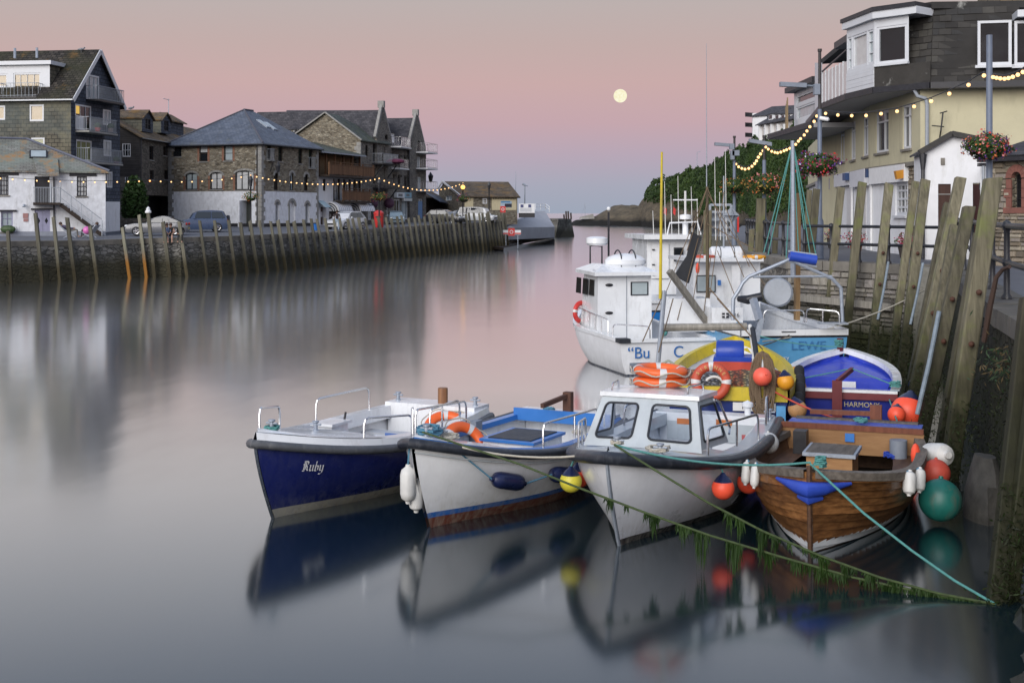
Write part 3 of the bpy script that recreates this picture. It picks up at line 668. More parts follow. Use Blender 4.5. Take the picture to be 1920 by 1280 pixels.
# ------------------------------------------------------------ square stone house with hipped slate roof
def hip_house():
    A_, C, E = plan(316, 119.6), plan(490, 116), plan(594, 125.5)
    U = (C-A_).normalized(); V = Vector((-U.y, U.x)); E = C+V*10.3; Bk = A_+V*10.3
    z0 = 3.0; ze = zof(268.5, 116); t = thing('stone_house', 'square stone house with hipped blue slate roof and white painted ground floor', 'house', v3((A_+C)/2, z0))
    f, g = Fac(A_, C), Fac(C, E); zw = f.z(400, 359)
    fu = [f.rect(324, 275, 340, 294), f.rect(374, 273, 389, 303), f.rect(420, 273, 436, 301.5)]; fm = [f.rect(348, 324, 370, 356), f.rect(394, 323, 417, 355.5), f.rect(441, 320, 476, 356.5)]
    dr = f.rect(453, 376, 471, 425); dr = (dr[0], dr[1], z0, dr[3])
    f.wall(t, MT['stone_warm'], [(0, zw), (f.L, zw), (f.L, ze), (0, ze)], fu+fm); f.wall(t, MT['limewash'], [(.4, z0-.3), (f.L-.35, z0-.3), (f.L-.35, zw), (.4, zw)], [dr], reveal=.9, d=.03)
    gu = [g.rect(501, 273, 508.5, 301), g.rect(522, 275, 530, 303), g.rect(559.5, 279, 567, 307), g.rect(579, 280, 586, 316)]; gm = [g.rect(514, 323, 522, 357), g.rect(543.5, 323.5, 551, 357), g.rect(570.5, 326, 578, 358)]
    gd = [g.rect(516, 378, 523, 422), g.rect(540.5, 376, 553, 427), g.rect(572, 380, 579.5, 420)]; gd[1] = (gd[1][0], gd[1][1], z0, gd[1][3])
    g.wall(t, MT['stone_warm'], [(0, zw), (g.L, zw), (g.L, ze), (0, ze)], gu+gm); g.wall(t, MT['limewash'], [(.35, z0-.3), (g.L-.2, z0-.3), (g.L-.2, zw), (.35, zw)], gd, reveal=.35, d=.03)
    back_wall(t, MT['stone_warm'], [E, Bk, A_], z0, ze)
    for fc, L in ((f, f.L), (g, g.L)):
        b = MB(); fc.slab(b, .4, L-.4, z0-.3, z0+.28, .034, .06); b.build('plinth', MT['black'], t)
    f.window(t, fu[0], 1, 3, 'black', 'glass', .07, .1, 'granite'); f.window(t, fu[1], 1, 2, 'dark_wood', 'glass', .07, .1, 'granite'); f.window(t, fu[2], 1, 2, 'dark_wood', 'glass_pale', .07, .1, 'granite')
    r = fu[1]; b = MB(); f.slab(b, r[0]+.07, r[1]-.07, r[3]-.62, r[3]-.07, -.125, -.11); b.build('blind', MT['glass_white'], t)
    for r, c, p in zip(fm, (2, 2, 3), ('glass_pale', 'glass_white', 'glass_white')): f.window(t, r, c, 1, 'black', p, .1, .1, 'granite', .08, .45 if c == 2 else .25, MT['stone_warm'])
    for r in fu[1:]+fm:                                   # brick jambs and arch rings, set proud of the rubble
        for x, s in ((r[0], -1), (r[1], 1)): b = MB(); f.slab(b, min(x+s*.02, x+s*.22), max(x+s*.02, x+s*.22), r[2], r[3]-(.35 if r in fm else 0), -.03, .018); b.build('brick_jamb', MT['brick_red'], t)
    for r in fm:
        m, hw, n = (r[0]+r[1])/2, (r[1]-r[0])/2, 9; rise = hw*(.45 if hw < .8 else .25); w_ = .2
        for i in range(n):
            a0, a1 = math.pi*(i+.04)/n, math.pi*(i+.96)/n; q = MB()
            pt = lambda a, k: f.P(m+(hw+k)*math.cos(a), r[3]-rise+(rise+k)*math.sin(a), .02)
            q.prism([pt(a0, .01), pt(a1, .01), pt(a1, w_), pt(a0, w_)], f.N*-.05); q.build('arch_stone', MT['granite'], t)
    for r in gu: g.window(t, r, 1, 2, 'dark_wood', 'glass', .07, .1, 'granite')
    for r in gm: g.window(t, r, 2, 1, 'dark_wood', 'glass_pale' if r is gm[1] else 'glass', .07, .12, 'granite', .05, .9, MT['stone_warm'])
    for r in gm+[gd[0], gd[2], gd[1]]:                    # stone hoods
        m, hw = (r[0]+r[1])/2, (r[1]-r[0])/2; q = MB(); n = 8; w_ = .22
        for i in range(n):
            a0, a1 = math.pi*i/n, math.pi*(i+1)/n; pt = lambda a, k: g.P(m+(hw+k)*math.cos(a), r[3]-hw*.9+(hw*.9+k)*math.sin(a), .07)
            q.prism([pt(a0, -.02), pt(a1, -.02), pt(a1, w_), pt(a0, w_)], g.N*-.1)
        q.build('stone_hood', MT['granite'], t)
        if r in gd:
            b = MB(); n = 8
            for sg in (-1, 1):
                pts = [(m+sg*hw, r[3])]+[(m+sg*hw*math.cos(math.pi/2*i/n), r[3]-hw*.9+hw*.9*math.sin(math.pi/2*i/n)) for i in range(n+1)]
                b.prism([g.P(a, c, .033) for a, c in pts], g.N*-.2)
            b.build('arch_head', MT['limewash'], t)
    r = gd[1]; b = MB(); g.slab(b, r[0], r[0]+(r[1]-r[0])*.45, r[2], r[3], -.3, -.22); b.build('door_leaf', m_plain('olive_door', (.22, .21, .08), .6), t)
    b = MB(); g.slab(b, r[0]+(r[1]-r[0])*.5, r[1], r[2], r[3], -.3, -.2); b.build('door_leaf', MT['white'], t)
    for r in (gd[0], gd[2]): b = MB(); g.slab(b, r[0], r[1], r[2], r[3], -.32, -.25); b.build('niche_panel', m_plain('niche_grey', (.30, .31, .31), .7), t)
    u0, u1, a, c = dr; b = MB(); f.slab(b, u0, u1, a, c, -.87, -.8); b.build('door_leaf', m_plain('dark_green_door', (.035, .04, .035), .5), t)
    b = MB(); f.slab(b, u0+.75, u1, a+1.1, c-.1, -.8, -.78); b.build('notice', MT['white'], t)
    b = MB(); f.slab(b, *f.rect(450, 376, 453, 432), .0, .35); b.build('door_buttress', MT['limewash'], t)
    # granite quoins, each its own block
    k = 0; z = z0-.2
    while z < ze-.1:
        h = random.uniform(.34, .5); h = min(h, ze-z); l1, l2 = ((.62, .34) if k % 2 else (.36, .6))
        for sw, (fc, gc) in enumerate(((f, g),)):
            b = MB(); f.slab(b, f.L-l1, f.L+.045, z+.012, z+h-.012, -.2, .045); b.build('quoin', MT['granite'], t)
            b = MB(); g.slab(b, .02, l2, z+.012, z+h-.012, -.2, .047); b.build('quoin', MT['granite'], t)
        b = MB(); f.slab(b, -.02, l2, z+.012, z+h-.012, -.2, .045); b.build('quoin', MT['granite'], t)
        b = MB(); g.slab(b, g.L-l1*.8, g.L+.02, z+.012, z+h-.012, -.2, .045); b.build('quoin', MT['granite'], t)
        z += h; k += 1
    for r, p in ((gu[0], 0), (gu[3], 1)): g.balcony(t, r[0]-.15, r[1]+.15, r[2]+.0, .35, gap=.12, th=.06)
    o = .4; zr = zof(205, 121.5); cen = (A_+C+E+Bk)/4
    a_, c_, e_, b_ = v3(A_-U*o-V*o, ze-.02), v3(C+U*o-V*o, ze-.02), v3(E+U*o+V*o, ze-.02), v3(Bk-U*o+V*o, ze-.02); r0 = v3(cen-V*.2, zr); r1 = v3(cen+V*1.4, zr)
    roof_poly(t, 'slate_roof', [a_, c_, r0]); roof_poly(t, 'slate_roof', [c_, e_, r1, r0]); roof_poly(t, 'slate_roof', [e_, b_, r1]); roof_poly(t, 'slate_roof', [b_, a_, r0, r1])
    b = MB(); b.tube([c_+Z3*.05, r0+Z3*.06, r1+Z3*.06], .09, 6); b.tube([a_+Z3*.05, r0+Z3*.05], .07, 6); b.build('ridge', m_plain('slate_ridge', (.09, .09, .11), .7), t)
    b = MB(); b.tube([a_-Z3*.1, c_-Z3*.1, e_-Z3*.1], .07, 6); b.tube([f.P(f.L-.4, ze-.2, .1), f.P(f.L-.4, z0, .1)], .05, 6); b.build('gutter', MT['black_iron'], t)
    for (pa, pb, pr, kx, ky, w2, h2) in ((a_, c_, r0, .57, .56, .45, .5), (c_, e_, r1, .36, .6, .35, .7), (c_, e_, r1, .54, .55, .35, .7)):
        n = (pb-pa).cross(pr-pa).normalized(); n = n if n.z > 0 else -n; x = (pb-pa).normalized(); y = n.cross(x); c = pa.lerp(pb, kx).lerp(r0.lerp(r1, .5), ky)
        b = MB(); b.obox(c+n*.05, x*w2, y*h2, n*.05); w = b.build('roof_light', MT['galv'], t); b = MB(); b.obox(c+n*.105, x*(w2-.1), y*(h2-.1), n*.015); b.build('pane', MT['glass_pale'], w)
    p = g.P(g.u(507)[0], g.z(507, 322), 0); b = MB(); b.tube([p, p+Z3*.9+g.N*.3, p+Z3*1.0+g.N*.8], .04, 6)
    b.lathe(p+g.N*.8-Z3*.1, [(.0, 0), (.14, .05), (.24, .6), (.26, .62), (.08, .95), (0, 1.1)], 6); b.build('wall_lantern', MT['black_iron'], t)
hip_house()

# ------------------------------------------------------------ timber balcony building
def balcony_house():
    A_, B_ = plan(595, 126), plan(677, 135.6); f = Fac(A_, B_); z0 = 3.05; ze = f.z(600, 283); zw = f.z(640, 334)
    t = thing('balcony_building', 'white shop building with two long brown timber balconies', 'building', v3((A_+B_)/2, z0))
    V = Vector((-f.U2.y, f.U2.x)); up = f.rect(598, 290, 674, 318); gh = [f.rect(605.5, 336, 611, 358), f.rect(625, 337, 688, 376), f.rect(601, 388, 612, 425), f.rect(617, 392, 640, 427), f.rect(652, 392, 680, 427)]
    gh[1] = (gh[1][0], f.L-.1, gh[1][2], gh[1][3])
    for i in (2, 3, 4): gh[i] = (gh[i][0], min(gh[i][1], f.L-.2), z0, gh[i][3])
    f.wall(t, MT['white_render'], [(0, z0-.2), (f.L, z0-.2), (f.L, zw), (0, zw)], gh, reveal=.5)
    b = MB(); f.slab(b, 0, f.L, zw, ze, -.9, -.8); b.build('wall', m_wood('timber_cladding', (.09, .06, .035), (.2, .13, .07), .8, (.2, .2, 1), 20), t)
    for i in range(6):
        b = MB(); u = .1+(f.L-.2)*i/5; f.slab(b, u-.09, u+.09, zw, ze, -.2, -.02); b.build('post', MT['brown_wood'], t)
    for u0, u1, p in ((1.2, 2.1, 'glass'), (3.2, 4.2, 'glass'), (5.3, 6.6, 'glass_pale'), (8.0, 9.2, 'glass')): f.window(t, (u0, u1, zw+.4, ze-.5), 1, 1, 'brown_wood', p, .08, .78)
    f.window(t, gh[0], 1, 2, 'black', 'glass', .07, .1)
    u0, u1, a, c = gh[1]; b = MB(); f.slab(b, u0, u1, a, c, -.5, -.44); b.build('recess_wall', MT['white_render'], t)
    for i in range(6):
        b = MB(); u = u0+.08+(u1-u0-.16)*i/5; f.slab(b, u-.1, u+.1, a, c, -.12, .02); b.build('post', MT['dark_wood'], t)
    for i in range(3): f.window(t, (u0+.9+i*2.3, u0+1.7+i*2.3, a, c-.3), 1, 2, 'dark_wood', 'glass', .07, .41)
    def bal(u0, u1, z, dep):
        b = MB(); f.slab(b, u0, u1, z-.22, z, -.6, dep); s = b.build('balcony_deck', MT['dark_wood'], t)
        n = int((u1-u0)/.115)
        for i in range(n):
            q = MB(); u = u0+(u1-u0)*(i+.5)/n; f.slab(q, u-.05, u+.05, z+.05, z+.95, dep-.05, dep-.02); q.build('baluster_board', MT['brown_wood'], s)
        q = MB(); f.slab(q, u0, u1, z+.97, z+1.06, dep-.1, dep+.02); f.slab(q, u0, u1, z+1.22, z+1.28, dep-.08, dep)
        q.build('handrail', MT['brown_wood'], s)
        for i in range(5): q = MB(); u = u0+.06+(u1-u0-.12)*i/4; f.slab(q, u-.06, u+.06, z-.1, z+1.22, dep-.17, dep-.055); q.build('post', MT['brown_wood'], s)
    bal(.1, f.L+.6, f.z(640, 330), 1.3); bal(u0-.1, f.L-.1, f.z(650, 377), 1.2)
    for r, nm in ((gh[2], 'x'), (gh[3], 'a'), (gh[4], 'b')):
        b = MB(); f.slab(b, r[0], r[1], r[2], r[3], -.5, -.42); s = b.build('shop_front', m_plain('shop_dark_brown', (.05, .025, .02), .5), t)
        for k in (.18, .62): f.window(t, (r[0]+(r[1]-r[0])*k, r[0]+(r[1]-r[0])*(k+.24), r[2]+.8, r[3]-.5), 1, 1, 'white', 'glass_white', .08, .38)
    stripe = NT('striped_awning'); uv = stripe.coord('UV'); sxx = stripe.n.new('ShaderNodeSeparateXYZ'); stripe.l.new(uv, sxx.inputs[0])
    stripe.done(stripe.mix(stripe.math('GREATER_THAN', stripe.math('FRACT', stripe.math('MULTIPLY', sxx.outputs[0], 2.2)), .8), (.7, .71, .74), (.25, .27, .3)), .8)
    for xa, xb in ((617, 643), (659, 685)):                # quarter-round awnings with striped ends
        u0, u1 = f.u(xa)[0], f.u(xb)[0]; zt, zb = f.z(xa, 378), f.z(xa, 396); hh = zt-zb; n = 7; rows = []
        for i in range(n+1): q = math.pi/2*i/n; rows.append([f.P(u0, zb+hh*math.cos(q), hh*1.15*math.sin(q)), f.P(u1, zb+hh*math.cos(q), hh*1.15*math.sin(q))])
        b = MB(); b.grid(rows); aw = b.build('awning', stripe.m, t)
        for uu in (u0, u1):
            b = MB(); b.poly(*[r[0]+f.U*(uu-u0) for r in rows], f.P(uu, zb, 0)); b.build('awning_end', MT['white'], aw)
        for k in (.35, .58, .8):
            b = MB(); b.tube([f.P(u0-.02, zb+hh*k*math.cos(math.pi/2*i/n), hh*1.15*k*math.sin(math.pi/2*i/n)) for i in range(n+1)], .05, 5); b.build('awning_stripe', MT['black'], aw)
    b = MB(); u0, u1, z_, z1 = f.rect(595, 376, 606, 388); b.prism([f.P(u0, z1, .02), f.P(u1, z1, .02), f.P(u1, z_, .9), f.P(u0, z_, .9)], (0, 0, -.06)); b.build('canopy', m_plain('pale_blue_canopy', (.35, .48, .55), .6), t)
    o = .5; r0, r1 = f.P(-.5, ze+1.45, -5.5), f.P(f.L+.2, ze+1.45, -5.5)
    roof_poly(t, 'green_roof', [f.P(-.1, ze-.02, o), f.P(f.L+.1, ze-.02, o), r1, r0])
    b = MB(); f.slab(b, -.1, f.L+.1, ze-.2, ze-.05, o-.06, o+.06); b.build('fascia', MT['galv'], t)
    # open step ladder against the wall
    l = thing('ladder', 'black lattice ladder leaning by the white shopfront', 'ladder', f.P(f.u(683)[0], z0, 1.2)); b = MB(); u = f.u(683)[0]
    p0, p1, q0, q1 = f.P(u-.1, z0, 1.4), f.P(u-.7, f.z(683, 379), .8), f.P(u+.9, z0, 1.4), f.P(u+.2, f.z(683, 379), .8)
    b.beam(p0, p1, .12, .08); b.beam(q0, q1, .12, .08); b.build('side_rail', MT['black'], l)
    for i in range(1, 7): b = MB(); b.beam(p0.lerp(p1, i/7), q0.lerp(q1, i/7), .08, .1); b.build('rung', MT['black'], l)
balcony_house()

# ------------------------------------------------------------ stone gable house behind it
def gable_house():
    C, E = plan(676, 136), plan(729, 143.5); U = (E-C).normalized(); V = Vector((-U.y, U.x)); A_ = C+V*8.6
    g, f = Fac(A_, C), Fac(C, E); z0 = 3.05; ze = zof(262.5, 136); za = zof(213.5, 138)
    t = thing('stone_house', 'tall rubble stone house with a wide gable and mossy green roof', 'house', v3(C, z0))
    g.wall(t, MT['stone_warm'], [(0, z0), (g.L, z0), (g.L, ze), (g.L/2+.3, za), (0, ze)])
    w = [f.rect(685, 272, 690, 294), f.rect(717, 275, 722, 297), f.rect(699, 270, 707, 306), f.rect(700, 316, 708, 345), f.rect(717, 317, 722, 340), f.rect(716, 387, 728, 413), f.rect(690, 387, 697, 412)]
    f.wall(t, MT['stone_grey'], [(0, z0-.2), (f.L, z0-.2), (f.L, ze), (0, ze)], w)
    for i, r in enumerate(w): f.window(t, r, 2, 3 if i > 4 else 2, 'white' if i > 4 else 'dark_wood', 'glass_white' if i > 4 else 'glass', .07, .12, 'granite', .04, .8 if i < 2 else False, MT['stone_grey'])
    f.balcony(t, f.u(698)[0], f.u(729)[0]-.1, f.z(710, 307), 1.3, slabm='black', rail='rail_grey'); f.balcony(t, f.u(699)[0], f.u(727)[0], f.z(712, 352), 1.4, slabm='black', rail='black_iron')
    for px in (700, 726):
        for y in (307, 352): b = MB(); u = f.u(px)[0]; b.beam(f.P(u, f.z(px, y)-.1, 1.2), f.P(u, f.z(px, y)-1.6, .05), .1, .1); b.build('bracket', MT['black_iron'], t)
    b = MB(); b.ball(f.P(f.u(722)[0], f.z(722, 303), 1.25), (1.1, 1.1, .3), 10); b.build('balcony_flowers', m_plain('dark_purple_flowers', (.13, .02, .06), .7, .4, 20), t)
    for px in (691, 722): b = MB(); b.ball(f.P(f.u(px)[0], f.z(px, 381), .5), (.6, .5, .6), 10); b.build('hanging_basket', m_plain('purple_basket', (.06, .02, .05), .7, .5, 20), t)
    o = .25; ap = v3(A_+(C-A_)*(.5+.3/8.6), za); a3 = ap-v3(U, 0)*o+Z3*.08
    eL, eR, fR = v3(A_-U*o+V*.2, ze-.05), v3(C-U*o-V*.25, ze-.02), v3(E+U*.1-V*.3, ze-.02); bL = v3(A_+U*14, ze)
    rd = v3(A_+(C-A_)*.53+U*3.2, za+.02)
    roof_poly(t, 'green_roof', [eR, fR, rd, a3]); roof_poly(t, 'green_roof', [eL, a3, rd, bL]); roof_poly(t, 'green_roof', [fR, bL, rd])
    b = MB(); b.beam(eR, a3, .2, .14); b.beam(eL, a3, .2, .14); b.build('verge', MT['granite'], t)
    z = z0; k = 0
    while z < ze-.3:
        h = random.uniform(.4, .55); l1 = .7 if k % 2 else .45; b = MB(); g.slab(b, g.L-l1, g.L+.03, z+.015, z+h-.015, -.2, .035); b.build('quoin', MT['granite'], t); z += h; k += 1
gable_house()

# ------------------------------------------------------------ warehouse flats with two stepped gables
def warehouse():
    A_, B_ = plan(707, 140), plan(805, 160); f = Fac(A_, B_); U, V = f.U2, Vector((-f.U2.y, f.U2.x)); z0 = 3.1
    t = thing('warehouse_flats', 'long stone warehouse of flats with two tall parapet gables', 'building', v3((A_+B_)/2, z0))
    def gab(xa, xm, xb, ytop, yfoot, dep, holes):
        u0, um, u1 = f.u(xa)[0], f.u(xm)[0], f.u(xb)[0]; zt, zf = f.z(xm, ytop), f.z(xm, yfoot)
        f.wall(t, MT['stone_grey'], [(u0, z0-.2), (u1, z0-.2), (u1, zf), (um, zt), (u0, zf)], holes)
        for a, c in (((u0, zf), (um, zt)), ((u1, zf), (um, zt))):
            b = MB(); b.beam(f.P(a[0], a[1], -.2), f.P(c[0], c[1]+.1, -.2), .75, .3, f.N); b.build('parapet_coping', MT['granite'], t)
        b = MB(); f.slab(b, um-.28, um+.28, zt, zt+.75, -.6, .1); b.build('parapet_block', MT['granite'], t)
        sg = -f.N
        roof_poly(t, 'dark_roof', [f.P(u0-.1, zf-.1, -.4), f.P(um, zt-.25, -.4), f.P(um, zt-.25, -dep), f.P(u0-.1, zf-.1, -dep)]); roof_poly(t, 'dark_roof', [f.P(um, zt-.25, -.4), f.P(u1+.1, zf-.1, -.4), f.P(u1+.1, zf-.1, -dep), f.P(um, zt-.25, -dep)])
        b = MB(); b.poly(f.P(u0, z0, 0), f.P(u0, z0, -dep), f.P(u0, zf, -dep), f.P(u0, zf, 0)); b.poly(f.P(u1, z0, 0), f.P(u1, z0, -dep), f.P(u1, zf, -dep), f.P(u1, zf, 0)); b.build('wall', MT['stone_grey'], t)
    h1 = [f.rect(721, 252, 728, 262), f.rect(722, 320, 729, 350)]; h2 = [f.rect(782, 264, 789, 284), f.rect(782, 294, 789, 318), f.rect(783, 332, 790, 355), f.rect(784, 373, 793, 410)]
    gab(707, 719, 735, 202, 262, 15, h1[:1]); gab(768, 783, 799, 217, 280, 13, h2)
    f.window(t, h1[0], 2, 1, 'dark_wood', 'glass', .08, .12, None, .05, .9, MT['stone_grey'])
    for i, r in enumerate(h2): f.window(t, r, 2, 1, 'white' if i else 'dark_wood', 'glass_pale' if i else 'glass', .08, .12, None, .05, .9 if i == 0 else False, MT['stone_grey'])
    r = h2[3]; b = MB(); f.slab(b, r[0]+.05, r[1]-.05, r[2]+.02, r[3]-.3, -.11, -.06); b.build('door_leaf', m_plain('blue_door', (.16, .28, .50), .5), t)
    zs = (286, 316, 357)
    for y in zs: f.balcony(t, f.u(780)[0], f.u(799)[0], f.z(789, y), 1.5, rail='steel', slabm='white', gap=.22)
    u0, u1 = f.u(735)[0], f.u(768)[0]; zm = f.z(752, 277)
    mw = [f.rect(740, 289, 743.5, 307), f.rect(750, 290, 754, 311), f.rect(761.5, 291, 765.5, 313), f.rect(741, 327, 744, 344), f.rect(750, 328, 754, 347), f.rect(762, 329, 766, 350)]
    sh = [f.rect(743, 374, 753, 413), f.rect(757, 376, 768, 411)]
    f.wall(t, MT['stone_grey'], [(u0, z0-.2), (u1, z0-.2), (u1, zm), (u0, zm)], mw+sh, d=-.25)
    for r in mw: f.window(t, r, 1, 2, 'dark_wood', 'glass', .07, .38, 'granite', .04, .6, MT['stone_grey'])
    for r, p in zip(sh, ('glass', 'glass_pale')): f.window(t, r, 2, 1, 'white', p, .1, .3)
    for x0, x1, y0, y1, c in ((742, 757, 361, 371, (.62, .66, .68)), (757, 770, 361, 371, (.24, .42, .52)), (756, 771, 372, 377, (.6, .62, .6))):
        b = MB(); f.slab(b, *f.rect(x0, y0, x1, y1), -.2, .12); s = b.build('shop_sign', m_plain('sign_board%d' % x0, c, .5), t)
        if y0 == 361: q = MB(); r = f.rect(x0+3, y0+2.5, x1-4, y1-2.5); f.slab(q, *r, .122, .13); q.build('sign_lettering_panel', m_plain('sign_grey', (.16, .17, .18), .6), s)
    roof_poly(t, 'dark_roof', [f.P(u0, zm-.05, .2), f.P(u1, zm-.05, .2), f.P(u1, f.z(768, 222), -5), f.P(u0, f.z(735, 222), -5)])
    b = MB(); f.slab(b, u0, u1, zm-.15, zm, .15, .3); b.tube([f.P(u1-.3, zm, .05), f.P(u1-.3, z0, .05)], .07, 6); b.build('gutter', MT['black_iron'], t)
    r = f.rect(736, 249, 750, 268); b = MB(); f.slab(b, r[0], r[1], r[2], r[3], -2.5, -.7); b.build('dormer', MT['white'], t); b = MB(); f.slab(b, r[0]-.2, r[1]+.2, r[3], r[3]+.12, -3, -.5); b.build('dormer_roof', MT['dark_roof'], t)
    f.window(t, (r[0]+.2, r[1]-.2, r[2]+.1, r[3]-.1), 2, 1, 'white', 'glass', .08, .66)
    f.balcony(t, f.u(733)[0], f.u(753)[0], f.z(744, 276), 1.2, rail='steel', slabm='white', gap=.2); f.balcony(t, f.u(734)[0], f.u(752)[0], f.z(744, 316), 1.0, rail='steel', slabm='white', gap=.2)
    # main range behind, its ridge running up-river
    p0, p1 = plan(720, 152), plan(537, 152); zr = zof(207, 152)
    e0, e1 = plan(724, 143), plan(537, 143); zl = zof(262, 143)
    roof_poly(t, 'dark_roof', [v3(e1, zl), v3(e0, zl), v3(p0, zr), v3(p1, zr)]); roof_poly(t, 'dark_roof', [v3(p1, zr), v3(p0, zr), v3(plan(724, 164), zl), v3(plan(537, 164), zl)])
    g = Fac(e1, e0); g.wall(t, MT['stone_grey'], [(0, z0), (g.L, z0), (g.L, zl), (0, zl)]); sp = Fac(plan(537, 164), e1); sp.wall(t, MT['stone_grey'], [(0, z0), (sp.L, z0), (sp.L, zl), (sp.L*.55, zr), (0, zl)])
    r = g.rect(547, 236, 569, 262); b = MB(); g.slab(b, r[0], r[1], r[2], r[3]-.35, -3, .2); b.build('dormer', m_plain('cream_dormer', (.5, .47, .36), .7), t)
    roof_poly(t, 'dark_roof', [g.P(r[0]-.2, r[3]-.4, .4), g.P(r[1]+.2, r[3]-.4, .4), g.P((r[0]+r[1])/2, r[3]+.9, -1)], .1, 'dormer_roof'); g.window(t, (r[0]+.25, r[1]-.25, r[2]+.1, r[3]-.45), 2, 1, 'white', 'glass_cream', .08, -.26)
    p = f.P(f.L-.3, f.z(801, 330), 0); b = MB(); b.tube([p, p+f.U*.8+Z3*.5], .05, 5); b.lathe(p+f.U*.9-Z3*.8, [(0, 0), (.2, .1), (.35, .85), (.1, 1.2), (0, 1.35)], 6); b.build('wall_lantern', MT['black_iron'], t)
warehouse()

# ------------------------------------------------------------ harbour-mouth sheds
def sheds():
    C, E, A_ = plan(867, 160), plan(970, 163), plan(823, 170); f, g = Fac(C, E), Fac(A_, C); z0 = 3.2; ze = f.z(900, 367); zr = zof(339.5, 166)
    t = thing('harbour_shed', 'low stone fish shed with lichened roof and cream panels', 'shed', v3((C+E)/2, z0))
    w = [f.rect(924, 372, 968, 376)]
    f.wall(t, MT['stone_warm'], [(0, z0-.4), (f.L, z0-.4), (f.L, ze), (0, ze)]); ga = g.L*.25
    g.wall(t, MT['stone_warm'], [(0, z0), (g.L, z0), (g.L, ze), (ga, zr-.1), (0, ze+.9)], [g.rect(835, 367, 847, 376)])
    g.window(t, g.rect(835, 367, 847, 376), 2, 1, 'white', 'glass_pale', .1, .1)
    cream = m_plain('cream_panel', (.58, .51, .33), .7)
    for x0, x1, y0, y1 in ((871, 887, 371, 408), (922, 968, 371, 394)): b = MB(); f.slab(b, *f.rect(x0, y0, x1, y1), -.1, .06); b.build('wall_panel', cream, t)
    b = MB(); f.slab(b, *f.rect(938, 377, 959, 389), .062, .08); s = b.build('picture_sign', m_plain('blue_picture_sign', (.45, .55, .65), .5, .3, 1.2), t)
    q = MB(); f.slab(q, *f.rect(939, 377.5, 956, 380), .081, .088); q.build('print', m_plain('print_blue', (.06, .25, .5), .5), s); q = MB(); f.slab(q, *f.rect(946, 382, 959, 388.5), .081, .088); q.build('print', m_plain('print_dark', (.03, .035, .05), .5, .6, 3), s)
    for i in range(7): f.window(t, f.rect(924+i*6.2, 370.2, 929+i*6.2, 373.5), 1, 1, 'dark_wood', 'glass_pale', .06, -.08)
    f.window(t, f.rect(905, 372, 913, 382), 2, 2, 'white', 'glass', .1, -.03)
    e0, e1 = v3(C, ze)+Vector((-.2, -.5, -.05)), v3(E, ze)+Vector((.3, -.5, -.05)); r0, r1 = g.P(ga, zr, .3), v3(plan(953, 168), zr-.05)
    roof_poly(t, 'brown_roof', [e0, e1, r1, r0]); bk = v3(plan(976, 176), ze); roof_poly(t, 'brown_roof', [e1, bk, r1]); roof_poly(t, 'brown_roof', [bk, v3(plan(830, 182), ze), r0, r1])
    b = MB(); b.beam(g.P(-.3, ze+.8, .25), r0, .1, .25); b.beam(r0, g.P(g.L+.2, ze-.1, .25), .1, .25); b.build('bargeboard', MT['white'], t)
    # smaller brown building tucked behind the flats
    A2, B2 = plan(797, 163), plan(832, 172); f2 = Fac(A2, B2)
    t2 = thing('harbour_shed', 'small brown roofed shed with a slate canopy beside the warehouse flats', 'shed', v3((A2+B2)/2, z0)); z2 = f2.z(810, 372)
    f2.wall(t2, MT['stone_dark'], [(0, z0), (f2.L, z0), (f2.L, z2), (0, z2)]); roof_poly(t2, 'brown_roof', [f2.P(-1, z2, .3), f2.P(f2.L, z2, .3), f2.P(f2.L, z2+2.2, -4), f2.P(-1, z2+2.6, -4)])
    roof_poly(t2, 'slate_roof', [f2.P(-1, z2-.4, 2.2), f2.P(f2.L-1, z2-.9, 2.2), f2.P(f2.L-1, z2+.3, 0), f2.P(-1, z2+.8, 0)], .1, 'canopy')
    # white cabin with notices
    f3 = Fac(plan(973, 158), plan(1002.5, 158)); z3 = f3.z(980, 404); t3 = thing('site_cabin', 'white harbour cabin with a notice board by the slipway', 'cabin', f3.P(f3.L/2, z3, -1)); b = MB(); f3.slab(b, 0, f3.L, z3+.3, f3.z(980, 382), -2.4, 0); bd = b.build('body', MT['white'], t3)
    b = MB(); f3.slab(b, -.02, f3.L+.02, z3-.25, z3+.3, -2.3, -.1); b.build('skid', MT['black'], t3)
    for x in (976, 990.5): b = MB(); f3.slab(b, *f3.rect(x, 383.5, x+5.5, 389), .003, .02); b.build('notice_square', m_plain('notice_blue', (.04, .05, .16), .5), bd)
    for y in (390.5, 392.5, 394.2, 396): b = MB(); f3.slab(b, *f3.rect(975, y, 997, y+.7), .003, .015); b.build('notice_line', m_plain('notice_grey', (.3, .33, .38), .6), bd)
sheds()
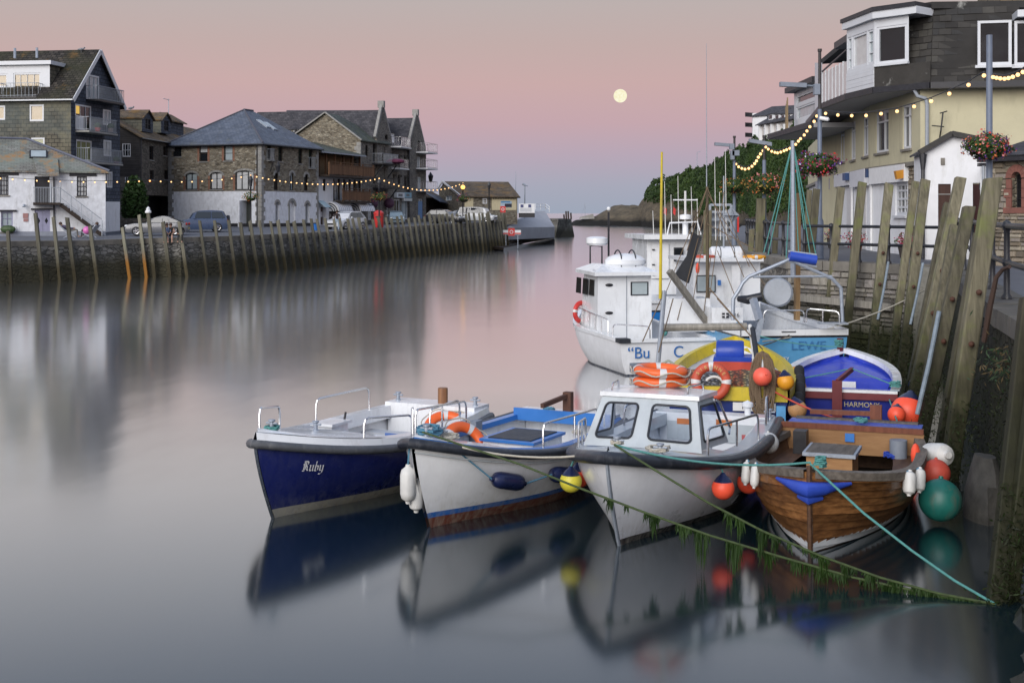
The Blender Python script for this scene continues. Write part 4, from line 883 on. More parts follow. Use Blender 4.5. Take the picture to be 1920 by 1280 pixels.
# ------------------------------------------------------------ foliage and small makers
def quad_cloud(P, size, nrm=None, aspect=.6, seed=1, tilt=1.0):
    """leaf-sized quads at points P (n,3); returns (verts, faces)"""
    g = np.random.default_rng(seed); n = len(P); P = np.asarray(P); size = np.broadcast_to(size, (n,))
    d = g.normal(size=(n, 3)); 
    if nrm is not None: d = d*tilt+np.asarray(nrm)
    d /= np.linalg.norm(d, axis=1)[:, None]; a = g.normal(size=(n, 3)); a -= d*(a*d).sum(1)[:, None]; a /= np.linalg.norm(a, axis=1)[:, None]; c = np.cross(d, a)
    s = (size*g.uniform(.6, 1.3, n))[:, None]; a = a*s; c = c*s*aspect
    V = np.stack([P-a, P-c*.8+a*.1, P+a, P+c*.8+a*.1], 1).reshape(-1, 3)
    return V, np.arange(4*n).reshape(-1, 4)
def cloud_obj(name, mats, P, size, midx=None, off=(0,0,0), nrm=None, seed=1, aspect=.6):
    V, Fc = quad_cloud(P, size, nrm, aspect, seed); me = bpy.data.meshes.new(name); n = len(Fc)
    me.vertices.add(len(V)); me.vertices.foreach_set('co', (V-np.array(off)).astype(np.float32).ravel())
    me.loops.add(4*n); me.loops.foreach_set('vertex_index', Fc.astype(np.int32).ravel())
    me.polygons.add(n); me.polygons.foreach_set('loop_start', (np.arange(n)*4).astype(np.int32))
    for m in (mats if isinstance(mats, (list, tuple)) else [mats]): me.materials.append(m)
    if midx is not None: me.polygons.foreach_set('material_index', np.asarray(midx, dtype=np.int32))
    me.update(calc_edges=True); me.validate()
    o = bpy.data.objects.new(name, me); COL.objects.link(o)
    if name in ('leaves', 'flowers'): o['kind'] = 'stuff'
    return o
def m_leaf(name, c1, c2, scale=.5, rough=.6):
    t = NT(name); w = t.worldpos(); c = t.ramp(t.noise(w, scale, 4, .6), [(.3, c1), (.7, c2)])
    tr = t.n.new('ShaderNodeBsdfTranslucent'); t.l.new(c, tr.inputs[0]); mx = t.n.new('ShaderNodeMixShader'); mx.inputs[0].default_value = .25
    t.done(c, rough, .25); t.l.new(t.b.outputs[0], mx.inputs[1]); t.l.new(tr.outputs[0], mx.inputs[2]); t.l.new(mx.outputs[0], t.n['Material Output'].inputs[0]); return t.m
MT['leaf_dark'] = m_leaf('hill_foliage', (.018, .036, .012), (.05, .085, .024), .12)
MT['leaf_mid'] = m_leaf('hill_foliage_light', (.035, .065, .018), (.075, .12, .03), .2)
MT['leaf_bush'] = m_leaf('bush_foliage', (.03, .065, .02), (.06, .12, .035), 1.5)
PET = {'red': m_plain('red_petals', (.5, .03, .02), .6, .3, 30), 'purple': m_plain('purple_petals', (.11, .035, .22), .6, .3, 30), 'magenta': m_plain('magenta_petals', (.34, .02, .10), .6, .3, 30),
       'pink': m_plain('pink_petals', (.6, .22, .22), .6, .3, 30), 'white': m_plain('pale_petals', (.6, .58, .68), .6, .2, 30), 'orange': m_plain('orange_petals', (.5, .13, .03), .6, .3, 30), 'yellow': m_plain('dry_petals', (.42, .28, .07), .6, .3, 30)}
def basket(c, r, label, cols, seed, n=900, group=None):
    """hanging flower basket: bowl, leaves, flowers"""
    t = thing('flower_basket', label, 'flower basket', c, group=group); c = Vector(c); g = np.random.default_rng(seed)
    b = MB(); b.lathe(c-Z3*r*.45, [(0.02, 0), (r*.45, .05*r), (r*.72, .42*r), (r*.68, .44*r), (0.02, .4*r)], 14); b.build('bowl', MT['dark_wood'], t, True)
    d = g.normal(size=(n, 3)); d /= np.linalg.norm(d, axis=1)[:, None]; rad = g.uniform(.55, 1.0, n)**.6
    lob = np.array([1+.5*mnoise.noise(Vector(q)*2.2+Vector((seed, 0, 0))) for q in d.tolist()])
    P = np.array(c)+d*(rad*lob)[:, None]*np.array([r*1.25, r*1.25, r*.72])+np.array([0, 0, r*.18])
    o = cloud_obj('leaves', [MT['leaf_bush'], MT['leaf_mid']], P, r*.125, g.integers(0, 2, n), tuple(c), None, seed); o.parent = t
    k = int(n*.36); d = g.normal(size=(k, 3)); d[:, 2] = d[:, 2]*.8; d /= np.linalg.norm(d, axis=1)[:, None]
    lob = np.array([1+.5*mnoise.noise(Vector(q)*2.2+Vector((seed, 0, 0))) for q in d.tolist()])
    P = np.array(c)+d*(lob*g.uniform(.92, 1.08, k))[:, None]*np.array([r*1.27, r*1.27, r*.76])+np.array([0, 0, r*.18]); P = P[P[:, 2] > c.z-r*.75]
    idx = [int(len(cols)*(.5+.5*mnoise.noise(Vector(q)*(1.5/r)+Vector((0, seed, 0)))*1.6)) % len(cols) for q in P.tolist()]
    o = cloud_obj('flowers', [PET[q] for q in cols], P, r*.075, idx, tuple(c), (P-np.array(c))/r, seed+5, .9); o.parent = t
    return t
def festoon(pts, label, r=.05, spacing=None, n=12, cable=.018, group='strings of festoon lights'):
    """cable with hanging lamp-holders and glowing bulbs; pts = list of world points of the bulbs"""
    t = thing('festoon_string', label, 'string lights', pts[len(pts)//2], group=group)
    b = MB(); b.tube([Vector(p)+Z3*(r*1.9) for p in pts], cable, 5); b.build('cable', MT['cable'], t, True)
    for p in pts:
        p = Vector(p); q = MB(); q.lathe(p, [(r*.35, r*2.0), (r*.42, r*1.0), (r*.36, r*.85)], 8); h = q.build('lamp_holder', MT['black'], t)
        q = MB(); q.ball(p, r, 10); q.build('bulb', MT['bulb'], h, True)
    return t
# ------------------------------------------------------------ fender piles of the far quay
LP = [(5, 432), (56, 399.5), (89.5, 404), (118, 407), (158, 425), (217, 423), (249.5, 401), (276, 398), (304.5, 414), (330, 415), (362, 414), (389, 414), (415, 414), (435, 414), (455, 413.5), (474, 413.5), (493, 413), (507, 412.5), (524, 412), (539, 411.5),
      (554, 411), (569, 411), (582, 410.5), (597, 410), (611, 409), (624, 409), (637, 409), (650, 409), (661, 409), (674, 408), (685, 408), (698, 407), (711, 407), (720, 406), (732, 406), (743, 405), (754, 405), (764, 404), (775, 404), (783, 403), (793, 402), (802, 402),
      (811, 401), (819, 401), (828, 401), (836, 401), (846, 400), (854, 400), (862, 400), (870, 399), (878, 399), (887, 399), (893, 398), (902, 398), (907, 398), (913, 398), (920, 398), (925, 398), (931, 398), (936, 398), (941, 398)]
def pile_mesh(b, foot, head, w, dpt, seed, cut=0.0, rings=7):
    """squared timber with worn arrises and a sawn, slightly sloping head"""
    foot, head = Vector(foot), Vector(head); ax = (head-foot).normalized(); x = Vector((1, 0, 0)); x = (x-ax*x.dot(ax)).normalized(); y = ax.cross(x); ch = .16; rows = []
    for i in range(rings):
        k = i/(rings-1); c = foot.lerp(head, k); r = []
        for a, d in ((-1+ch, -1), (1-ch, -1), (1, -1+ch), (1, 1-ch), (1-ch, 1), (-1+ch, 1), (-1, 1-ch), (-1, -1+ch)):
            j = 1+.07*mnoise.noise(Vector((a*2+seed*3.1, d*2, k*9))); q = c+x*(a*w/2*j)+y*(d*dpt/2*j)
            if i == rings-1: q += ax*(a*cut*w*.5)
            r.append(q)
        rows.append(r)
    b.grid(rows, True); b.add(rows[-1], [tuple(range(8))]); return b
MT['pile_orange'] = m_wood('rust_stained_fender_timber', (.15, .145, .11), (.28, .27, .2), .85, (1, 1, .1), 10, .5, (.9, 1.9, (.38, .17, .03), (.22, .1, .025)))
for i, (px, py) in enumerate(LP):
    sh = 15-7*max(0, (px-700)/245); sh = sh if px > 40 else 8; p, zt = lq_plan(min(px+sh, 944)); p2, _ = lq_plan(min(px+sh, 944)-12); tg = Vector((p.x-p2.x, p.y-p2.y)).normalized(); nq = Vector((tg.y, -tg.x)); fq = p.xy+nq*.62; D = fq.y; fx = fq.x; sx_ = HX+fx/D*F-(px+sh); 
    top = at(px+sx_+random.uniform(-2, 2), py+random.uniform(-1.5, 4), D-.05); down = (Vector((fx, D-.1, 0))-top); foot = top+down*1.25
    orange = px in (217, 249.5); b = MB(); pile_mesh(b, foot, top, (.20 if px < 500 else .24)*random.uniform(.85, 1.2), .2, i, random.uniform(-.4, .4))
    lab = ('rust-orange stained timber fender post against the far quay' if orange else 'weathered timber fender post along the far quay')
    if i == 7: lab = 'grey timber fender post with a white metal cap on the far quay'
    o = b.top('fender_pile', MT['pile_orange'] if orange else MT['pile_far'], lab, 'post', 'fender posts along the far quay')
    if i == 7: b = MB(); b.lathe(top, [(.2, 0), (.2, .1), (.12, .2), (.13, .3), (0, .42)], 10); b.build('cap', MT['white'], o)
# ------------------------------------------------------------ vehicles
def car_paint(name, c): return m_plain(name, c, .3, .04, 2, coat=.4)
MT['tyre'] = m_plain('tyre', (.015, .015, .017), .8, .2, 20); MT['car_glass'] = m_plain('car_glass', (.02, .026, .032), .04, .1, 1, spec=.8); MT['tail'] = m_plain('tail_lamp', (.35, .01, .01), .2); MT['head'] = m_plain('head_lamp', (.75, .78, .8), .1, .1, 8, spec=.8)
def car(label, loc, rz, paint, L=4.3, Wd=1.78, Ht=1.5, hood=.26, tailk=.97, belt=.92, wind=.42, back=.9, roofx=(.52, .78), clear=.2, spare=False, wr=.32, cat='car'):
    """car along +x; profile fractions run from the nose (0) to the tail (1)"""
    t = thing('parked_car', label, cat, loc, rz, 'vehicles parked on the harbourside street'); X = lambda k: L/2-k*L; hw = Wd/2
    prof = [(0.0, .32, .55), (.015, .24, .70), (.05, .2, .78), (.14, clear, .86), (hood, clear, belt+.01), (.5, clear, belt+.04), (.8, clear, belt+.06), (tailk-.05, clear, belt+.05), (tailk, .24, belt), (1.0, .34, .62 if not spare else belt-.05)]
    b = MB(); rows = []
    for k, zb, zt in prof:
        e_ = .80 if k in (0.0, 1.0) else (.93 if k < .04 or k > .95 else 1.0); w = hw*e_
        rows.append([(X(k), -w*.92, zb), (X(k), -w, zb+.16), (X(k), -w*1.0, zb+(zt-zb)*.62), (X(k), -w*.93, zt-.03), (X(k), -w*.8, zt), (X(k), w*.8, zt), (X(k), w*.93, zt-.03), (X(k), w, zb+(zt-zb)*.62), (X(k), w, zb+.16), (X(k), w*.92, zb)])
    b.grid(rows, True); b.add(rows[0], [tuple(range(10))]); b.add(rows[-1], [tuple(range(9, -1, -1))]); body = b.build('body', paint, t, True)
    gl = [(hood+.02, belt-.02, .9), (roofx[0]-.11, Ht-.22, .78), (roofx[0], Ht-.05, .70), ((roofx[0]+roofx[1])/2, Ht, .69), (roofx[1], Ht-.05, .70), (back, belt+.02, .86)]
    low = [(k, belt, .9) for k, _, _ in gl]
    b = MB(); rows = [[(X(k), -hw*.9, belt-.03), (X(k), -hw*(w+.04), (belt+z)/2 if z > belt else z), (X(k), -hw*w, z), (X(k), hw*w, z), (X(k), hw*(w+.04), (belt+z)/2 if z > belt else z), (X(k), hw*.9, belt-.03)] for k, z, w in gl]
    b.grid(rows, False); b.build('roof', paint, t, True)
    def pane(pts, nm='window_glass'): q = MB(); q.poly(*pts); q.build(nm, MT['car_glass'], t)
    z1, z0 = Ht-.12, belt+.06
    for s in (-1, 1):
        q0 = lambda k, z: (X(k), s*(hw*(.9-(z-belt)/(Ht-belt)*.19)+.012), z)
        ks = (hood+.10, roofx[0]-.02, roofx[0]+.0, roofx[0]+(roofx[1]-roofx[0])*.48, roofx[0]+(roofx[1]-roofx[0])*.53, roofx[1]-.0, back-.05)
        pane([q0(ks[0], z0), q0(ks[3], z0), q0(ks[3], z1), q0(ks[1]-.03, z1)]); pane([q0(ks[4], z0), q0(ks[5]+.03, z0), q0(ks[5]-.01, z1), q0(ks[4], z1)])
        if back-roofx[1] > .06: pane([q0(ks[5]+.05, z0), q0(ks[6], z0), q0(ks[5]+.015, z1-.05)])
    a, c = gl[0], gl[1]; pane([(X(hood+.045), -hw*.8, belt+.03), (X(hood+.045), hw*.8, belt+.03), (X(roofx[0]-.045)+.03, hw*.66, Ht-.1), (X(roofx[0]-.045)+.03, -hw*.66, Ht-.1)], 'windscreen')
    pane([(X(back)-.03, -hw*.72, belt+.08), (X(back)-.03, hw*.72, belt+.08), (X(roofx[1]+.02)-.04, hw*.62, Ht-.1), (X(roofx[1]+.02)-.04, -hw*.62, Ht-.1)], 'rear_window')
    for k in (.19, .80):
        for s in (-1, 1):
            q = MB(); q.lathe((X(k), s*(hw-.2), wr), [(wr*.6, -.0), (wr*.96, 0), (wr, .03), (wr, .18), (wr*.95, .215), (wr*.66, .22), (wr*.62, .19), (.01, .18)], 20, (0, s, 0)); w = q.build('wheel', MT['tyre'], t, True)
            q = MB()
            for i in range(5): an = i*2*math.pi/5; q.beam((X(k), s*(hw+.0), wr), (X(k)+math.cos(an)*wr*.62, s*(hw+.0), wr+math.sin(an)*wr*.62), .05, .09, (0, 1, 0))
            q.torus((X(k), s*hw, wr), wr*.62, .025, (0, 1, 0), 18, 5); q.build('rim', MT['steel'], w)
    for s in (-1, 1):
        q = MB(); q.ball((X(.022), s*hw*.7, .68), (.14, .2, .085), 10); q.build('headlight', MT['head'], t, True); q = MB(); q.ball((X(.985), s*hw*.74, .82), (.07, .16, .1 if not spare else .22), 10); q.build('tail_light', MT['tail'], t, True)
        q = MB(); q.ball((X(hood+.1), s*(hw+.08), belt+.08), (.07, .1, .07), 8); q.build('wing_mirror', paint, t, True)
    q = MB(); q.box(X(0)-.06, X(0)+.012, -.5, .5, .4, .56); q.build('grille', MT['black'], t); q = MB(); q.box(X(1)-.012, X(1)+.05, -.26, .26, .46, .57); q.build('number_plate', m_plain('plate', (.6, .5, .12), .5), t)
    if spare: q = MB(); q.lathe((X(1)+.02, 0, .95), [(.0, -.24), (.3, -.23), (.34, -.18), (.34, -.02), (.3, 0)], 18, (1, 0, 0)); q.build('spare_wheel', MT['black'], t, True)
    return t
def park(px, D): return on_street(px, D)
car('silver coupe car parked beside the ivy bush', park(296, 90.5), R(186), car_paint('silver_car', (.13, .135, .15)), 4.3, 1.75, 1.38, .30, .97, .86, back=.93, roofx=(.52, .68))
car('dark blue off-roader with a spare wheel on its tail', park(376, 99), R(198), car_paint('blue_car', (.05, .075, .14)), 4.0, 1.8, 1.68, .27, .99, 1.0, back=.985, roofx=(.47, .90), spare=True, wr=.36)
car('white crossover car facing the quay edge', park(649, 114.5), R(-118), car_paint('white_car', (.55, .56, .58)), 4.3, 1.85, 1.62, .27, .98, .98, back=.95, roofx=(.5, .82), wr=.35)
car('small silver-blue car parked by the shop door', park(742, 139), R(-80), car_paint('silver_blue_car', (.25, .33, .38)), 3.8, 1.68, 1.45, .25, .98, .9, back=.95, roofx=(.48, .82))
car('black hatchback car behind the fender posts', park(834, 138), R(-20), car_paint('black_car', (.015, .016, .02)), 4.1, 1.75, 1.55, .26, .98, .95, back=.96, roofx=(.48, .84))
car('white pickup van parked near the fish shed', park(895, 147), R(-15), car_paint('white_van', (.5, .52, .54)), 4.4, 1.8, 1.75, .18, .99, 1.0, back=.985, roofx=(.36, .93), cat='van')
car('grey car half hidden beside the fish shed', park(858, 158), R(200), car_paint('grey_car', (.2, .22, .25)), 4.0, 1.7, 1.45, .28, .97, .9, back=.93, roofx=(.5, .75))
# ------------------------------------------------------------ people
def human(label, loc, rz, J, cloth, hairc, group='people on the far quay'):
    """one skinned body; J: joint -> (x,y,z); cloth: region -> colour"""
    names = ['pel', 'che', 'nec', 'hea', 'top', 'ls', 'le', 'lw', 'lh', 'rs', 're', 'rw', 'rh', 'lp', 'lk', 'la', 'lf', 'rp', 'rk', 'ra', 'rf']
    rad = dict(pel=.155, che=.16, nec=.06, hea=.10, top=.085, ls=.07, le=.048, lw=.036, lh=.045, rs=.07, re=.048, rw=.036, rh=.045, lp=.095, lk=.065, la=.045, lf=.04, rp=.095, rk=.065, ra=.045, rf=.04)
    ed = [('pel', 'che'), ('che', 'nec'), ('nec', 'hea'), ('hea', 'top'), ('che', 'ls'), ('ls', 'le'), ('le', 'lw'), ('lw', 'lh'), ('che', 'rs'), ('rs', 're'), ('re', 'rw'), ('rw', 'rh'), ('pel', 'lp'), ('lp', 'lk'), ('lk', 'la'), ('la', 'lf'), ('pel', 'rp'), ('rp', 'rk'), ('rk', 'ra'), ('ra', 'rf')]
    me = bpy.data.meshes.new('person'); me.from_pydata([J[n] for n in names], [(names.index(a), names.index(c)) for a, c in ed], [])
    o = bpy.data.objects.new('person', me); COL.objects.link(o); o.modifiers.new('s', 'SKIN'); o.modifiers.new('u', 'SUBSURF').levels = 1
    sv = me.skin_vertices[0].data
    for i, n in enumerate(names): sv[i].radius = (rad[n], rad[n]*.8 if n in ('pel', 'che') else rad[n]); sv[i].use_root = (n == 'pel')
    me2 = bpy.data.meshes.new_from_object(o.evaluated_get(bpy.context.evaluated_depsgraph_get())); bpy.data.objects.remove(o)
    reg = {('pel', 'che'): 't', ('che', 'nec'): 't', ('che', 'ls'): 't', ('che', 'rs'): 't', ('ls', 'le'): 'a', ('rs', 're'): 'a', ('le', 'lw'): 'b', ('re', 'rw'): 'b', ('pel', 'lp'): 'l', ('pel', 'rp'): 'l', ('lp', 'lk'): 'l', ('rp', 'rk'): 'l', ('lk', 'la'): 'c', ('rk', 'ra'): 'c', ('la', 'lf'): 'f', ('ra', 'rf'): 'f'}
    mats = [MT['skin']]; key = {}
    for k, c in cloth.items(): key[k] = len(mats); mats.append(m_plain('cloth_%s' % k, c, .85, .2, 20))
    for m in mats: me2.materials.append(m)
    for p in me2.polygons:
        best = min(ed, key=lambda q: (lambda a, c, x: (x-(a+(c-a)*max(0, min(1, (x-a).dot(c-a)/(c-a).length_squared)))).length)(Vector(J[q[0]]), Vector(J[q[1]]), p.center))
        p.material_index = key.get(reg.get(best, ''), 0); p.use_smooth = True
    t = bpy.data.objects.new('person', me2); COL.objects.link(t); t.location = loc; t.rotation_euler = (0, 0, rz); tag(t, label, 'person', group)
    h = Vector(J['hea']); b = MB(); b.ball(h+Vector((0, -.025, .05)), (.115, .125, .12), 10); b.build('hair', m_plain('hair', hairc, .7), t, True)
    return t
STAND = dict(pel=(0, 0, .95), che=(0, 0, 1.3), nec=(0, 0, 1.48), hea=(0, .02, 1.6), top=(0, .02, 1.7), ls=(-.2, 0, 1.4), le=(-.25, .02, 1.14), lw=(-.2, .16, 1.0), lh=(-.12, .22, 1.02), rs=(.2, 0, 1.4), re=(.26, .02, 1.14), rw=(.22, .14, .95), rh=(.16, .2, .92),
             lp=(-.1, 0, .86), lk=(-.11, .03, .48), la=(-.11, 0, .08), lf=(-.12, .16, .04), rp=(.1, 0, .86), rk=(.12, .02, .48), ra=(.13, -.02, .08), rf=(.15, .14, .04))
SIT = dict(pel=(0, 0, .16), che=(0, .04, .5), nec=(0, .06, .68), hea=(0, .1, .8), top=(0, .11, .9), ls=(-.19, .04, .6), le=(-.24, .12, .36), lw=(-.16, .3, .26), lh=(-.08, .36, .24), rs=(.19, .04, .6), re=(.24, .1, .36), rw=(.18, .28, .24), rh=(.1, .34, .22),
           lp=(-.1, .08, .12), lk=(-.11, .5, .14), la=(-.11, .52, -.28), lf=(-.11, .64, -.33), rp=(.1, .08, .12), rk=(.13, .5, .14), ra=(.16, .56, -.28), rf=(.16, .68, -.33))
for px, c, l in ((313.5, dict(t=(.16, .22, .38), a=(.16, .22, .38), l=(.08, .08, .1), c=(.08, .08, .1)), 'person in a blue shirt sitting on the quay edge'), (320.5, dict(t=(.02, .02, .02), l=(.03, .03, .03)), 'bare-legged person in a black top sitting on the quay edge'), (339, dict(t=(.015, .015, .015), a=(.015, .015, .015), b=(.015, .015, .015), l=(.02, .02, .02), c=(.02, .02, .02)), 'person all in black with long hair sitting on the quay edge')):
    p, zt = lq_plan(px); human(l, (p.x, p.y-.05, zt+.02), R(180+12), SIT, c, (.06, .03, .02))
human('person in a dark top and pale jeans by the white car', on_street(632, 109.5), R(20), STAND, dict(t=(.03, .02, .02), a=(.03, .02, .02), l=(.33, .42, .52), c=(.33, .42, .52)), (.05, .03, .02))
REC = {k: Vector((v[0], v[1], v[2]+.42)) for k, v in SIT.items()}
for k in ('che', 'nec', 'hea', 'top', 'ls', 'rs', 'le', 're'): q = REC[k]; d = q.z-.55; REC[k] = Vector((q.x, q.y-d*.95, .55+d*.55))
REC = {k: tuple(v) for k, v in REC.items()}
for px, D, rz, c, l in ((130, 85.5, -75, dict(t=(.06, .05, .09), a=(.06, .05, .09), b=(.06, .05, .09), l=(.13, .12, .11), c=(.13, .12, .11)), 'person lounging in a deckchair under the cottage stair'), (168, 86, 75, dict(t=(.02, .02, .025), a=(.02, .02, .025), l=(.02, .02, .025), c=(.02, .02, .025)), 'person in black lounging at the foot of the stair')):
    o = on_street(px, D); human(l, o, R(rz), REC, c, (.06, .03, .02))
    ch = thing('deckchair', 'folding deckchair holding the %s' % ('person under the stair' if px == 130 else 'person in black'), 'chair', o, R(rz)); b = MB(); b.obox((0, .1, .38), (.28, 0, 0), (0, .32, .02), (0, 0, .02)); b.obox((0, -.4, .62), (.28, 0, 0), (0, -.2, .26), (0, .02, .02)); b.build('sling', m_plain('deckchair_sling%d' % px, (.4, .42, .46), .8), ch)
    b = MB()
    for s in (-.29, .29): b.beam((s, .42, .02), (s, -.62, .85), .04, .04); b.beam((s, -.35, .02), (s, .42, .42), .04, .04)
    b.build('frame', MT['galv'], ch)
o = on_street(163, 84.6); b = MB(); b.ball(o+Z3*.55, .27, 14); b.top('balloon', m_plain('pink_ball', (.6, .15, .42), .3), 'round pink ball beside the person in black', 'ball', smooth=True)
# ------------------------------------------------------------ left street furniture
def street_lamp(px, D, ytop, label, lit=False):
    o = on_street(px, D); zt = zof(ytop, D); t = thing('street_lamp', label, 'street lamp', o, group='lamp posts on the far quay'); b = MB(); hgt = zt-o.z
    b.lathe(o, [(.16, 0), (.16, .5), (.09, .6), (.075, .9), (.06, hgt-1.1), (.1, hgt-1.05), (.05, hgt-1)], 10); b.build('post', MT['black_iron'], t, True)
    q = MB(); q.lathe(o+Z3*(hgt-1.0), [(.0, 0), (.1, .02), (.2, .55), (.24, .57), (.1, .85), (.03, .95), (0, 1.05)], 6); q.build('lantern', MT['bulb'] if lit else MT['black_iron'], t)
    return o
street_lamp(470, 101.5, 327, 'black lamp post with a flower basket before the stone house'); street_lamp(711, 120, 334, 'black lamp post with a flower basket by the red bin'); street_lamp(868, 146, 342, 'black lamp post with its amber lantern lit'); street_lamp(917, 148, 340, 'tall thin black post beside the fish shed')
MT['amber'] = m_emit('amber_lantern', (1, .5, .12), 2)
b = MB(); b.ball(at(868, 351, 145.6), .26, 10); b.top('lamp_globe', MT['amber'], 'glowing amber globe of the lit quay lamp', 'lamp', smooth=True)
basket(at(470, 371, 101), .55, 'dry yellowing flower basket on the lamp post before the stone house', ('yellow', 'orange'), 3, 350); basket(at(711, 371, 119.5), .62, 'leafy green flower basket on the lamp post by the red bin', ('yellow', 'red'), 4, 350); basket(at(870, 374, 145), .7, 'dark leafy flower basket on the amber-lit lamp post', ('red', 'purple'), 5, 300)
def lstring(p0, p1, sag, n, label, r):
    (xa, ya, Da), (xb, yb, Db) = p0, p1; a, c = at(xa, ya, Da), at(xb, yb, Db); festoon([p-Z3*.05 for p in catenary(a, c, sag, n)], label, r, cable=.016)
lstring((-70, 327, 86), (281, 338, 94), .25, 16, 'festoon lights strung past the white cottage', .055); lstring((281, 338, 94), (470, 328, 101.5), .25, 10, 'festoon lights strung before the arched windows of the stone house', .055)
lstring((470, 328, 101.5), (711, 334, 120), .62, 25, 'festoon lights strung before the timber balconies', .06); lstring((711, 334, 120), (868, 343, 146), .95, 20, 'festoon lights strung before the warehouse flats', .066)
o = on_street(710, 122); b = MB(); b.lathe(o, [(.42, 0), (.46, .1), (.46, 1.25), (.5, 1.28), (.5, 1.4), (.3, 1.6), (0, 1.65)], 16); t = b.top('litter_bin', MT['red'], 'tall red pillar-shaped bin on the harbourside street', 'bin', smooth=True)
b = MB(); b.box(o.x-.25, o.x+.25, o.y-.5, o.y-.45, o.z+.95, o.z+1.1); b.build('slot', MT['black'], t)
o = on_street(591, 108); b = MB(); b.lathe(o, [(.22, 0), (.28, .5), (.3, .55), (.27, .52), (.02, .3)], 14); b.top('bucket', m_plain('blue_plastic', (.03, .16, .5), .4), 'small blue bucket left on the far quay', 'bucket', smooth=True)
P = np.random.default_rng(2).normal(size=(2600, 3)); P /= np.linalg.norm(P, axis=1)[:, None]; P *= np.random.default_rng(3).uniform(.7, 1.05, (2600, 1)); c = on_street(253, 100)
t = thing('ivy_bush', 'green ivy bush growing between the houses', 'bush', c); o = cloud_obj('crown', [MT['leaf_bush'], MT['leaf_dark']], P*np.array([.95, .8, 2.1])+np.array(c)+np.array([0, 0, 2.2]), .2, np.random.default_rng(4).integers(0, 2, 2600), tuple(c)); o.parent = t
b = MB(); b.tube([c, c+Vector((.1, 0, 1.2)), c+Vector((-.1, 0, 2.6))], [.14, .1, .05], 7); b.build('trunk', MT['dark_wood'], t)
b = MB(); b.obox(on_street(253, 99)+Z3*.55, (1.1, 0, 0), (0, .15, 0), (0, 0, .55)); b.top('garden_wall', MT['stone_dark'], 'low dark stone wall under the ivy bush', 'wall')
def gull(px, py, D, label, k=1.0):
    p = at(px, py, D); b = MB(); b.lathe(p, [(.01, -.28), (.07, -.15), (.11, .02), (.08, .15), (.05, .2), (.01, .3)], 8, (1, .2, .12)); b.ball(p+Vector((.24, .05, .12)), .07, 8); b.tube([p+Vector((.28, .05, .12)), p+Vector((.38, .05, .1))], [.02, .005], 5); b.tube([p+Vector((0, 0, -.05)), p+Vector((0, 0, -.3))], .015, 5); b.top('gull', m_plain('gull_grey', (.22, .23, .25), .8), label, 'bird', smooth=True)
gull(152, 92.5, 102, 'grey gull perched on the apartment house ridge'); gull(245, 203, 115, 'grey gull perched on the brown house ridge')
# ------------------------------------------------------------ quay end, slip, pier
p, zt = lq_plan(945); q = plan(925, 200); b = MB(); b.grid([[(p.x, p.y-.3, -1), (p.x, p.y-.3, zt)], [(p.x-.5, p.y+5, -1), (p.x-.5, p.y+5, zt)], [(q.x, q.y, -1), (q.x, q.y, zt+.2)]]); b.top('quay_wall', MT['quay_far'], 'end return of the far quay wall by the slipway', 'wall')
def ramp_thing(name, pts, mat, label, cat, kind=None, th=-1.5): b = MB(); b.prism(pts, (0, 0, th)); return b.top(name, MT[mat], label, cat, kind=kind)
MT['slip'] = m_plain('slipway_concrete', (.33, .34, .37), .8, .15, .5, bump=.3, bscale=4); MT['pale_slip'] = m_plain('wet_slipway', (.30, .29, .28), .5, .2, .5)
ramp_thing('slipway', [onz(944, 420, 2.6), onz(1000, 401.9, 3.9) if False else at(1003, 396, 190), at(1022, 396, 192), at(1040, 425.5, 178), at(950, 427, 160)], 'slip', None, None, 'structure')
b = MB(); b.grid([[at(944, 424, 158), at(944, 470, 158)], [at(950, 427, 160), at(950, 462, 160)], [at(1040, 425.5, 178), at(1040, 446.5, 212)]]); b.top('slip_wall', MT['stone_grey'], 'grey stone retaining wall of the slipway', 'wall')
ramp_thing('slip_apron', [onz(944, 465, .35), onz(1041, 446.5, .05), onz(985, 457, -.15), onz(945, 472, -.15)], 'pale_slip', None, None, 'structure', -.6)
b = MB(); a, c = onz(944, 471, 0), onz(984, 457, 0); b.prism([a+Z3*.42, c+Z3*.4, c+Vector((-1, 6, .4)), a+Vector((-2, 6, .42))], (0, 0, -.3)); b.top('landing_stage', MT['dark_wood'], 'dark timber landing stage beside the slipway', 'jetty')
b = MB(); W0, W1 = onz(1040, 445.5), onz(1079, 443.5); b.prism([(W0.x+.6, W0.y+.3, 3.25), (W1.x-.7, W1.y+.3, 3.2), (W1.x-1.5, W1.y+26, 3.2), (W0.x-3, W0.y+26, 3.2)], (0, 0, -.5)); MT['pier'] = m_rubble('pier_stone', [(.12, .115, .10), (.2, .19, .165), (.27, .255, .22)], (.1, .095, .085), 1.1, 2.2, .8, (.9, 2.0, (.03, .03, .022), (.075, .068, .045)))
b.grid([[(W0.x-3, W0.y+26, -1), (W0.x-3, W0.y+26, 3.2)], [(W0.x, W0.y, -1), (W0.x+.6, W0.y+.3, 2.9)], [(W1.x, W1.y, -1), (W1.x-.7, W1.y+.3, 2.9)], [(W1.x-.8, W1.y+26, -1), (W1.x-1.5, W1.y+26, 2.9)]])
b.top('pier', MT['pier'], 'squat weed-stained stone pier end at the harbour mouth', 'pier')
for px, y in ((1058, 402), (1062, 396), (1066, 396), (1071, 399)): b = MB(); D = 228; b.beam(at(px, 411, D), at(px-.8, y, D), .28, .28); b.top('mooring_post', MT['dark_wood'], 'dark leaning mooring post on the stone pier', 'post', 'posts on the stone pier')
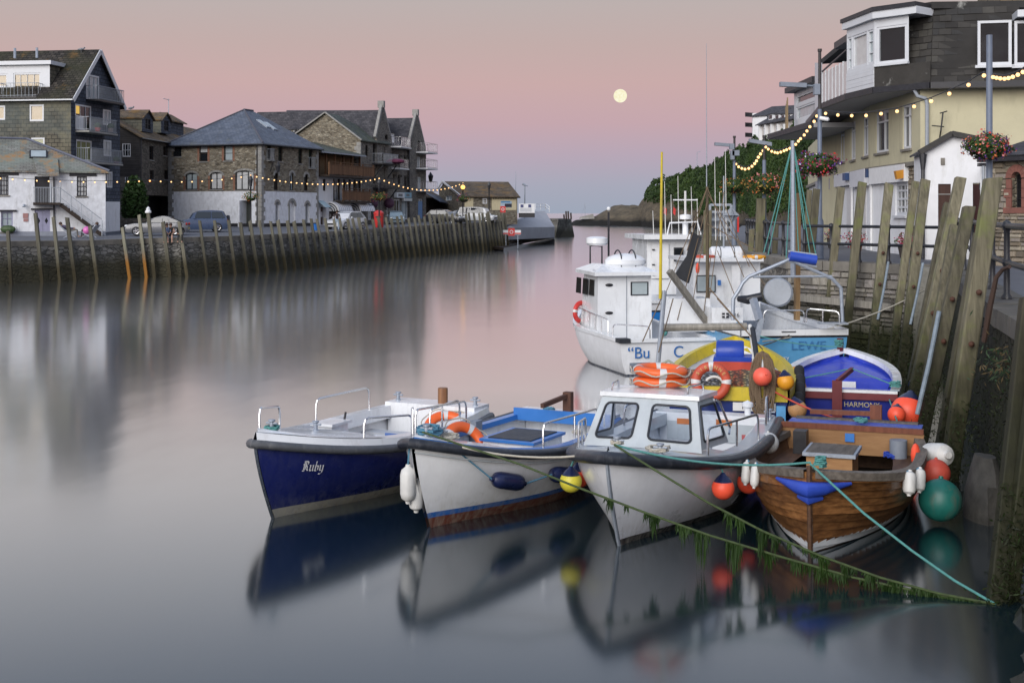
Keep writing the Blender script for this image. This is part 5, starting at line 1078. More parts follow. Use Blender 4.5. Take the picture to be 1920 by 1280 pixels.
def lifebox(px, py, D, label, k):
    c = at(px, py, D); t = thing('lifebuoy_box', label, 'safety sign', c-Z3*k*.5); b = MB(); b.obox(c, (k*.42, 0, 0), (0, .08, 0), (0, 0, k*.5)); b.build('cabinet', MT['red'], t)
    b = MB(); b.torus(c-Vector((0, .09, 0)), k*.2, k*.05, (0, 1, 0), 14, 5); b.build('ring_symbol', MT['white'], t); b = MB(); b.beam(c+Vector((0, .12, k*.4)), (c.x, c.y+.12, min(3.2, c.z-.5)), .12, .12); b.build('post', MT['galv'], t)
lifebox(943, 392.5, 152.5, 'red lifebuoy box with white ring on the quay end post', .75); lifebox(959, 435, 150, 'red lifebuoy box between two white notices at the slip', .9)
for px in (948.5, 971): c = at(px, 435.5, 150); b = MB(); b.obox(c, (.36, 0, 0), (0, .04, 0), (0, 0, .26)); t = b.top('notice_board', MT['white'], 'small white and red notice beside the slip lifebuoy box', 'sign', 'notices at the slip'); b = MB(); b.obox(c+Vector((0, -.045, -.14)), (.35, 0, 0), (0, .004, 0), (0, 0, .08)); b.build('red_band', MT['red'], t); b = MB(); b.beam(c+Vector((0, .06, 0)), (c.x, c.y+.06, .1), .08, .08); b.build('post', MT['galv'], t)
def rail_run(name, pts, h, label, mat='galv', mid=(.5,), sp=1.5, r=.035, cat='railing'):
    t = thing(name, label, cat, pts[0]); b = MB(); n = MB()
    for a, c in zip(pts, pts[1:]):
        a, c = Vector(a), Vector(c)
        for k in (1.0,)+tuple(mid): b.tube([a+Z3*h*k, c+Z3*h*k], r, 6)
        m = max(1, int((c-a).length/sp))
        for i in range(m+1): q = a.lerp(c, i/m); n.tube([q, q+Z3*h], r*1.1, 6)
    b.build('rails', MT[mat], t, True); n.build('posts', MT[mat], t, True); return t
rail_run('handrail', [at(1004, 393, 190), at(1023, 393, 192), at(1030, 398, 190)], .85, 'thin white handrail at the top of the slipway', 'white', (.5,), 1.2, .05)
c = at(984, 381, 168); t = thing('weather_mast', 'thin grey weather mast standing behind the white cabin', 'mast', c-Z3*2); b = MB(); b.tube([c-Z3*2, at(984, 345, 168)], .09, 6); b.tube([at(979, 346, 168), at(990, 349, 168)], .07, 5); b.tube([at(980, 344.5, 168), at(984, 347.5, 168)], .16, 6); b.build('mast', MT['galv'], t)
c = at(967, 400, 172); b = MB(); b.tube([c, at(967, 322, 172)], [.07, .03], 5); b.top('flagpole', MT['galv'], 'slim pale flagpole rising behind the fish shed', 'pole')
# ------------------------------------------------------------ headland, hill, hill houses
def rock_mat(name, c1, c2, dark, zdark):
    t = NT(name); w = t.worldpos((.25, .25, .6)); c = t.ramp(t.noise(w, 1.0, 7, .7), [(.3, c1), (.7, c2)]); s3 = t.n.new('ShaderNodeSeparateXYZ'); t.l.new(t.worldpos(), s3.inputs[0])
    zz = t.math('ADD', s3.outputs[2], t.math('MULTIPLY', t.noise(w, .6, 4), 2.0)); mr = t.new('ShaderNodeMapRange'); t.l.new(zz, mr.inputs[0]); mr.inputs[1].default_value = zdark+1.2; mr.inputs[2].default_value = zdark
    c = t.mix(mr.outputs[0], c, dark); t.bump(t.noise(w, 3, 8, .7), 1.0, .8); return t.done(c, .9, .2)
MT['rock'] = rock_mat('headland_rock', (.055, .048, .038), (.19, .155, .105), (.014, .013, .011), 2.6)
def ridge_mesh(name, prof, D0f, depth, mat, seed, amp, kind='structure', nx=90, ny=14, label=None, cat=None):
    """land rising from the water: prof = [(px, ytop)], D0f(px) = distance of its foot"""
    xs = np.linspace(prof[0][0], prof[-1][0], nx); rows = []; rp = []
    for px in xs:
        yt = np.interp(px, [q[0] for q in prof], [q[1] for q in prof]); D0 = D0f(px); D1 = D0+depth; zt = zof(yt, D1); r = []
        for j in range(ny+1):
            k = j/ny; D = D0+depth*k; z = -1.5+(zt+1.5)*(math.sin(k*math.pi/2)**.75); q = Vector(((px-HX)*D/F, D, z)); nz = mnoise.fractal(q*.11+Vector((seed, 0, 0)), 1.0, 2.1, 5)
            q += Vector((.6*nz, 1.2*nz, nz*(.75 if 0 < j < ny else .5)))*amp*(0 if j == 0 else 1); r.append(q)
        q = r[-1]; r.append(Vector((q.x*1.1, q.y*1.1+depth*.6, q.z-depth*.05))); r.append(Vector((q.x*1.25, q.y*1.25+depth, -2)))
        rows.append(r)
    b = MB(); b.grid(rows); return b.top(name, MT[mat], label, cat, kind=kind, smooth=False), rows
ridge_mesh('headland_rocks', [(1064, 421), (1078, 413), (1100, 409), (1118, 404), (1132, 396), (1148, 387), (1165, 384), (1185, 384), (1198, 387), (1212, 390), (1240, 385)], lambda px: 430-(px-1064)*.15, 26, 'rock', 3, 1.3)
HP = [(x, y+16) for x, y in [(1203, 376), (1205, 372), (1210, 352), (1222, 337), (1250, 326), (1290, 313), (1330, 309), (1348, 291), (1372, 277), (1400, 267), (1440, 261), (1475, 250), (1500, 228), (1530, 215), (1580, 200), (1680, 180), (1800, 175)]]
hD = lambda px: np.interp(px, [1203, 1260, 1320, 1372, 1440, 1500, 1600, 1800], [395, 370, 330, 270, 215, 175, 150, 140])
hill, hrows = ridge_mesh('wooded_hill', HP, hD, 42, 'rock', 9, 1.0, nx=110, ny=18)
g = np.random.default_rng(11); pts = []; nr = []; sz = []
for i in range(len(hrows)-1):
    px = 1203+(1800-1203)*i/(len(hrows)-1)
    if px > 1640: continue
    for j in range(0, 18):
        a, b_, c_, d_ = hrows[i][j], hrows[i+1][j], hrows[i][j+1], hrows[i+1][j+1]; D = a.y; zmid = (a.z+c_.z)/2
        rocky = zmid < np.interp(px, [1203, 1300, 1400, 1640], [8, 4.5, 3.0, 2.0])+3*mnoise.noise(Vector((px*.05, j*.2, 0)))
        if rocky: continue
        area = ((b_-a).length*(c_-a).length); s = .16+D/1300; n = int(min(420, area*1.0/(s*s)*.75)); lump = 1.5+1.5*mnoise.noise(Vector((a.x*.12, a.y*.12, a.z*.12)))
        for q in range(n):
            u, v = g.random(2); p = a.lerp(b_, u).lerp(c_.lerp(d_, u), v); h = max(0, mnoise.noise(p*.22)*2.6+mnoise.noise(p*.7)*.9+1.1)*(g.random()**.5)
            pts.append((p.x, p.y-h*.5, p.z+h)); sz.append(s); nr.append((0, -.5, .7))
pts = np.array(pts); mi = [int(mnoise.noise(Vector(q)*.18)+g.normal()*.25 > .25) for q in pts.tolist()]
o = cloud_obj('hill_woodland', [MT['leaf_dark'], MT['leaf_mid']], pts, np.array(sz), mi, (0, 0, 0), np.array(nr), 5, .8); tag(o, kind='stuff')
def hill_hotel():
    D = 330; z0 = zof(272, D); A_, C, E = plan(1411, D+4), plan(1438, D), plan(1475, D+40)
    t = thing('hotel', 'white hotel block with grey slate roof on the wooded hilltop', 'building', v3(C, z0-3)); f = Fac(A_, C); g = Fac(C, plan(1452, D+14)); ze = f.z(1425, 217)
    f.wall(t, MT['white_render'], [(0, z0-4), (f.L, z0-4), (f.L, ze), (0, ze)]); g.wall(t, MT['white_render'], [(0, z0-4), (g.L, z0-4), (g.L, ze), (0, ze)])
    zr = f.z(1425, 197); b1 = f.P(f.L*.25, zr, -6); b2 = f.P(f.L+4, zr, -8)
    roof_poly(t, 'dark_roof', [f.P(-.4, ze, .4), f.P(f.L+.3, ze, .4), b2, b1], .2); roof_poly(t, 'dark_roof', [f.P(f.L+.3, ze, .4), f.P(f.L+8, ze, -9), b2], .2); roof_poly(t, 'dark_roof', [f.P(-.4, ze, .4), b1, f.P(-.4, ze, -9)], .2)
    for y in (219, 238, 257): b = MB(); r = f.rect(1402, y-1, 1410.5, y); f.slab(b, r[0], r[1], r[2], r[3], -2, 1); f.slab(b, r[0], r[0]+.1, r[3], r[3]+1, -2, 1); b.build('balcony', MT['black'], t)
    b = MB(); f.slab(b, *f.rect(1403, 212, 1411, 268), -4, -1.5); b.build('bay', MT['white_render'], t)
    A2, B2 = plan(1424, 322), plan(1492, 300); h = Fac(A2, B2); t2 = thing('terrace_houses', 'pale hilltop terrace with bay windows and small dormers', 'building', v3((A2+B2)/2, z0-5)); z2 = h.z(1450, 230)
    cols = [h.rect(x+3, y, x+7, y+9) for x in (1428, 1440, 1451, 1463, 1475) for y in (235, 253)]
    h.wall(t2, m_plain('cream_terrace', (.55, .52, .50), .8), [(0, z0-8), (h.L, z0-8), (h.L, z2), (0, z2)], cols)
    for r in cols: h.window(t2, r, 2, 2, 'white', 'glass', .12, .1, None, .08)
    for x in (1427, 1438.5, 1450, 1462, 1474): b = MB(); r = h.rect(x, 232, x+9, 268); h.slab(b, r[0], r[0]+.5, r[2], r[3], 0, .8); b.build('bay_pier', MT['white_render'], t2)
    roof_poly(t2, 'dark_roof', [h.P(-.5, z2, 1.0), h.P(h.L, z2, 1.0), h.P(h.L, z2+3.4, -5), h.P(.8, z2+3.4, -5)], .2)
    for x in (1437, 1449, 1460, 1471): r = h.rect(x, 215, x+7, 224); b = MB(); h.slab(b, r[0], r[1], r[2]-.6, r[3], -3.5, -.6); d = b.build('dormer', MT['white_render'], t2); b = MB(); h.slab(b, r[0]+.25, r[1]-.25, r[2]+.1, r[3]-.2, -.6, -.57); b.build('pane', MT['glass'], d); b = MB(); h.slab(b, r[0]-.2, r[1]+.2, r[3], r[3]+.2, -4, -.3); b.build('dormer_roof', MT['dark_roof'], d)
    b = MB(); h.slab(b, *h.rect(1468, 195, 1480, 212), -6, -4.5); ch = b.build('chimney', MT['white_render'], t2); b = MB()
    for k in range(4): b.lathe(h.P(h.u(1470+k*2.6)[0], h.z(1474, 195), -5.2), [(.25, 0), (.2, .9)], 6)
    b.build('chimney_pots', MT['brick_red'], ch)
hill_hotel()
c = at(1307, 313, 372); b = MB(); b.tube([c, c+Z3*4.2, c+Vector((1.0, 0, 4.5))], .09, 5); b.top('street_lamp', MT['galv'], 'lone street lamp on the hill skyline', 'street lamp')
c = at(1097, 412, 500); t = thing('distant_mast', 'thin mast of a yacht beyond the headland', 'mast', c); b = MB(); b.tube([c-Z3*1.5, at(1097, 381, 500)], .1, 5); b.tube([at(1097, 383, 500), at(1088, 410, 500)], .035, 4); b.build('mast', MT['galv'], t)
b = MB(); b.prism([at(1088, 407, 440), at(1112, 401, 436), at(1115, 410, 436), at(1086, 411, 440)], (0, 2, 0)); b.top('concrete_apron', MT['concrete'], 'pale concrete slab on the headland rocks', 'slab')
# ------------------------------------------------------------ right quay
QZ = 2.75
MT['quay_near'] = m_rubble('near_quay_stone', [(.13, .125, .115), (.24, .225, .20), (.34, .32, .28), (.18, .165, .145)], (.16, .15, .135), 2.4, 4.5, .9, (.95, 1.85, (.010, .012, .007), (.045, .052, .018)), .05, .85)
MT['coping_near'] = m_plain('dark_coping', (.10, .092, .078), .9, .4, 2, bump=.8, bscale=8, dirt=(.045, .05, .028))
MT['quay_near_dark'] = m_rubble('dark_near_quay_stone', [(.035, .034, .03), (.07, .065, .055), (.09, .08, .068)], (.03, .03, .025), 3.2, 5, .9, (1.7, 3.2, (.008, .009, .006), (.032, .036, .014)), .05, .8)  # darker stones and mortar, with the weed band reaching higher
MT['weed_dark'] = m_plain('wet_weed', (.020, .026, .012), .55, .5, 8, bump=.8, bscale=20)
Q = [(4.4, 4.0), (6.0, 13.5), (7.4, 19.3), (12.0, 35.5), (8.67, 40), (8.75, 46), (10.5, 60), (11.2, 67), (17, 100), (27, 152)]
Q = [Vector(q) for q in Q]
qt = thing('quay_wall', 'tall rubble stone quay wall behind the moored boats', 'wall', v3(Q[3], 0))
b = MB()
for si, (a, c) in enumerate(zip(Q, Q[1:])):
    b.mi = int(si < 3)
    n = max(2, int((c-a).length/1.2)); nv = Vector((-(c-a).y, (c-a).x)).normalized(); rows = []
    for i in range(n+1):
        p = a.lerp(c, i/n); r = []
        for k in range(8):
            z = -1.2+(QZ-.28+1.2)*k/7; j = (.05 if 0 < i < n else 0)*mnoise.noise(Vector((p.x, p.y, z*2))); off = (QZ-z)*.035+j; q = p+nv*off; r.append((q.x, q.y, z))
        rows.append(r)
    b.grid(rows)
b.build('core', [MT['quay_near'], MT['quay_near_dark']], qt)
def stones(parent, a, c, z0, z1, mat, hs=(.11, .28), ls=(.18, .66), proud=.05, name='stone', seed=1, skip=None, mats=None):
    """coursed rubble, each stone its own object: a, c plan ends (a left as seen)"""
    rg = random.Random(seed); f = Fac(a, c); z = z0; n = 0; protos = []
    base = OFF[(parent if not parent.parent else parent.parent).name]
    for k in range(10):
        q = MB(); j = lambda s: s*(1-rg.uniform(.0, .12))
        fr = [(-j(.5), -j(.5)), (j(.5), -j(.5)), (j(.5), j(.5)), (-j(.5), j(.5))]; q.add([(x, 0, y) for x, y in [(-.5, -.5), (.5, -.5), (.5, .5), (-.5, .5)]]+[(x*.86, -1+rg.uniform(-.25, .1), y*.84) for x, y in fr], [(0, 1, 5, 4), (1, 2, 6, 5), (2, 3, 7, 6), (3, 0, 4, 7), (4, 5, 6, 7)])
        protos.append(q.mesh('stone', mats[k % len(mats)] if mats else mat))
    ang = math.atan2(f.U2.y, f.U2.x)
    while z < z1-.06:
        h = min(rg.uniform(*hs), z1-z); u = -rg.uniform(0, .3)
        while u < f.L-.05:
            l = rg.uniform(*ls); u0, u1 = max(u, 0), min(u+l, f.L); u += l
            if u1-u0 < .08 or (skip and skip((u0+u1)/2, z+h/2)): continue
            o = bpy.data.objects.new(name, protos[rg.randrange(10)]); COL.objects.link(o); o.parent = parent
            p = f.P((u0+u1)/2, z+h/2, .004)-Vector(base); o.location = p; o.rotation_euler = (0, 0, ang); o.scale = (u1-u0-.025, proud*rg.uniform(.6, 1.4), h-.025); n += 1
        z += h
    return n
smats = []
for k, c in enumerate(((.15, .14, .125), (.23, .21, .18), (.30, .28, .24), (.19, .175, .15), (.26, .24, .22))):
    smats.append(m_rubble('quay_stone_%d' % k, [tuple(Vector(c)*.8), c, tuple(Vector(c)*1.2)], c, .7, .7, .5, (.6, 1.5, (.012, .014, .008), (.05, .055, .02)), .001))
nv = Vector((-(Q[4]-Q[3]).y, (Q[4]-Q[3]).x)).normalized()
stones(qt, Q[4]+nv*.06, Q[3]+nv*.06, .35, QZ-.3, None, seed=4, mats=smats)
nv2 = Vector((-(Q[5]-Q[4]).y, (Q[5]-Q[4]).x)).normalized()
for a, c in zip(Q[1:8], Q[2:9]):                      # coping blocks
    L = (c-a).length; n = max(1, int(L/1.3)); nvv = Vector((-(c-a).y, (c-a).x)).normalized()
    for i in range(n):
        p, q = a.lerp(c, (i+.012)/n), a.lerp(c, (i+.988)/n); b = MB(); mid = (p+q)/2-nvv*.25; d = (q-p)/2
        b.obox((mid.x, mid.y, QZ-.14+random.uniform(-.012, .012)), (d.x, d.y, 0), (nvv.x*.36, nvv.y*.36, 0), (0, 0, .14)); b.build('coping_stone', MT['coping'] if a.y > 30 else MT['coping_near'], qt)
b = MB()
rows = [[(q.x-nx*.3, q.y, QZ-.02), (q.x+6, q.y, QZ+.05), (q.x+70, q.y+5, QZ+.3)] for q, nx in zip(Q, [-1]*10)]; b.grid(rows); b.top('quay_street', MT['asphalt'], kind='structure')
# concrete pilaster in the corner, timber waling
b = MB(); c = Q[3]+Vector((-.35, .05)); b.prism([(c.x-.55, c.y-.15, QZ-.05), (c.x+.4, c.y-.75, QZ-.05), (c.x+.9, c.y+.3, QZ-.05), (c.x-.3, c.y+.4, QZ-.05)], (0, 0, -4)); b.build('concrete_pilaster', m_rubble('streaked_concrete', [(.26, .25, .22), (.34, .33, .29), (.30, .29, .25)], (.3, .29, .25), .5, .5, .5, (.5, 1.5, (.010, .012, .007), (.05, .055, .03)), .001, .9, (.10, .11, .06)), qt)
b = MB(); w0, w1 = Q[4]+nv*.25, Q[3]+nv*.25; b.beam(v3(w0, 1.62), v3(w0.lerp(w1, .72), 1.52), .14, .2); b.build('waling', MT['grey_wood'], qt)
# ------------------------------------------------------------ big fender piles, right
BP = [((1862, 334, 20.5), (1778, 900), .34, .3, 'broad pale fender pile with a dark weathered lower half beside the near railings', .25), ((1838, 440, 20.9), (1758, 880), .24, .26, 'short timber fender plank behind the broad pale pile', -.2),
      ((1817, 388, 23.2), (1722, 850), .26, .28, 'round-topped knotty fender pile with rust-brown bolts', .2), ((1790, 424, 24.2), (1716, 840), .22, .24, 'short square-cut fender pile against the brown door', -.1),
      ((1801, 334, 26.2), (1700, 800), .27, .26, 'tallest leaning fender pile before the white gabled annexe', .1), ((1777, 382, 26.8), (1692, 795), .2, .24, 'grey fender plank bolted to the tallest leaning pile', .0),
      ((1735, 338, 34.2), (1690, 705), .30, .28, 'mossy green fender pile with a rope round it below the railings', -.1), ((1717, 341, 34.6), (1668, 700), .24, .25, 'grey fender pile paired with the mossy green one', .0),
      ((1667, 346, 36.0), (1632, 690), .30, .27, 'fender pile with a pale blue pipe strapped to it', -.25), ((1617, 342, 37.4), (1582, 672), .29, .27, 'smooth pale fender pile before the white shopfronts', -.1),
      ((1577, 351, 38.4), (1545, 660), .27, .26, 'narrow fender pile left of the pale one on the quay', -.1), ((1531, 354, 39.6), (1508, 652), .26, .26, 'grey twin fender pile at the quay corner', -.1), ((1518, 356, 39.9), (1497, 650), .19, .25, 'mossy twin fender pile at the quay corner', .0),
      ((1455, 417, 46.5), (1446, 615), .24, .24, 'short fender pile standing inside the far railings', .1), ((1427, 372, 47.8), (1420, 610), .42, .36, 'thick mossy fender pile by the far hanging baskets', .05), ((1410, 430, 48.5), (1398, 605), .24, .24, 'leaning fender pile below the lamp column', .1), ((1327, 395, 65), (1325, 553), .5, .4, 'stout brown pile by the steel gangway frame', .1),
      ((1930, 560, 14.8), (1868, 1125), .24, .24, 'green slimy fender pile nearest the mooring rope end', .1), ((1956, 600, 14.2), (1893, 1120), .22, .22, 'grey slimy fender pile at the frame of the near wall', .1)]
for i, ((tx, ty, D), (fx, fy), w, d, lab, cut) in enumerate(BP):
    top = at(tx, ty, D); foot = onz(fx, fy, 0); dd = foot-top; b = MB(); pile_mesh(b, top+dd*1.22, top, w*.78, d*.62, i+100, cut, 10)
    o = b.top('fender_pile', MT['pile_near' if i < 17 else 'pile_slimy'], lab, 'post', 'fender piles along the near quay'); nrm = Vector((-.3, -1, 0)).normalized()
    if i in (0, 2, 4, 6, 8):                      # coach bolts and rust runs
        for k in (.38, .55):
            p = top.lerp(foot, k)+Vector((-.02, -d/2-.01, 0)); q = MB(); q.lathe(p, [(.045, .0), (.05, -.03), (.02, -.06), (0, -.07)], 8, (0, 1, 0)); q.build('bolt', m_plain('rust_%d' % (i*10+int(k*10)), (.07, .028, .015), .8), o)
    if i in (2, 6, 8):
        p, q2 = top.lerp(foot, .43)+Vector((-.2 if i == 2 else .16, -d/2, 0)), top.lerp(foot, .84 if i == 2 else .74)+Vector((-.22 if i == 2 else .02, -d/2-.02, 0)); q = MB(); q.tube([p, p.lerp(q2, .5)+Vector((.0, -.05, 0)), q2], .04 if i == 2 else .035, 8); q.build('pipe', m_plain('grey_blue_pipe_%d' % i, (.20, .25, .30), .7, .3, 8), o, True)
# weed skirts on near piles and wall foot
g = np.random.default_rng(21); P = []
for (tx, ty, D), (fx, fy), w, d, lab, cut in BP[:9]+BP[17:]:
    top = at(tx, ty, D); foot = onz(fx, fy, 0); dd = (foot-top)
    for k in range(340):
        h = g.random()**1.5*1.25; s = 1-h/(top.z); c = top+dd*s; P.append((c.x+g.normal()*w*.42, c.y-d/2-abs(g.normal())*.05, c.z))
for a, c in ((Q[1], Q[2]), (Q[2], Q[3]), (Q[4], Q[3])):
    nvv = Vector((-(c-a).y, (c-a).x)).normalized(); nvv = nvv if nvv.x < 0 else -nvv
    for k in range(500): p = a.lerp(c, g.random()); z = g.random()**1.3*1.7; q = p+nvv*(.12+.1*g.random()); P.append((q.x, q.y, z))
o = cloud_obj('wall_weed', [m_leaf('weed_black_green', (.008, .011, .005), (.03, .04, .012), 2), m_leaf('weed_green', (.016, .032, .008), (.035, .06, .014), 2)], np.array(P), .04, (g.random(len(P)) > .85).astype(int), (0, 0, 0), np.tile([-.6, -.6, -.2], (len(P), 1)), 8, .3); tag(o, kind='stuff')
P = g.normal(size=(500, 3))*np.array([.14, .5, .17])+np.array(at(1893, 690, 18.2)); o = cloud_obj('wall_fern', [m_leaf('fern', (.03, .06, .03), (.06, .1, .05), 3), m_leaf('dry_grass', (.12, .09, .05), (.16, .12, .06), 3)], P, .055, (g.random(500) > .6).astype(int), (0, 0, 0), None, 3, .25); tag(o, kind='stuff')
b = MB(); c = onz(1832, 1000, 0); rows = []
for k in range(9):
    z = -.6+1.45*k/8; r = []
    for j in range(12): an = 2*math.pi*j/12; rr = .55*(1-.6*(k/8)**2.6)*(1+.4*mnoise.noise(Vector((math.cos(an)*1.7, math.sin(an)*1.7, z*2.1)))); r.append((c.x+.45+rr*.55*math.cos(an), c.y+.9+rr*math.sin(an), z))
    rows.append(r)
b.grid(rows, True); b.add(rows[-1], [tuple(range(12))]); b.top('concrete_footing', m_plain('barnacled_concrete', (.045, .043, .038), .85, .5, 5, bump=1.0, bscale=26, dirt=(.015, .016, .01)), 'rough dark concrete footing at the foot of the near wall', 'block', smooth=True)
rows = []
for i in range(26):
    D = 15.5-6.5*i/25; r = []
    for j in range(9): x = D*.383-.12+j*.16; q = Vector((x, D, 0)); r.append((x, D, -.25+.42*math.sin(min(1, j/5)*math.pi/2)+.22*mnoise.noise(q*2.3)+.12*mnoise.noise(q*6)))
    rows.append(r)
b = MB(); b.grid(rows); b.top('weedy_rocks', m_plain('slimy_rock', (.014, .016, .010), .5, .6, 5, bump=1.0, bscale=18, dirt=(.03, .04, .012)), kind='structure')
# ------------------------------------------------------------ railings
def iron_rail(pts, label, h=1.12, sp=2.0, r=.045):
    t = thing('quay_railing', label, 'railing', pts[0], group='black railings on the near quay'); q = MB(); q.lathe((0, 0, 0), [(.09, 0), (.09, .05), (.055, .1), (.05, h*.5-.09), (.085, h*.5), (.05, h*.5+.09), (.05, h-.09), (.09, h), (.06, h+.07), (0, h+.1)], 12)
    me = q.mesh('post', MT['black_iron'], smooth=True); base = Vector(pts[0])
    for a, c in zip(pts, pts[1:]):
        a, c = Vector(a), Vector(c); n = max(1, round((c-a).length/sp))
        for k in (.5, 1.0): q = MB(); q.tube([a+Z3*h*k, c+Z3*h*k], r, 8); q.build('rail', MT['black_iron'], t, True)
        for i in range(n): o = bpy.data.objects.new('post', me); COL.objects.link(o); o.parent = t; o.location = a.lerp(c, i/n)-base
    o = bpy.data.objects.new('post', me); COL.objects.link(o); o.parent = t; o.location = Vector(pts[-1])-base; return t
R3 = lambda v, k=.35: (v.x+k, v.y, QZ)
iron_rail([(12.05, 35.4, QZ), (10.85, 36.9, QZ), (9.05, 39.6, QZ)], 'black iron railing in front of the white gabled annexe', 1.06, .98)
iron_rail([(9.2, 41.0, QZ), (9.15, 45.6, QZ), (11.0, 60, QZ)], 'black iron railing receding by the boat hoist mast', 1.12, 2.2)
iron_rail([(6.6, 13.6, QZ), (7.5, 18.3, QZ), (8.35, 21.6, QZ), (12.4, 35.6, QZ)], 'black iron railing along the near quay edge', 1.24, 3.2, .05)
# bent iron bracket on the near wall
b = MB(); b.tube([at(1893, 500, 18.6), at(1880, 505, 18.8), at(1868, 520, 18.9), at(1855, 580, 19.0), at(1845, 640, 19.2)], [.03, .03, .035, .045, .04], 7); b.top('ladder_hoop', m_plain('rusty_iron', (.05, .028, .02), .8, .4, 8), 'bent rusty iron hoop fixed to the near railing', 'hoop', smooth=True)
# ------------------------------------------------------------ lamp columns, baskets, festoons
MT['blue_col'] = m_plain('blue_grey_lamp_column', (.14, .17, .23), .5, .15, 6); MT['grey_box'] = m_plain('grey_equipment_box', (.2, .23, .28), .5)
def column(px, D, ytop, yblue, label, head=None, boxes=()):
    zt = zof(ytop, D); p = plan(px, D); t = thing('lamp_column', label, 'lamp post', v3(p, QZ), group='lamp columns on the near quay'); zb = zof(yblue, D); b = MB(); b.lathe(v3(p, QZ), [(.12, 0), (.12, 1.2), (.075, 1.3), (.07, zb-QZ)], 12); b.build('column', MT['blue_col'], t, True)
    b = MB(); b.lathe(v3(p, zb), [(.055, 0), (.05, zt-zb-.1), (.07, zt-zb-.08), (.07, zt-zb), (0, zt-zb)], 10); b.build('upper_pole', m_plain('brown_pole_%d' % px, (.035, .03, .03), .6) if yblue > ytop+2 else MT['blue_col'], t, True)
    if head:
        x, y = head; q = at(x, y, D); s = v3(p, q.z-.05); b = MB(); b.tube([s, q], .03, 6); b.build('arm', MT['grey_box'], t, True); b = MB(); d = (q-s).normalized(); b.obox(q-d*.15, d*.42, (0, .12, 0), (0, 0, .07)); b.build('lamp_head', MT['grey_box'], t)
    for x, y, w, h in boxes: c = at(x, y, D-.15); b = MB(); b.obox(c, (w, 0, 0), (0, .12, 0), (0, 0, h)); b.build('equipment_box', MT['grey_box'], t)
    return p
column(1855, 30, 66, 66, 'tall blue-grey lamp column with a rusty cap'); column(1537, 41, 92, 205, 'blue-grey lamp column with dark upper pole before the yellow building', (1478, 159), ((1531, 168, .09, .17),)); column(1377, 58, 255, 300, 'lamp column with equipment boxes against the wooded hill', (1351, 271), ((1379, 287, .16, .12), (1372, 275, .1, .13), (1373, 291, .08, .2))); column(1433, 48, 254, 300, 'dark lamp column rising behind the thick mossy pile', (1418, 266))
b = MB(); c = at(1546, 223, 40.8); b.lathe(c, [(.0, -.16), (.07, -.15), (.07, .12), (.0, .16)], 10, (1, -.4, -.2)); b.top('security_camera', MT['white'], 'white security camera on the lamp column', 'camera', smooth=True)
basket(at(1851, 281, 29.6), .42, 'basket of purple, red and pink flowers beside the white annexe', ('purple', 'red', 'pink', 'purple', 'orange', 'pink'), 12, 1500); basket(at(1533, 314, 40.6), .52, 'basket of crimson and magenta flowers before the yellow building', ('magenta', 'red', 'magenta', 'purple', 'white'), 13, 1500)
basket(at(1377, 352, 57.6), .5, 'dry orange flower basket on the hillside lamp column', ('orange', 'yellow', 'orange'), 14, 600); basket(at(1435, 350, 47.6), .55, 'fading yellow flower basket above the mossy pile', ('yellow', 'orange', 'pink'), 15, 700)
def rstring(px, Da, Db, label, r=.05): n = len(px)-1; festoon([at(x, y, Da+(Db-Da)*i/n) for i, (x, y) in enumerate(px)], label, r, cable=.014)
rstring([(1380, 308), (1385, 313), (1391, 316), (1397, 317.5), (1404, 316), (1410, 312), (1415, 307), (1418.5, 302), (1422, 295), (1426, 289), (1431, 283)], 58, 48.2, 'festoon lights sagging against the dark hill', .06)
rstring([(1436, 276), (1440.5, 280), (1447, 284), (1453, 286), (1458, 287), (1464, 285.5), (1470, 283), (1475, 281), (1481, 278.5), (1487, 275)], 47.8, 44.6, 'festoon lights between the mossy pile column and the boat mast', .05)
rstring([(1492, 271), (1497, 265), (1501, 260.5), (1508, 253.5), (1513, 246), (1518.5, 238), (1526.5, 228), (1531.5, 218)], 44.4, 41.1, 'festoon lights climbing from the boat mast to the lamp column', .05)
rstring([(1548, 213), (1571, 216), (1597, 217.3), (1624, 217), (1652, 213.5), (1682, 209), (1714, 200), (1746, 190), (1780, 176), (1816, 159.5), (1845, 142)], 40.6, 30.3, 'festoon lights strung across the yellow building', .05)
rstring([(1862, 145), (1868.5, 146.3), (1875.5, 147.5), (1883.5, 148), (1891, 146.8), (1899, 144.5), (1908.5, 140.5), (1918, 135.5), (1930, 128)], 29.8, 26.5, 'festoon lights beyond the tall blue column', .046)
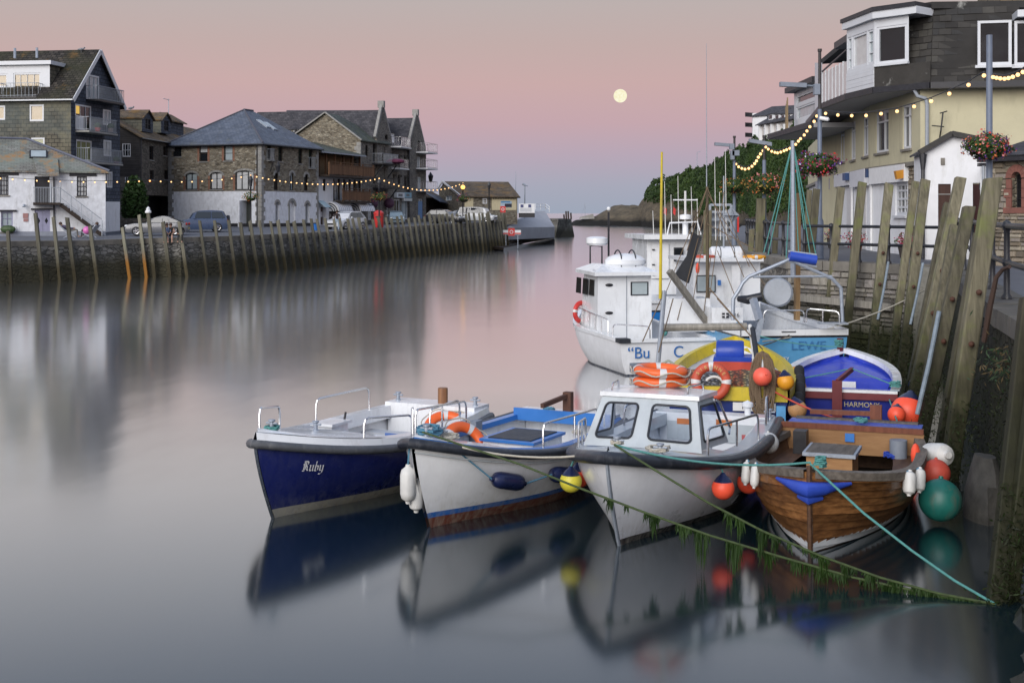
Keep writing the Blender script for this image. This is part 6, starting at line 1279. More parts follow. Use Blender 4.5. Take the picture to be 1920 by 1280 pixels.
# ------------------------------------------------------------ yellow building with mansard flats
MT['yellow'] = m_plain('pale_yellow_render', (.50, .465, .32), .85, .07, 1.5, bump=.3, bscale=25, dirt=(.36, .33, .23))
MT['soffit'] = m_plain('grey_soffit', (.33, .33, .34), .8, .06, 1)
shm = [m_brick('mansard_slate_%d' % k, c, c, c, 50, 50, .0, .3, (.36, .36, .34), .75, (.62, .70), .3) for k, c in enumerate(((.026, .024, .022), (.042, .039, .035), (.033, .032, .031), (.054, .051, .045)))]
def shingles(parent, A, B, C, D_, sw, shh, seed=1):
    """slates laid on the quad A(bottom left) B(bottom right) C(top right) D(top left), one object each"""
    rg = random.Random(seed); A, B, C, D_ = map(Vector, (A, B, C, D_)); hgt = ((D_-A).length+(C-B).length)/2; n = int(hgt/shh); base = OFF[parent.name]; out = (B-A).cross(D_-A).normalized()
    for i in range(n):
        k0, k1 = i/n, min(1, (i+1.12)/n); l0, r0, l1, r1 = A.lerp(D_, k0), B.lerp(C, k0), A.lerp(D_, k1), B.lerp(C, k1); w = (r0-l0).length; m = max(1, round(w/sw)); o = .5 if i % 2 else 0
        cuts = [max(0, min(1, (j+o)/m)) for j in range(-1, m+1)]; cuts = sorted(set([0, 1]+cuts))
        for a, c in zip(cuts, cuts[1:]):
            if (c-a)*w < .05: continue
            g_ = .008/w; lift = .028*rg.uniform(.7, 1.5); p = [l0.lerp(r0, a+g_)+out*lift, l0.lerp(r0, c-g_)+out*lift*rg.uniform(.8, 1.2), l1.lerp(r1, c-g_)+out*.004, l1.lerp(r1, a+g_)+out*.004]
            q = MB(); q.poly(*p); q.poly(p[0], p[1], p[1]-out*lift, p[0]-out*lift); q.build('slate', shm[rg.randrange(4)], parent)
def yellow_building():
    Z0 = 2.8; K = Vector((13.4, 42)); L1, L2, L3, L4 = Vector((13.5, 48.2)), Vector((14.8, 58.5)), Vector((16.1, 66.8)), Vector((18.5, 80)); RR = Vector((22, 40.2)); zl = zof(301.5, 42); zs = 8.26
    t = thing('yellow_building', 'pale yellow shops and flats with a dark slate mansard', 'building', v3(K, Z0))
    f0, f1, f2, f3, fr = Fac(L4, L3), Fac(L3, L2), Fac(L2, L1), Fac(L1, K), Fac(K, RR)
    W3 = [f3.rect(1692.5, 196, 1709, 279), f3.rect(1642, 209, 1666, 286)]; W2 = [f2.rect(1618, 219, 1628, 293), f2.rect(1595, 228, 1604, 300), f2.rect(1575, 237, 1583.5, 304)]; W1 = [f1.rect(1549, 257, 1555.5, 297)]
    for f, w in ((f3, W3), (f2, W2), (f1, W1), (f0, [])): f.wall(t, MT['yellow'], [(0, zl), (f.L, zl), (f.L, zs+.02), (0, zs+.02)], w, reveal=.16)
    fr.wall(t, MT['yellow'], [(0, Z0), (fr.L, Z0), (fr.L, zs+.02), (0, zs+.02)])
    for f, ws in ((f3, W3), (f2, W2), (f1, W1)):
        for r in ws: f.window(t, r, 1, 1, 'upvc', 'glass' if r is not W3[1] else 'glass', .09, .06, 'coping'); m = MB(); z_ = r[3]-.38; f.slab(m, r[0]+.09, r[1]-.09, z_-.03, z_+.03, -.1, -.035); m.build('transom_bar', MT['upvc'], t); m = MB(); u = r[0]+(r[1]-r[0])*.62; f.slab(m, u-.03, u+.03, r[2]+.09, r[3]-.09, -.1, -.037); m.build('mullion', MT['upvc'], t)
    for f in (f0, f1, f2, f3): b = MB(); f.slab(b, -.05, f.L+.05, zl-.14, zl, -.1, .12); b.build('string_course', MT['coping'], t)
    # ground floor shops
    for f in (f0, f1, f2): f.wall(t, MT['white_render'], [(0, Z0-.2), (f.L, Z0-.2), (f.L, zl-.1), (0, zl-.1)], d=-.05)
    sw = f3.rect(1677, 342, 1699, 404); up = f3.u(1701)[0]; f3.wall(t, MT['white_render'], [(0, Z0-.2), (up, Z0-.2), (up, zl-.1), (0, zl-.1)], [(sw[0], sw[1], sw[2], sw[3])], d=-.03); f3.window(t, sw, 3, 4, 'upvc', 'glass', .12, .1, 'upvc', .07)
    f3.wall(t, MT['stone_warm'], [(up, Z0-.2), (f3.L, Z0-.2), (f3.L, zl-.1), (up, zl-.1)], d=-.05, name='stone_pier_core'); stones(t, f3.P(up, 0, -.05).xy, f3.P(f3.L, 0, -.05).xy, Z0, zl-.12, None, (.1, .2), (.16, .42), .035, 'stone', 9, None, bst)
    ff = f3.rect(1636, 312, 1703, 343); b = MB(); f3.slab(b, ff[0], ff[1], ff[2], ff[3], -.03, .14); b.build('fascia_board', MT['white'], t)
    for x0, x1, y0, y1, c in ((1570, 1597, 325.5, 349, (.62, .63, .67)), (1600, 1628, 319.5, 350, (.62, .63, .67)), (1593, 1598.5, 325, 338, (.02, .06, .18))): b = MB(); f2.slab(b, *f2.rect(x0, y0, x1, y1), -.02, .16 if c[0] > .1 else .3); b.build('shop_sign', m_plain('shop_sign_%d' % x0, c, .5), t)
    for x0, x1, y0, y1, c in ((1552, 1565, 336, 356, (.25, .24, .28)), (1546, 1550.5, 337, 351, (.5, .05, .04)), (1538, 1545, 340, 352, (.3, .3, .33))): b = MB(); f1.slab(b, *f1.rect(x0, y0, x1, y1), -.02, .25); b.build('shop_sign', m_plain('shop_sign_%d' % x0, c, .5), t)
    b = MB(); c = f3.P(f3.u(1700)[0], f3.z(1700, 327), .2); b.obox(c, (.18, 0, .03), (0, .12, 0), (-.03, 0, .14)); b.build('alarm_box', m_plain('orange_box', (.5, .22, .02), .5), t)
    b = MB(); c = f3.P(f3.u(1633)[0], f3.z(1633, 325), .1); b.obox(c, (.1, 0, 0), (0, .1, 0), (0, 0, .16)); b.build('wall_lantern', m_plain('small_blue_sign', (.03, .06, .15), .5), t)
    for px in (1634, 1598): f = f3 if px > 1632 else f2; b = MB(); u = f.u(px)[0]; f.slab(b, u-.06, u+.06, Z0, zl-.15, -.02, .06); b.build('pilaster', MT['white'], t)
    for px, f in ((1566, f2),): b = MB(); u = f.u(px)[0]; b.tube([f.P(u, zs, .1), f.P(u, Z0, .1)], .05, 8); b.build('downpipe', MT['white'], t, True)
    for f, x0, x1, y0 in ((f2, 1586, 1595, 356), (f2, 1607, 1622, 352)): r = f.rect(x0, y0, x1, 440); b = MB(); f.slab(b, r[0], r[1], Z0, r[3], -.05, -.03); b.build('shop_door', m_plain('shop_door_%d' % x0, (.62, .62, .62), .4), t)
    # downpipe and aerial on the corner
    u = .35; b = MB(); b.tube([fr.P(-.2, zs-.02, .1), fr.P(-.1, zs-.22, .1), fr.P(.15, zs-.3, .12), fr.P(.2, zs-.5, .1), fr.P(.2, Z0+2.9, .1)], .06, 8); b.build('downpipe', MT['rail_grey'], t, True)
    p = fr.P(fr.u(1762)[0], fr.z(1762, 258), 0); b = MB(); b.tube([p, p+fr.N*.3+Z3*.2, fr.P(fr.u(1766)[0], fr.z(1766, 212), .3)], .025, 6); b.tube([fr.P(fr.u(1745)[0], fr.z(1745, 237), .3), fr.P(fr.u(1768)[0], fr.z(1768, 239), .3)], .02, 5); b.tube([fr.P(fr.u(1760)[0], fr.z(1760, 214), .3), fr.P(fr.u(1774)[0], fr.z(1774, 210), .3)], .02, 5); b.build('aerial', MT['black_iron'], t)
    # projecting upper storey: soffit, black fascia
    P0, P1, P2, P3, P4 = Vector((13.55, 41.45)), Vector((12.2, 43.1)), Vector((11.9, 45.5)), Vector((12.0, 49.5)), Vector((13.6, 59)); RQ = Vector((22, 39.6))
    b = MB(); b.poly(*[v3(q, zs) for q in (P0, P1, P2, P3, P4, L2, L1, K)]); b.poly(v3(P0, zs), v3(K, zs), v3(RR, zs), v3(RQ, zs)); b.build('soffit', MT['soffit'], t)
    b = MB()
    for a, c in ((P4, P3), (P3, P2), (P2, P1), (P1, P0), (P0, RQ)): b.beam(v3(a, zs+.08), v3(c, zs+.08), .14, .2)
    b.build('gutter', MT['black'], t)
    zt = 10.72; zi = 10.95
    # bay: left glazed face and right face
    fl, fb = Fac(P2, P1), Fac(P1, P0); ub = fb.u(1700)[0]
    wl = fl.rect(1600, 66, 1629, 143); wl = (fl.L*.2, fl.L*.74, zs+1.0, zt-.3); sl1, sl2 = (.06, fl.L*.2-.06, zs+1.0, zt-.3), (fl.L*.74+.06, fl.L-.1, zs+1.0, zt-.3)
    fl.wall(t, MT['upvc'], [(0, zs+.9), (fl.L, zs+.9), (fl.L, zt), (0, zt)], [wl, sl1, sl2], .1, 'bay_front'); fl.window(t, wl, 1, 1, 'upvc', 'glass_white', .08, .04); fl.window(t, sl1, 1, 3, 'upvc', 'glass_pale', .07, .04); fl.window(t, sl2, 1, 3, 'upvc', 'glass_pale', .07, .04)
    for i in range(5): b = MB(); fl.slab(b, .0, fl.L-.02, zs+.2+i*.14, zs+.335+i*.14, -.05, .02+.008*(i % 2)); b.build('cladding_board', MT['upvc'], t)
    wb_ = (.1, ub, zs+.95, zt-.28); fb.wall(t, MT['upvc'], [(0, zs+.85), (ub+.08, zs+.85), (ub+.08, zt), (0, zt)], [wb_], .1, 'bay_front'); fb.window(t, wb_, 1, 1, 'upvc', 'glass', .08, .04, 'upvc')
    fb.wall(t, shm[1], [(0, zs+.15), (fb.L, zs+.15), (fb.L, zs+.86), (0, zs+.86)], (), .1, 'apron')
    n = 9
    for i in range(n): b = MB(); u0 = wb_[0]+.08+(wb_[1]-wb_[0]-.16)*i/n; du = (wb_[1]-wb_[0]-.16)/n; b.poly(*[fb.P(u0+du*k, wb_[3]-.08-(0 if k in (0, 1) else 0)-dz, -.15) for k, dz in ((0, 0), (1, 0), (1, .12), (.5, .2), (0, .12))]); b.build('blind_scallop', MT['glass_green'], t)
    b = MB(); b.prism([v3(P2, zt)+Vector((-.15, .1, 0)), v3(P1, zt)+Vector((-.12, -.2, 0)), fb.P(fb.L*.8, zt, .15), fb.P(fb.L*.8, zt, -1.5), v3(P2, zt)+Vector((2, .1, 0))], (0, 0, .24)); b.build('bay_fascia', MT['upvc'], t)
    b = MB(); b.prism([v3(P2, zt+.24)+Vector((-.2, .15, 0)), v3(P1, zt+.24)+Vector((-.16, -.25, 0)), fb.P(fb.L*.8, zt+.24, .2), fb.P(fb.L*.8, zt+.24, -3.5), v3(P2, zt+.24)+Vector((3, .15, 0))], (0, 0, .14)); b.build('bay_roof', MT['black'], t)
    # mansard slopes with a hip
    M0 = Vector((14.35, 42.6)); M1 = fr.P(0, 0, -1.0).xy; RM = Vector((22, 40.9)); zh = zs+.16
    Ax, Bx = v3(P0, zh)+Vector((-1.0*(P0-P1).x*.28, -(P0-P1).y*.28, 0)), v3(P0, zh)
    hipT = Vector((13.95, 42.35, zi)); Tl = Vector((13.2, 43.4, zi)); uD = fr.u(1824)[0]; Bd = v3(P0.lerp(RQ, .335), zh); Td = Vector((Bd.x+.1, 41.6, zi))
    b = MB(); b.poly(Ax, Bx, hipT, Tl); b.poly(Bx, Bd, Td, hipT); b.build('mansard_core', shm[0], t)
    shingles(t, Ax, Bx, hipT, Tl, .34, .24, 3); shingles(t, Bx, Bd, Td, hipT, .4, .24, 5)
    b = MB(); b.poly(v3(P1.lerp(P0, .62), zh), Ax, Tl, Vector((12.9, 43.6, zi))); b.build('mansard_cheek', shm[1], t)
    b = MB(); b.prism([Vector((12.6, 43.9, zi)), hipT+Vector((-.1, -.15, 0)), Td+Vector((8, -.2, 0)), Vector((24, 50, zi)), Vector((14, 58, zi))], (0, 0, .22)); b.build('flat_roof', shm[2], t)
    roof_poly(t, 'brown_roof', [Vector((15.6, 43, zi+.2)), Vector((24, 42, zi+.2)), Vector((24, 46, zi+2.6)), Vector((17.2, 46.5, zi+2.4))], .15, 'upper_roof')
    # box dormer on the right
    fd = Fac(Bd.xy+Vector((.02, -.12)), RQ+Vector((0, -.12))); zd = zs+.25; zT = fd.z(1850, 36); w0 = fd.rect(1833, 38, 1897, 122); w1 = fd.rect(1902, 38, 1975, 122)
    fd.wall(t, MT['upvc'], [(0, zd+.66), (fd.L, zd+.66), (fd.L, zT), (0, zT)], [w0, w1], .1, 'dormer_front')
    for r in (w0, w1): fd.window(t, r, 1, 1, 'upvc', 'glass', .09, .04, 'upvc')
    for i in range(5): b = MB(); fd.slab(b, .12, fd.L, zd+i*.13, zd+.125+i*.13, -.05, .015+.007*(i % 2)); b.build('cladding_board', MT['upvc'], t)
    b = MB(); fd.slab(b, -.02, .14, zd, zT, -.06, .04); b.build('corner_board', MT['upvc'], t)
    b = MB(); fd.slab(b, -.35, fd.L, zT, zT+.22, -2, .3); b.build('dormer_fascia', MT['upvc'], t); b = MB(); b.poly(fd.P(0, zd, 0), fd.P(0, zT, 0), fd.P(0, zT, -1.6), fd.P(0, zd, -.3)); b.build('dormer_cheek', shm[1], t)
    for i in range(8): b = MB(); u0 = w0[0]+.1+(w0[1]-w0[0]-.2)*i/8; du = (w0[1]-w0[0]-.2)/8; b.poly(*[fd.P(u0+du*k, w0[3]-.09-dz, -.13) for k, dz in ((0, 0), (1, 0), (1, .2), (.5, .28), (0, .2))]); b.build('blind_scallop', MT['glass_green'], t)
    # balcony run beyond the bay: screen panels, set-back glazed flats
    fs = Fac(P3, P2); n = 7
    for i in range(n): b = MB(); fs.slab(b, fs.L*(i+.04)/n, fs.L*(i+.96)/n, zs+.22, zs+1.35, -.03, .0); b.build('balcony_panel', MT['glass_white'], t); b = MB(); fs.slab(b, fs.L*i/n-.02, fs.L*i/n+.02, zs+.18, zs+1.4, -.05, .02); b.build('balcony_post', MT['upvc'], t)
    b = MB(); b.beam(fs.P(0, zs+1.42, 0), fs.P(fs.L, zs+1.75, 0), .05, .05); b.build('balcony_handrail', MT['black_iron'], t)
    fw = Fac(Vector((13.2, 49.5)), Vector((13.0, 45.6))); fw.wall(t, MT['upvc'], [(0, zs+.1), (fw.L, zs+.1), (fw.L, zt-.15), (0, zt-.15)], [(.2, fw.L*.5, zs+.3, zt-.5), (fw.L*.55, fw.L-.1, zs+.3, zt-.5)])
    for r in ((.2, fw.L*.5, zs+.3, zt-.5), (fw.L*.55, fw.L-.1, zs+.3, zt-.5)): fw.window(t, r, 2, 1, 'upvc', 'glass_pale', .08, .05)
    b = MB(); fw.slab(b, -.2, fw.L, zt-.15, zt+.1, -3, .7); b.build('flat_roof', MT['black'], t)
    fq = Fac(P4, P3); fq.wall(t, MT['upvc'], [(fq.L*.55, zs+.1), (fq.L, zs+.1), (fq.L, zt-.7), (fq.L*.55, zt-.2)])
    return t
MT['ext_stone'] = MT['stone_warm']; bst = []
for k, c in enumerate(((.20, .165, .12), (.30, .25, .19), (.155, .13, .10), (.36, .32, .25), (.25, .22, .19))): bst.append(m_plain('building_stone_%d' % k, c, .88, .2, 8, bump=.5, bscale=18))
yellow_building()
def flat_beyond():
    f = Fac(plan(1489, 62), plan(1536, 57)); zs = zof(262, 62); zt = f.z(1500, 170); t = thing('balcony_flat', 'white flat with a timber privacy screen on its balcony', 'building', f.P(f.L/2, 2.8, 0))
    b = MB(); f.slab(b, 0, f.L+4, zs, zs+.2, -6, 1.2); b.build('soffit', MT['soffit'], t); b = MB(); f.slab(b, 0, f.L+4, zs+.02, zs+.26, 1.2, 1.3); b.build('gutter', MT['black'], t)
    r = (.5, f.L-.2, zs+.9, zt-.75); r2 = (.5, f.L-.2, zt-.62, zt-.2); f.wall(t, MT['upvc'], [(0, zs+.2), (f.L, zs+.2), (f.L, zt), (0, zt)], [r, r2]); f.window(t, r, 1, 1, 'upvc', 'glass_pale', .08, .05); f.window(t, r2, 1, 1, 'upvc', 'glass', .08, .05)
    b = MB(); f.slab(b, -.3, f.L+.3, zt, zt+.25, -3, .4); b.build('roof', MT['black'], t)
    for i in range(4): b = MB(); u = f.u(1497)[0]+i*.12; b.obox(f.P(u, (zs+.2+zs+1.5+i*.14)/2, .6), f.U*.055, f.N*.02, Z3*(.65+i*.07)); b.build('screen_board', m_wood('screen_pine_%d' % i, (.32, .22, .11), (.46, .34, .2)), t)
    f.wall(t, MT['yellow'], [(.8, 2.8), (f.L+3, 2.8), (f.L+3, zs), (.8, zs)], (), .1, 'wall', -1.0)
flat_beyond()
# ------------------------------------------------------------ white gabled annexe and stone chapel hall
def annexe():
    f = Fac(plan(1733, 39.5), plan(1838, 39.2)); z0 = 2.8; t = thing('annexe', 'small white gabled annexe with a brown plank door', 'building', f.P(f.L/2, z0, 0)); zl, za, zr = f.z(1735, 283), f.z(1785, 254), f.z(1838, 266)
    um = f.u(1784)[0]; uo = f.u(1824)[0]; zo = f.z(1830, 343); dr = f.rect(1759, 345, 1783, 470); dr = (dr[0], dr[1], z0-.02, dr[3])
    f.wall(t, MT['white_render'], [(0, z0-.2), (uo, z0-.2), (uo, zo), (0, zo)], [(dr[0], dr[1], dr[2], min(dr[3], zo-.01))]); f.wall(t, MT['white_render'], [(0, zo), (f.L, zo), (f.L, zr), (um, za), (0, zl)])
    b = MB(); b.poly(f.P(uo, z0, 0), f.P(uo, z0, -2), f.P(uo, zo, -2), f.P(uo, zo, 0)); b.poly(f.P(uo, zo, 0), f.P(uo, zo, -2), f.P(f.L, zo, -2), f.P(f.L, zo, 0)); b.poly(f.P(f.L, zo, 0), f.P(f.L, zo, -2.5), f.P(f.L, zr, -2.5), f.P(f.L, zr, 0)); b.poly(f.P(0, z0, 0), f.P(0, zl, 0), f.P(0, zl, -2.5), f.P(0, z0, -2.5)); b.build('wall', MT['white_render'], t)
    b = MB(); f.slab(b, dr[0], dr[1], z0, zo-.01, -.1, -.05); d = b.build('door_leaf', m_wood('brown_plank_door', (.035, .016, .012), (.06, .028, .02), .6), t); b = MB(); f.slab(b, dr[0]-.04, dr[1], zo-.36, zo-.33, -.05, -.03); b.build('door_bar', MT['granite'], d)
    b = MB(); u = (dr[0]+dr[1])/2; f.slab(b, u-.06, u+.06, z0+1.25, z0+1.45, -.05, -.042); s = b.build('door_sign', m_plain('blue_door_sign', (.03, .06, .3), .5), d)
    q = MB(); q.torus(f.P(u, z0+1.31, -.038), .03, .008, f.N, 12, 5); q.tube([f.P(u-.01, z0+1.41, -.038), f.P(u, z0+1.34, -.038), f.P(u+.03, z0+1.33, -.038)], .008, 5); q.build('sign_symbol', MT['white'], s)
    b = MB(); f.slab(b, uo, f.L+.4, z0, zo, -1.9, -1.85); b.build('passage_door', m_plain('maroon_door', (.10, .03, .025), .5), t)
    b = MB(); u = f.u(1767)[0]; zz = f.z(1767, 303); f.slab(b, u-.05, u+.07, zz-.11, zz+.11, .0, .03); b.build('air_vent', MT['coping'], t)
    for a, c in (((-.15, zl-.05), (um, za+.05)), ((um, za+.05), (f.L+.2, zr+.02))): b = MB(); b.beam(f.P(a[0], a[1], .05), f.P(c[0], c[1], .05), .3, .16); b.build('verge', m_plain('dark_verge_%d' % int(a[0]*10), (.05, .048, .045), .9, .3, 8, bump=.4), t); roof_poly(t, 'dark_roof', [f.P(a[0], a[1], .1), f.P(c[0], c[1], .1), f.P(c[0], c[1], -2.4), f.P(a[0], a[1], -2.4)], .06)
    b = MB(); b.tube([f.P(-.05, zl-.1, .08), f.P(-.05, zl-.6, .08)], [.13, .06], 8); b.tube([f.P(-.05, zl-.6, .08), f.P(-.05, z0, .08)], .06, 8); b.build('downpipe', MT['black_iron'], t, True)
    b = MB(); f.slab(b, f.L+.02, f.L+.1, zo-.2, zr-.2, -.3, .02); b.build('corner_post', MT['rail_grey'], t)
    g = Fac(plan(1838, 38.6), plan(1849, 38.5)); b = MB(); g.slab(b, 0, g.L, z0, g.z(1843, 305), -.3, 0); b.build('side_wall', MT['white_render'], t)
    # chapel hall
    f = Fac(plan(1849, 36), plan(1960, 34.2)); zt = f.z(1880, 303); t = thing('stone_hall', 'rubble stone hall with a red-dressed arched window', 'building', f.P(1, z0, 0))
    w = f.rect(1898, 322, 1917, 389); wd = f.rect(1885, 305, 1930, 402)
    f.wall(t, MT['stone_warm'], [(0, z0-.2), (f.L, z0-.2), (f.L, zt), (0, zt)], [w], .25)
    stones(t, f.A, f.B, z0-.1, zt, None, (.09, .19), (.16, .45), .04, 'stone', 12, lambda u, z: wd[0]+.1 < u < wd[1] and wd[2] < z, bst)
    red = m_plain('red_sandstone', (.21, .085, .065), .85, .2, 6, bump=.4); m = (w[0]+w[1])/2; hw = (w[1]-w[0])/2; n = 7
    f.window(t, w, 1, 4, 'black', 'glass', .03, .2, None, .02, 1.0, MT['stone_warm'])
    for i in range(n): a0, a1 = math.pi*(i+.03)/n, math.pi*(i+.97)/n; pt = lambda a, k: f.P(m+(hw+k)*math.cos(a), w[3]-hw+(hw+k)*math.sin(a), .05); q = MB(); q.prism([pt(a0, .0), pt(a1, .0), pt(a1, .2), pt(a0, .2)], f.N*-.15); q.build('arch_stone', red, t)
    for s in (-1, 1):
        z = w[2]; k = 0
        while z < w[3]-hw-.05: h = min(.26, w[3]-hw-z); l = .26 if k % 2 else .18; q = MB(); x = m+s*hw; f.slab(q, min(x, x+s*l), max(x, x+s*l), z+.006, z+h-.006, -.1, .045); q.build('jamb_stone', red, t); z += h; k += 1
    q = MB(); f.slab(q, w[0]-.25, w[1]+.25, w[2]-.16, w[2]-.005, -.15, .08); q.build('window_sill', red, t)
    b = MB(); f.slab(b, -.1, f.L, zt, zt+.16, -4, .25); b.build('eaves', MT['black'], t); roof_poly(t, 'dark_roof', [f.P(-.1, zt+.16, .25), f.P(f.L, zt+.16, .25), f.P(f.L, zt+.75, -2), f.P(-.1, zt+.75, -2)], .05)
    b = MB(); c = f.P(f.u(1922)[0], zt+.6, -1); b.ball(c, (.45, .4, .35), 14); b.build('dome_light', MT['glass_pale'], t, True)
    b = MB(); b.tube([f.P(-.0, zt-.1, .1), f.P(.0, z0, .1)], .05, 8); b.build('downpipe', MT['rail_grey'], t, True)
    b = MB(); c = at(1842, 309, 38.2); b.obox(c, (.12, 0, 0), (0, .1, 0), (0, 0, .05)); b.top('floodlight', MT['black'], 'small black floodlight on the white wall strip', 'lamp')
annexe()
for px, D, l, cols, s in ((1605, 45, 'clay pot with a small shrub by the shop door', ('red', 'magenta'), 31), (1697, 41.0, 'planter of dark red flowers under the stone pier', ('magenta', 'red'), 33), (1561, 52, 'pot of red flowers by the far shop', ('red', 'purple'), 34)):
    p = plan(px, D); c = v3(p, 2.78); t = thing('plant_pot', l, 'plant pot', c); b = MB(); b.lathe(c, [(.16, 0), (.24, .4), (.27, .42), (.22, .41), (.02, .36)], 14); b.build('pot', m_plain('terracotta_%d' % px, (.28, .12, .055) if px == 1605 else (.05, .04, .035), .8), t, True)
    o = cloud_obj('flowers', [MT['leaf_bush']]+[PET[q] for q in cols], np.random.default_rng(s).normal(size=(260, 3))*np.array([.16, .16, .12])+np.array(c)+np.array([0, 0, .55]), .05, np.random.default_rng(s).integers(0, 3, 260), tuple(c)); o.parent = t; o['kind'] = 'stuff'
# steel gangway frame and quayside odds by the harbour head
c0, c1 = at(1331, 442, 66), at(1371, 442, 66); t = thing('gangway_frame', 'grey steel gangway frame standing on the far quay', 'frame', c0); hgt = at(0, 384, 66).z-c0.z; b = MB()
for c in (c0, c1): b.beam(c, c+Z3*hgt, .12, .12)
for k in (.02, .27, .52, .77, 1.0): b.beam(c0+Z3*hgt*k, c1+Z3*hgt*k, .1, .12)
b.build('frame', MT['galv'], t); b = MB(); b.obox((c0+c1)/2+Vector((0, .3, hgt*.38)), (.45, 0, 0), (0, .03, 0), (0, 0, hgt*.36)); b.build('mesh_panel', MT['rail_grey'], t)
c = at(1381, 421, 64); t = thing('lifebuoy_box', 'tall red lifebuoy case by the steel gangway frame', 'safety box', c-Z3*.6); b = MB(); b.obox(c, (.09, 0, 0), (0, .2, 0), (0, 0, .38)); b.build('case', MT['red'], t); b = MB(); b.beam(c-Z3*.3, (c.x, c.y, QZ), .08, .08); b.build('post', MT['galv'], t)
# ------------------------------------------------------------ boats: local x = bow, y = port, z = 0 at the waterline
class Hull:
    def __init__(s, L, B, zs, zm, zb, dep=.35, rake=.55, tr=.75, um=.4, pt=2.3, pw=1.5, full=.5, vbow=1.1, trk=.12, flare=0.0):
        s.L, s.B, s.zs, s.zm, s.zb, s.dep, s.rake, s.tr, s.um, s.pt, s.pw, s.full, s.vbow, s.trk = L, B, zs, zm, zb, dep, rake, tr, um, pt, pw, full, vbow, trk
    def sheer(s, u): return s.zm+(s.zs-s.zm)*((s.um-u)/s.um)**2 if u < s.um else s.zm+(s.zb-s.zm)*((u-s.um)/(1-s.um))**2
    def P(s, u, t, side=1, inset=0.0):
        z = -s.dep+(s.sheer(u)+s.dep)*t
        xb = s.L/2-s.rake*max(0, 1-t)**1.4; x = -s.L/2+s.trk*(1-t)+u*(xb+s.L/2-s.trk*(1-t))
        if u < s.um: f = s.tr+(1-s.tr)*math.sin(math.pi/2*u/s.um)
        else:
            v = (u-s.um)/(1-s.um); p = s.pw+(s.pt-s.pw)*t; f = max(0.0, 1-v**p)**.92
        bow = max(0, (u-.45)/.55)**1.3; a = s.full*(1-bow)+s.vbow*bow
        y = s.B/2*f*(math.sin(math.pi/2*min(1, t))**a if t > 0 else 0)
        y = max(y-inset, .025 if inset == 0 else 0.0)
        return Vector((x-(inset*.8 if u > .9 else 0), side*y, z))
    def tz(s, u, z): return max(0, min(1, (z+s.dep)/(s.sheer(u)+s.dep)))
    def skin(s, b, nu=30, nt=12, t0=0.0, t1=1.0, inset=0.0, u1=1.0, zmin=None):
        us = [(i/nu)**.85*u1 for i in range(nu+1)]
        for sd in (1, -1):
            rows = []
            for u in us:
                ta = t0 if zmin is None else s.tz(u, zmin); rows.append([s.P(u, ta+(t1-ta)*j/nt, sd, inset) for j in range(nt+1)])
            b.grid(rows if (sd == 1) ^ (inset > 0) else [r[::-1] for r in rows])
    def transom(s, b, t0=0.0, t1=1.0, inset=0.0, dx=0.0, n=10):
        a = [s.P(0, t0+(t1-t0)*j/n, 1, inset)+Vector((dx, 0, 0)) for j in range(n+1)]; c = [s.P(0, t0+(t1-t0)*j/n, -1, inset)+Vector((dx, 0, 0)) for j in range(n+1)]
        b.poly(*a, *reversed(c))
    def edge(s, side, u0=0.0, u1=1.0, n=26, dz=0.0, dy=0.0):
        out = []
        for i in range(n+1):
            u = u0+(u1-u0)*i/n; p = s.P(u, 1, side); q = s.P(min(1, u+.01), 1, side)-s.P(max(0, u-.01), 1, side); nv = Vector((q.y, -q.x)).normalized()*(-side); y = p.y*side+nv.y*side*dy
            out.append(Vector((p.x+(nv.x*dy if y > 0 else -abs(dy)*.9), side*max(0, y), p.z+dz)))
        return out
    def loop(s, dz, dy, n=40):
        a = s.edge(1, 0, .985, n, dz, dy); tip = s.P(1, 1, 1); return a+[Vector((tip.x+dy*.9, 0, tip.z+dz))]+[Vector((q.x, -q.y, q.z)) for q in a[::-1]]
    def halfw(s, x, z, m=.1):
        u = min(1, max(0, (x+s.L/2)/s.L)); return max(.05, s.P(u, s.tz(u, z), 1).y-m)
    def floor(s, b, z, u0, u1, inset=.06, n=14, dz=0.0):
        rows = []
        for i in range(n+1):
            u = u0+(u1-u0)*i/n; t = s.tz(u, z) if z is not None else 1.0; p = s.P(u, t, 1, inset); zz = z if z is not None else p.z+dz
            rows.append([(p.x, -p.y, zz), (p.x, 0, zz+(0 if z is not None else .03)), (p.x, p.y, zz)])
        b.grid(rows)
def boat(label, stern, bow, cat='boat', name='moored_boat'):
    """stern, bow: plan points of the sheer ends; returns the empty and the length"""
    s, q = Vector(stern[:2]), Vector(bow[:2]); d = q-s; return thing(name, label, cat, ((s.x+q.x)/2, (s.y+q.y)/2, 0), math.atan2(d.y, d.x)), d.length
def toworld(t, p): return Matrix.Translation(t.location) @ Matrix.Rotation(t.rotation_euler.z, 4, 'Z') @ Vector(p)
def tolocal(t, p): return Matrix.Rotation(-t.rotation_euler.z, 4, 'Z') @ (Vector(p)-t.location)
MT['gel'] = m_plain('white_gelcoat', (.76, .78, .80), .25, .05, 2, coat=.4, dirt=(.5, .5, .5)); MT['gel_grey'] = m_plain('grey_gelcoat', (.46, .50, .52), .35, .08, 3, coat=.2, dirt=(.34, .37, .38)); MT['deck'] = m_plain('boat_deck_grey', (.48, .50, .53), .6, .1, 5, bump=.2)
MT['blue_paint'] = m_plain('bright_blue_paint', (.035, .17, .50), .35, .08, 4, coat=.2); MT['black_tube'] = m_plain('black_fender_tube', (.028, .032, .042), .38, .3, 6, bump=.12, dirt=(.10, .105, .115)); MT['grey_tube'] = m_plain('grey_fender_tube', (.085, .09, .10), .5, .3, 6, bump=.12, dirt=(.2, .2, .2))
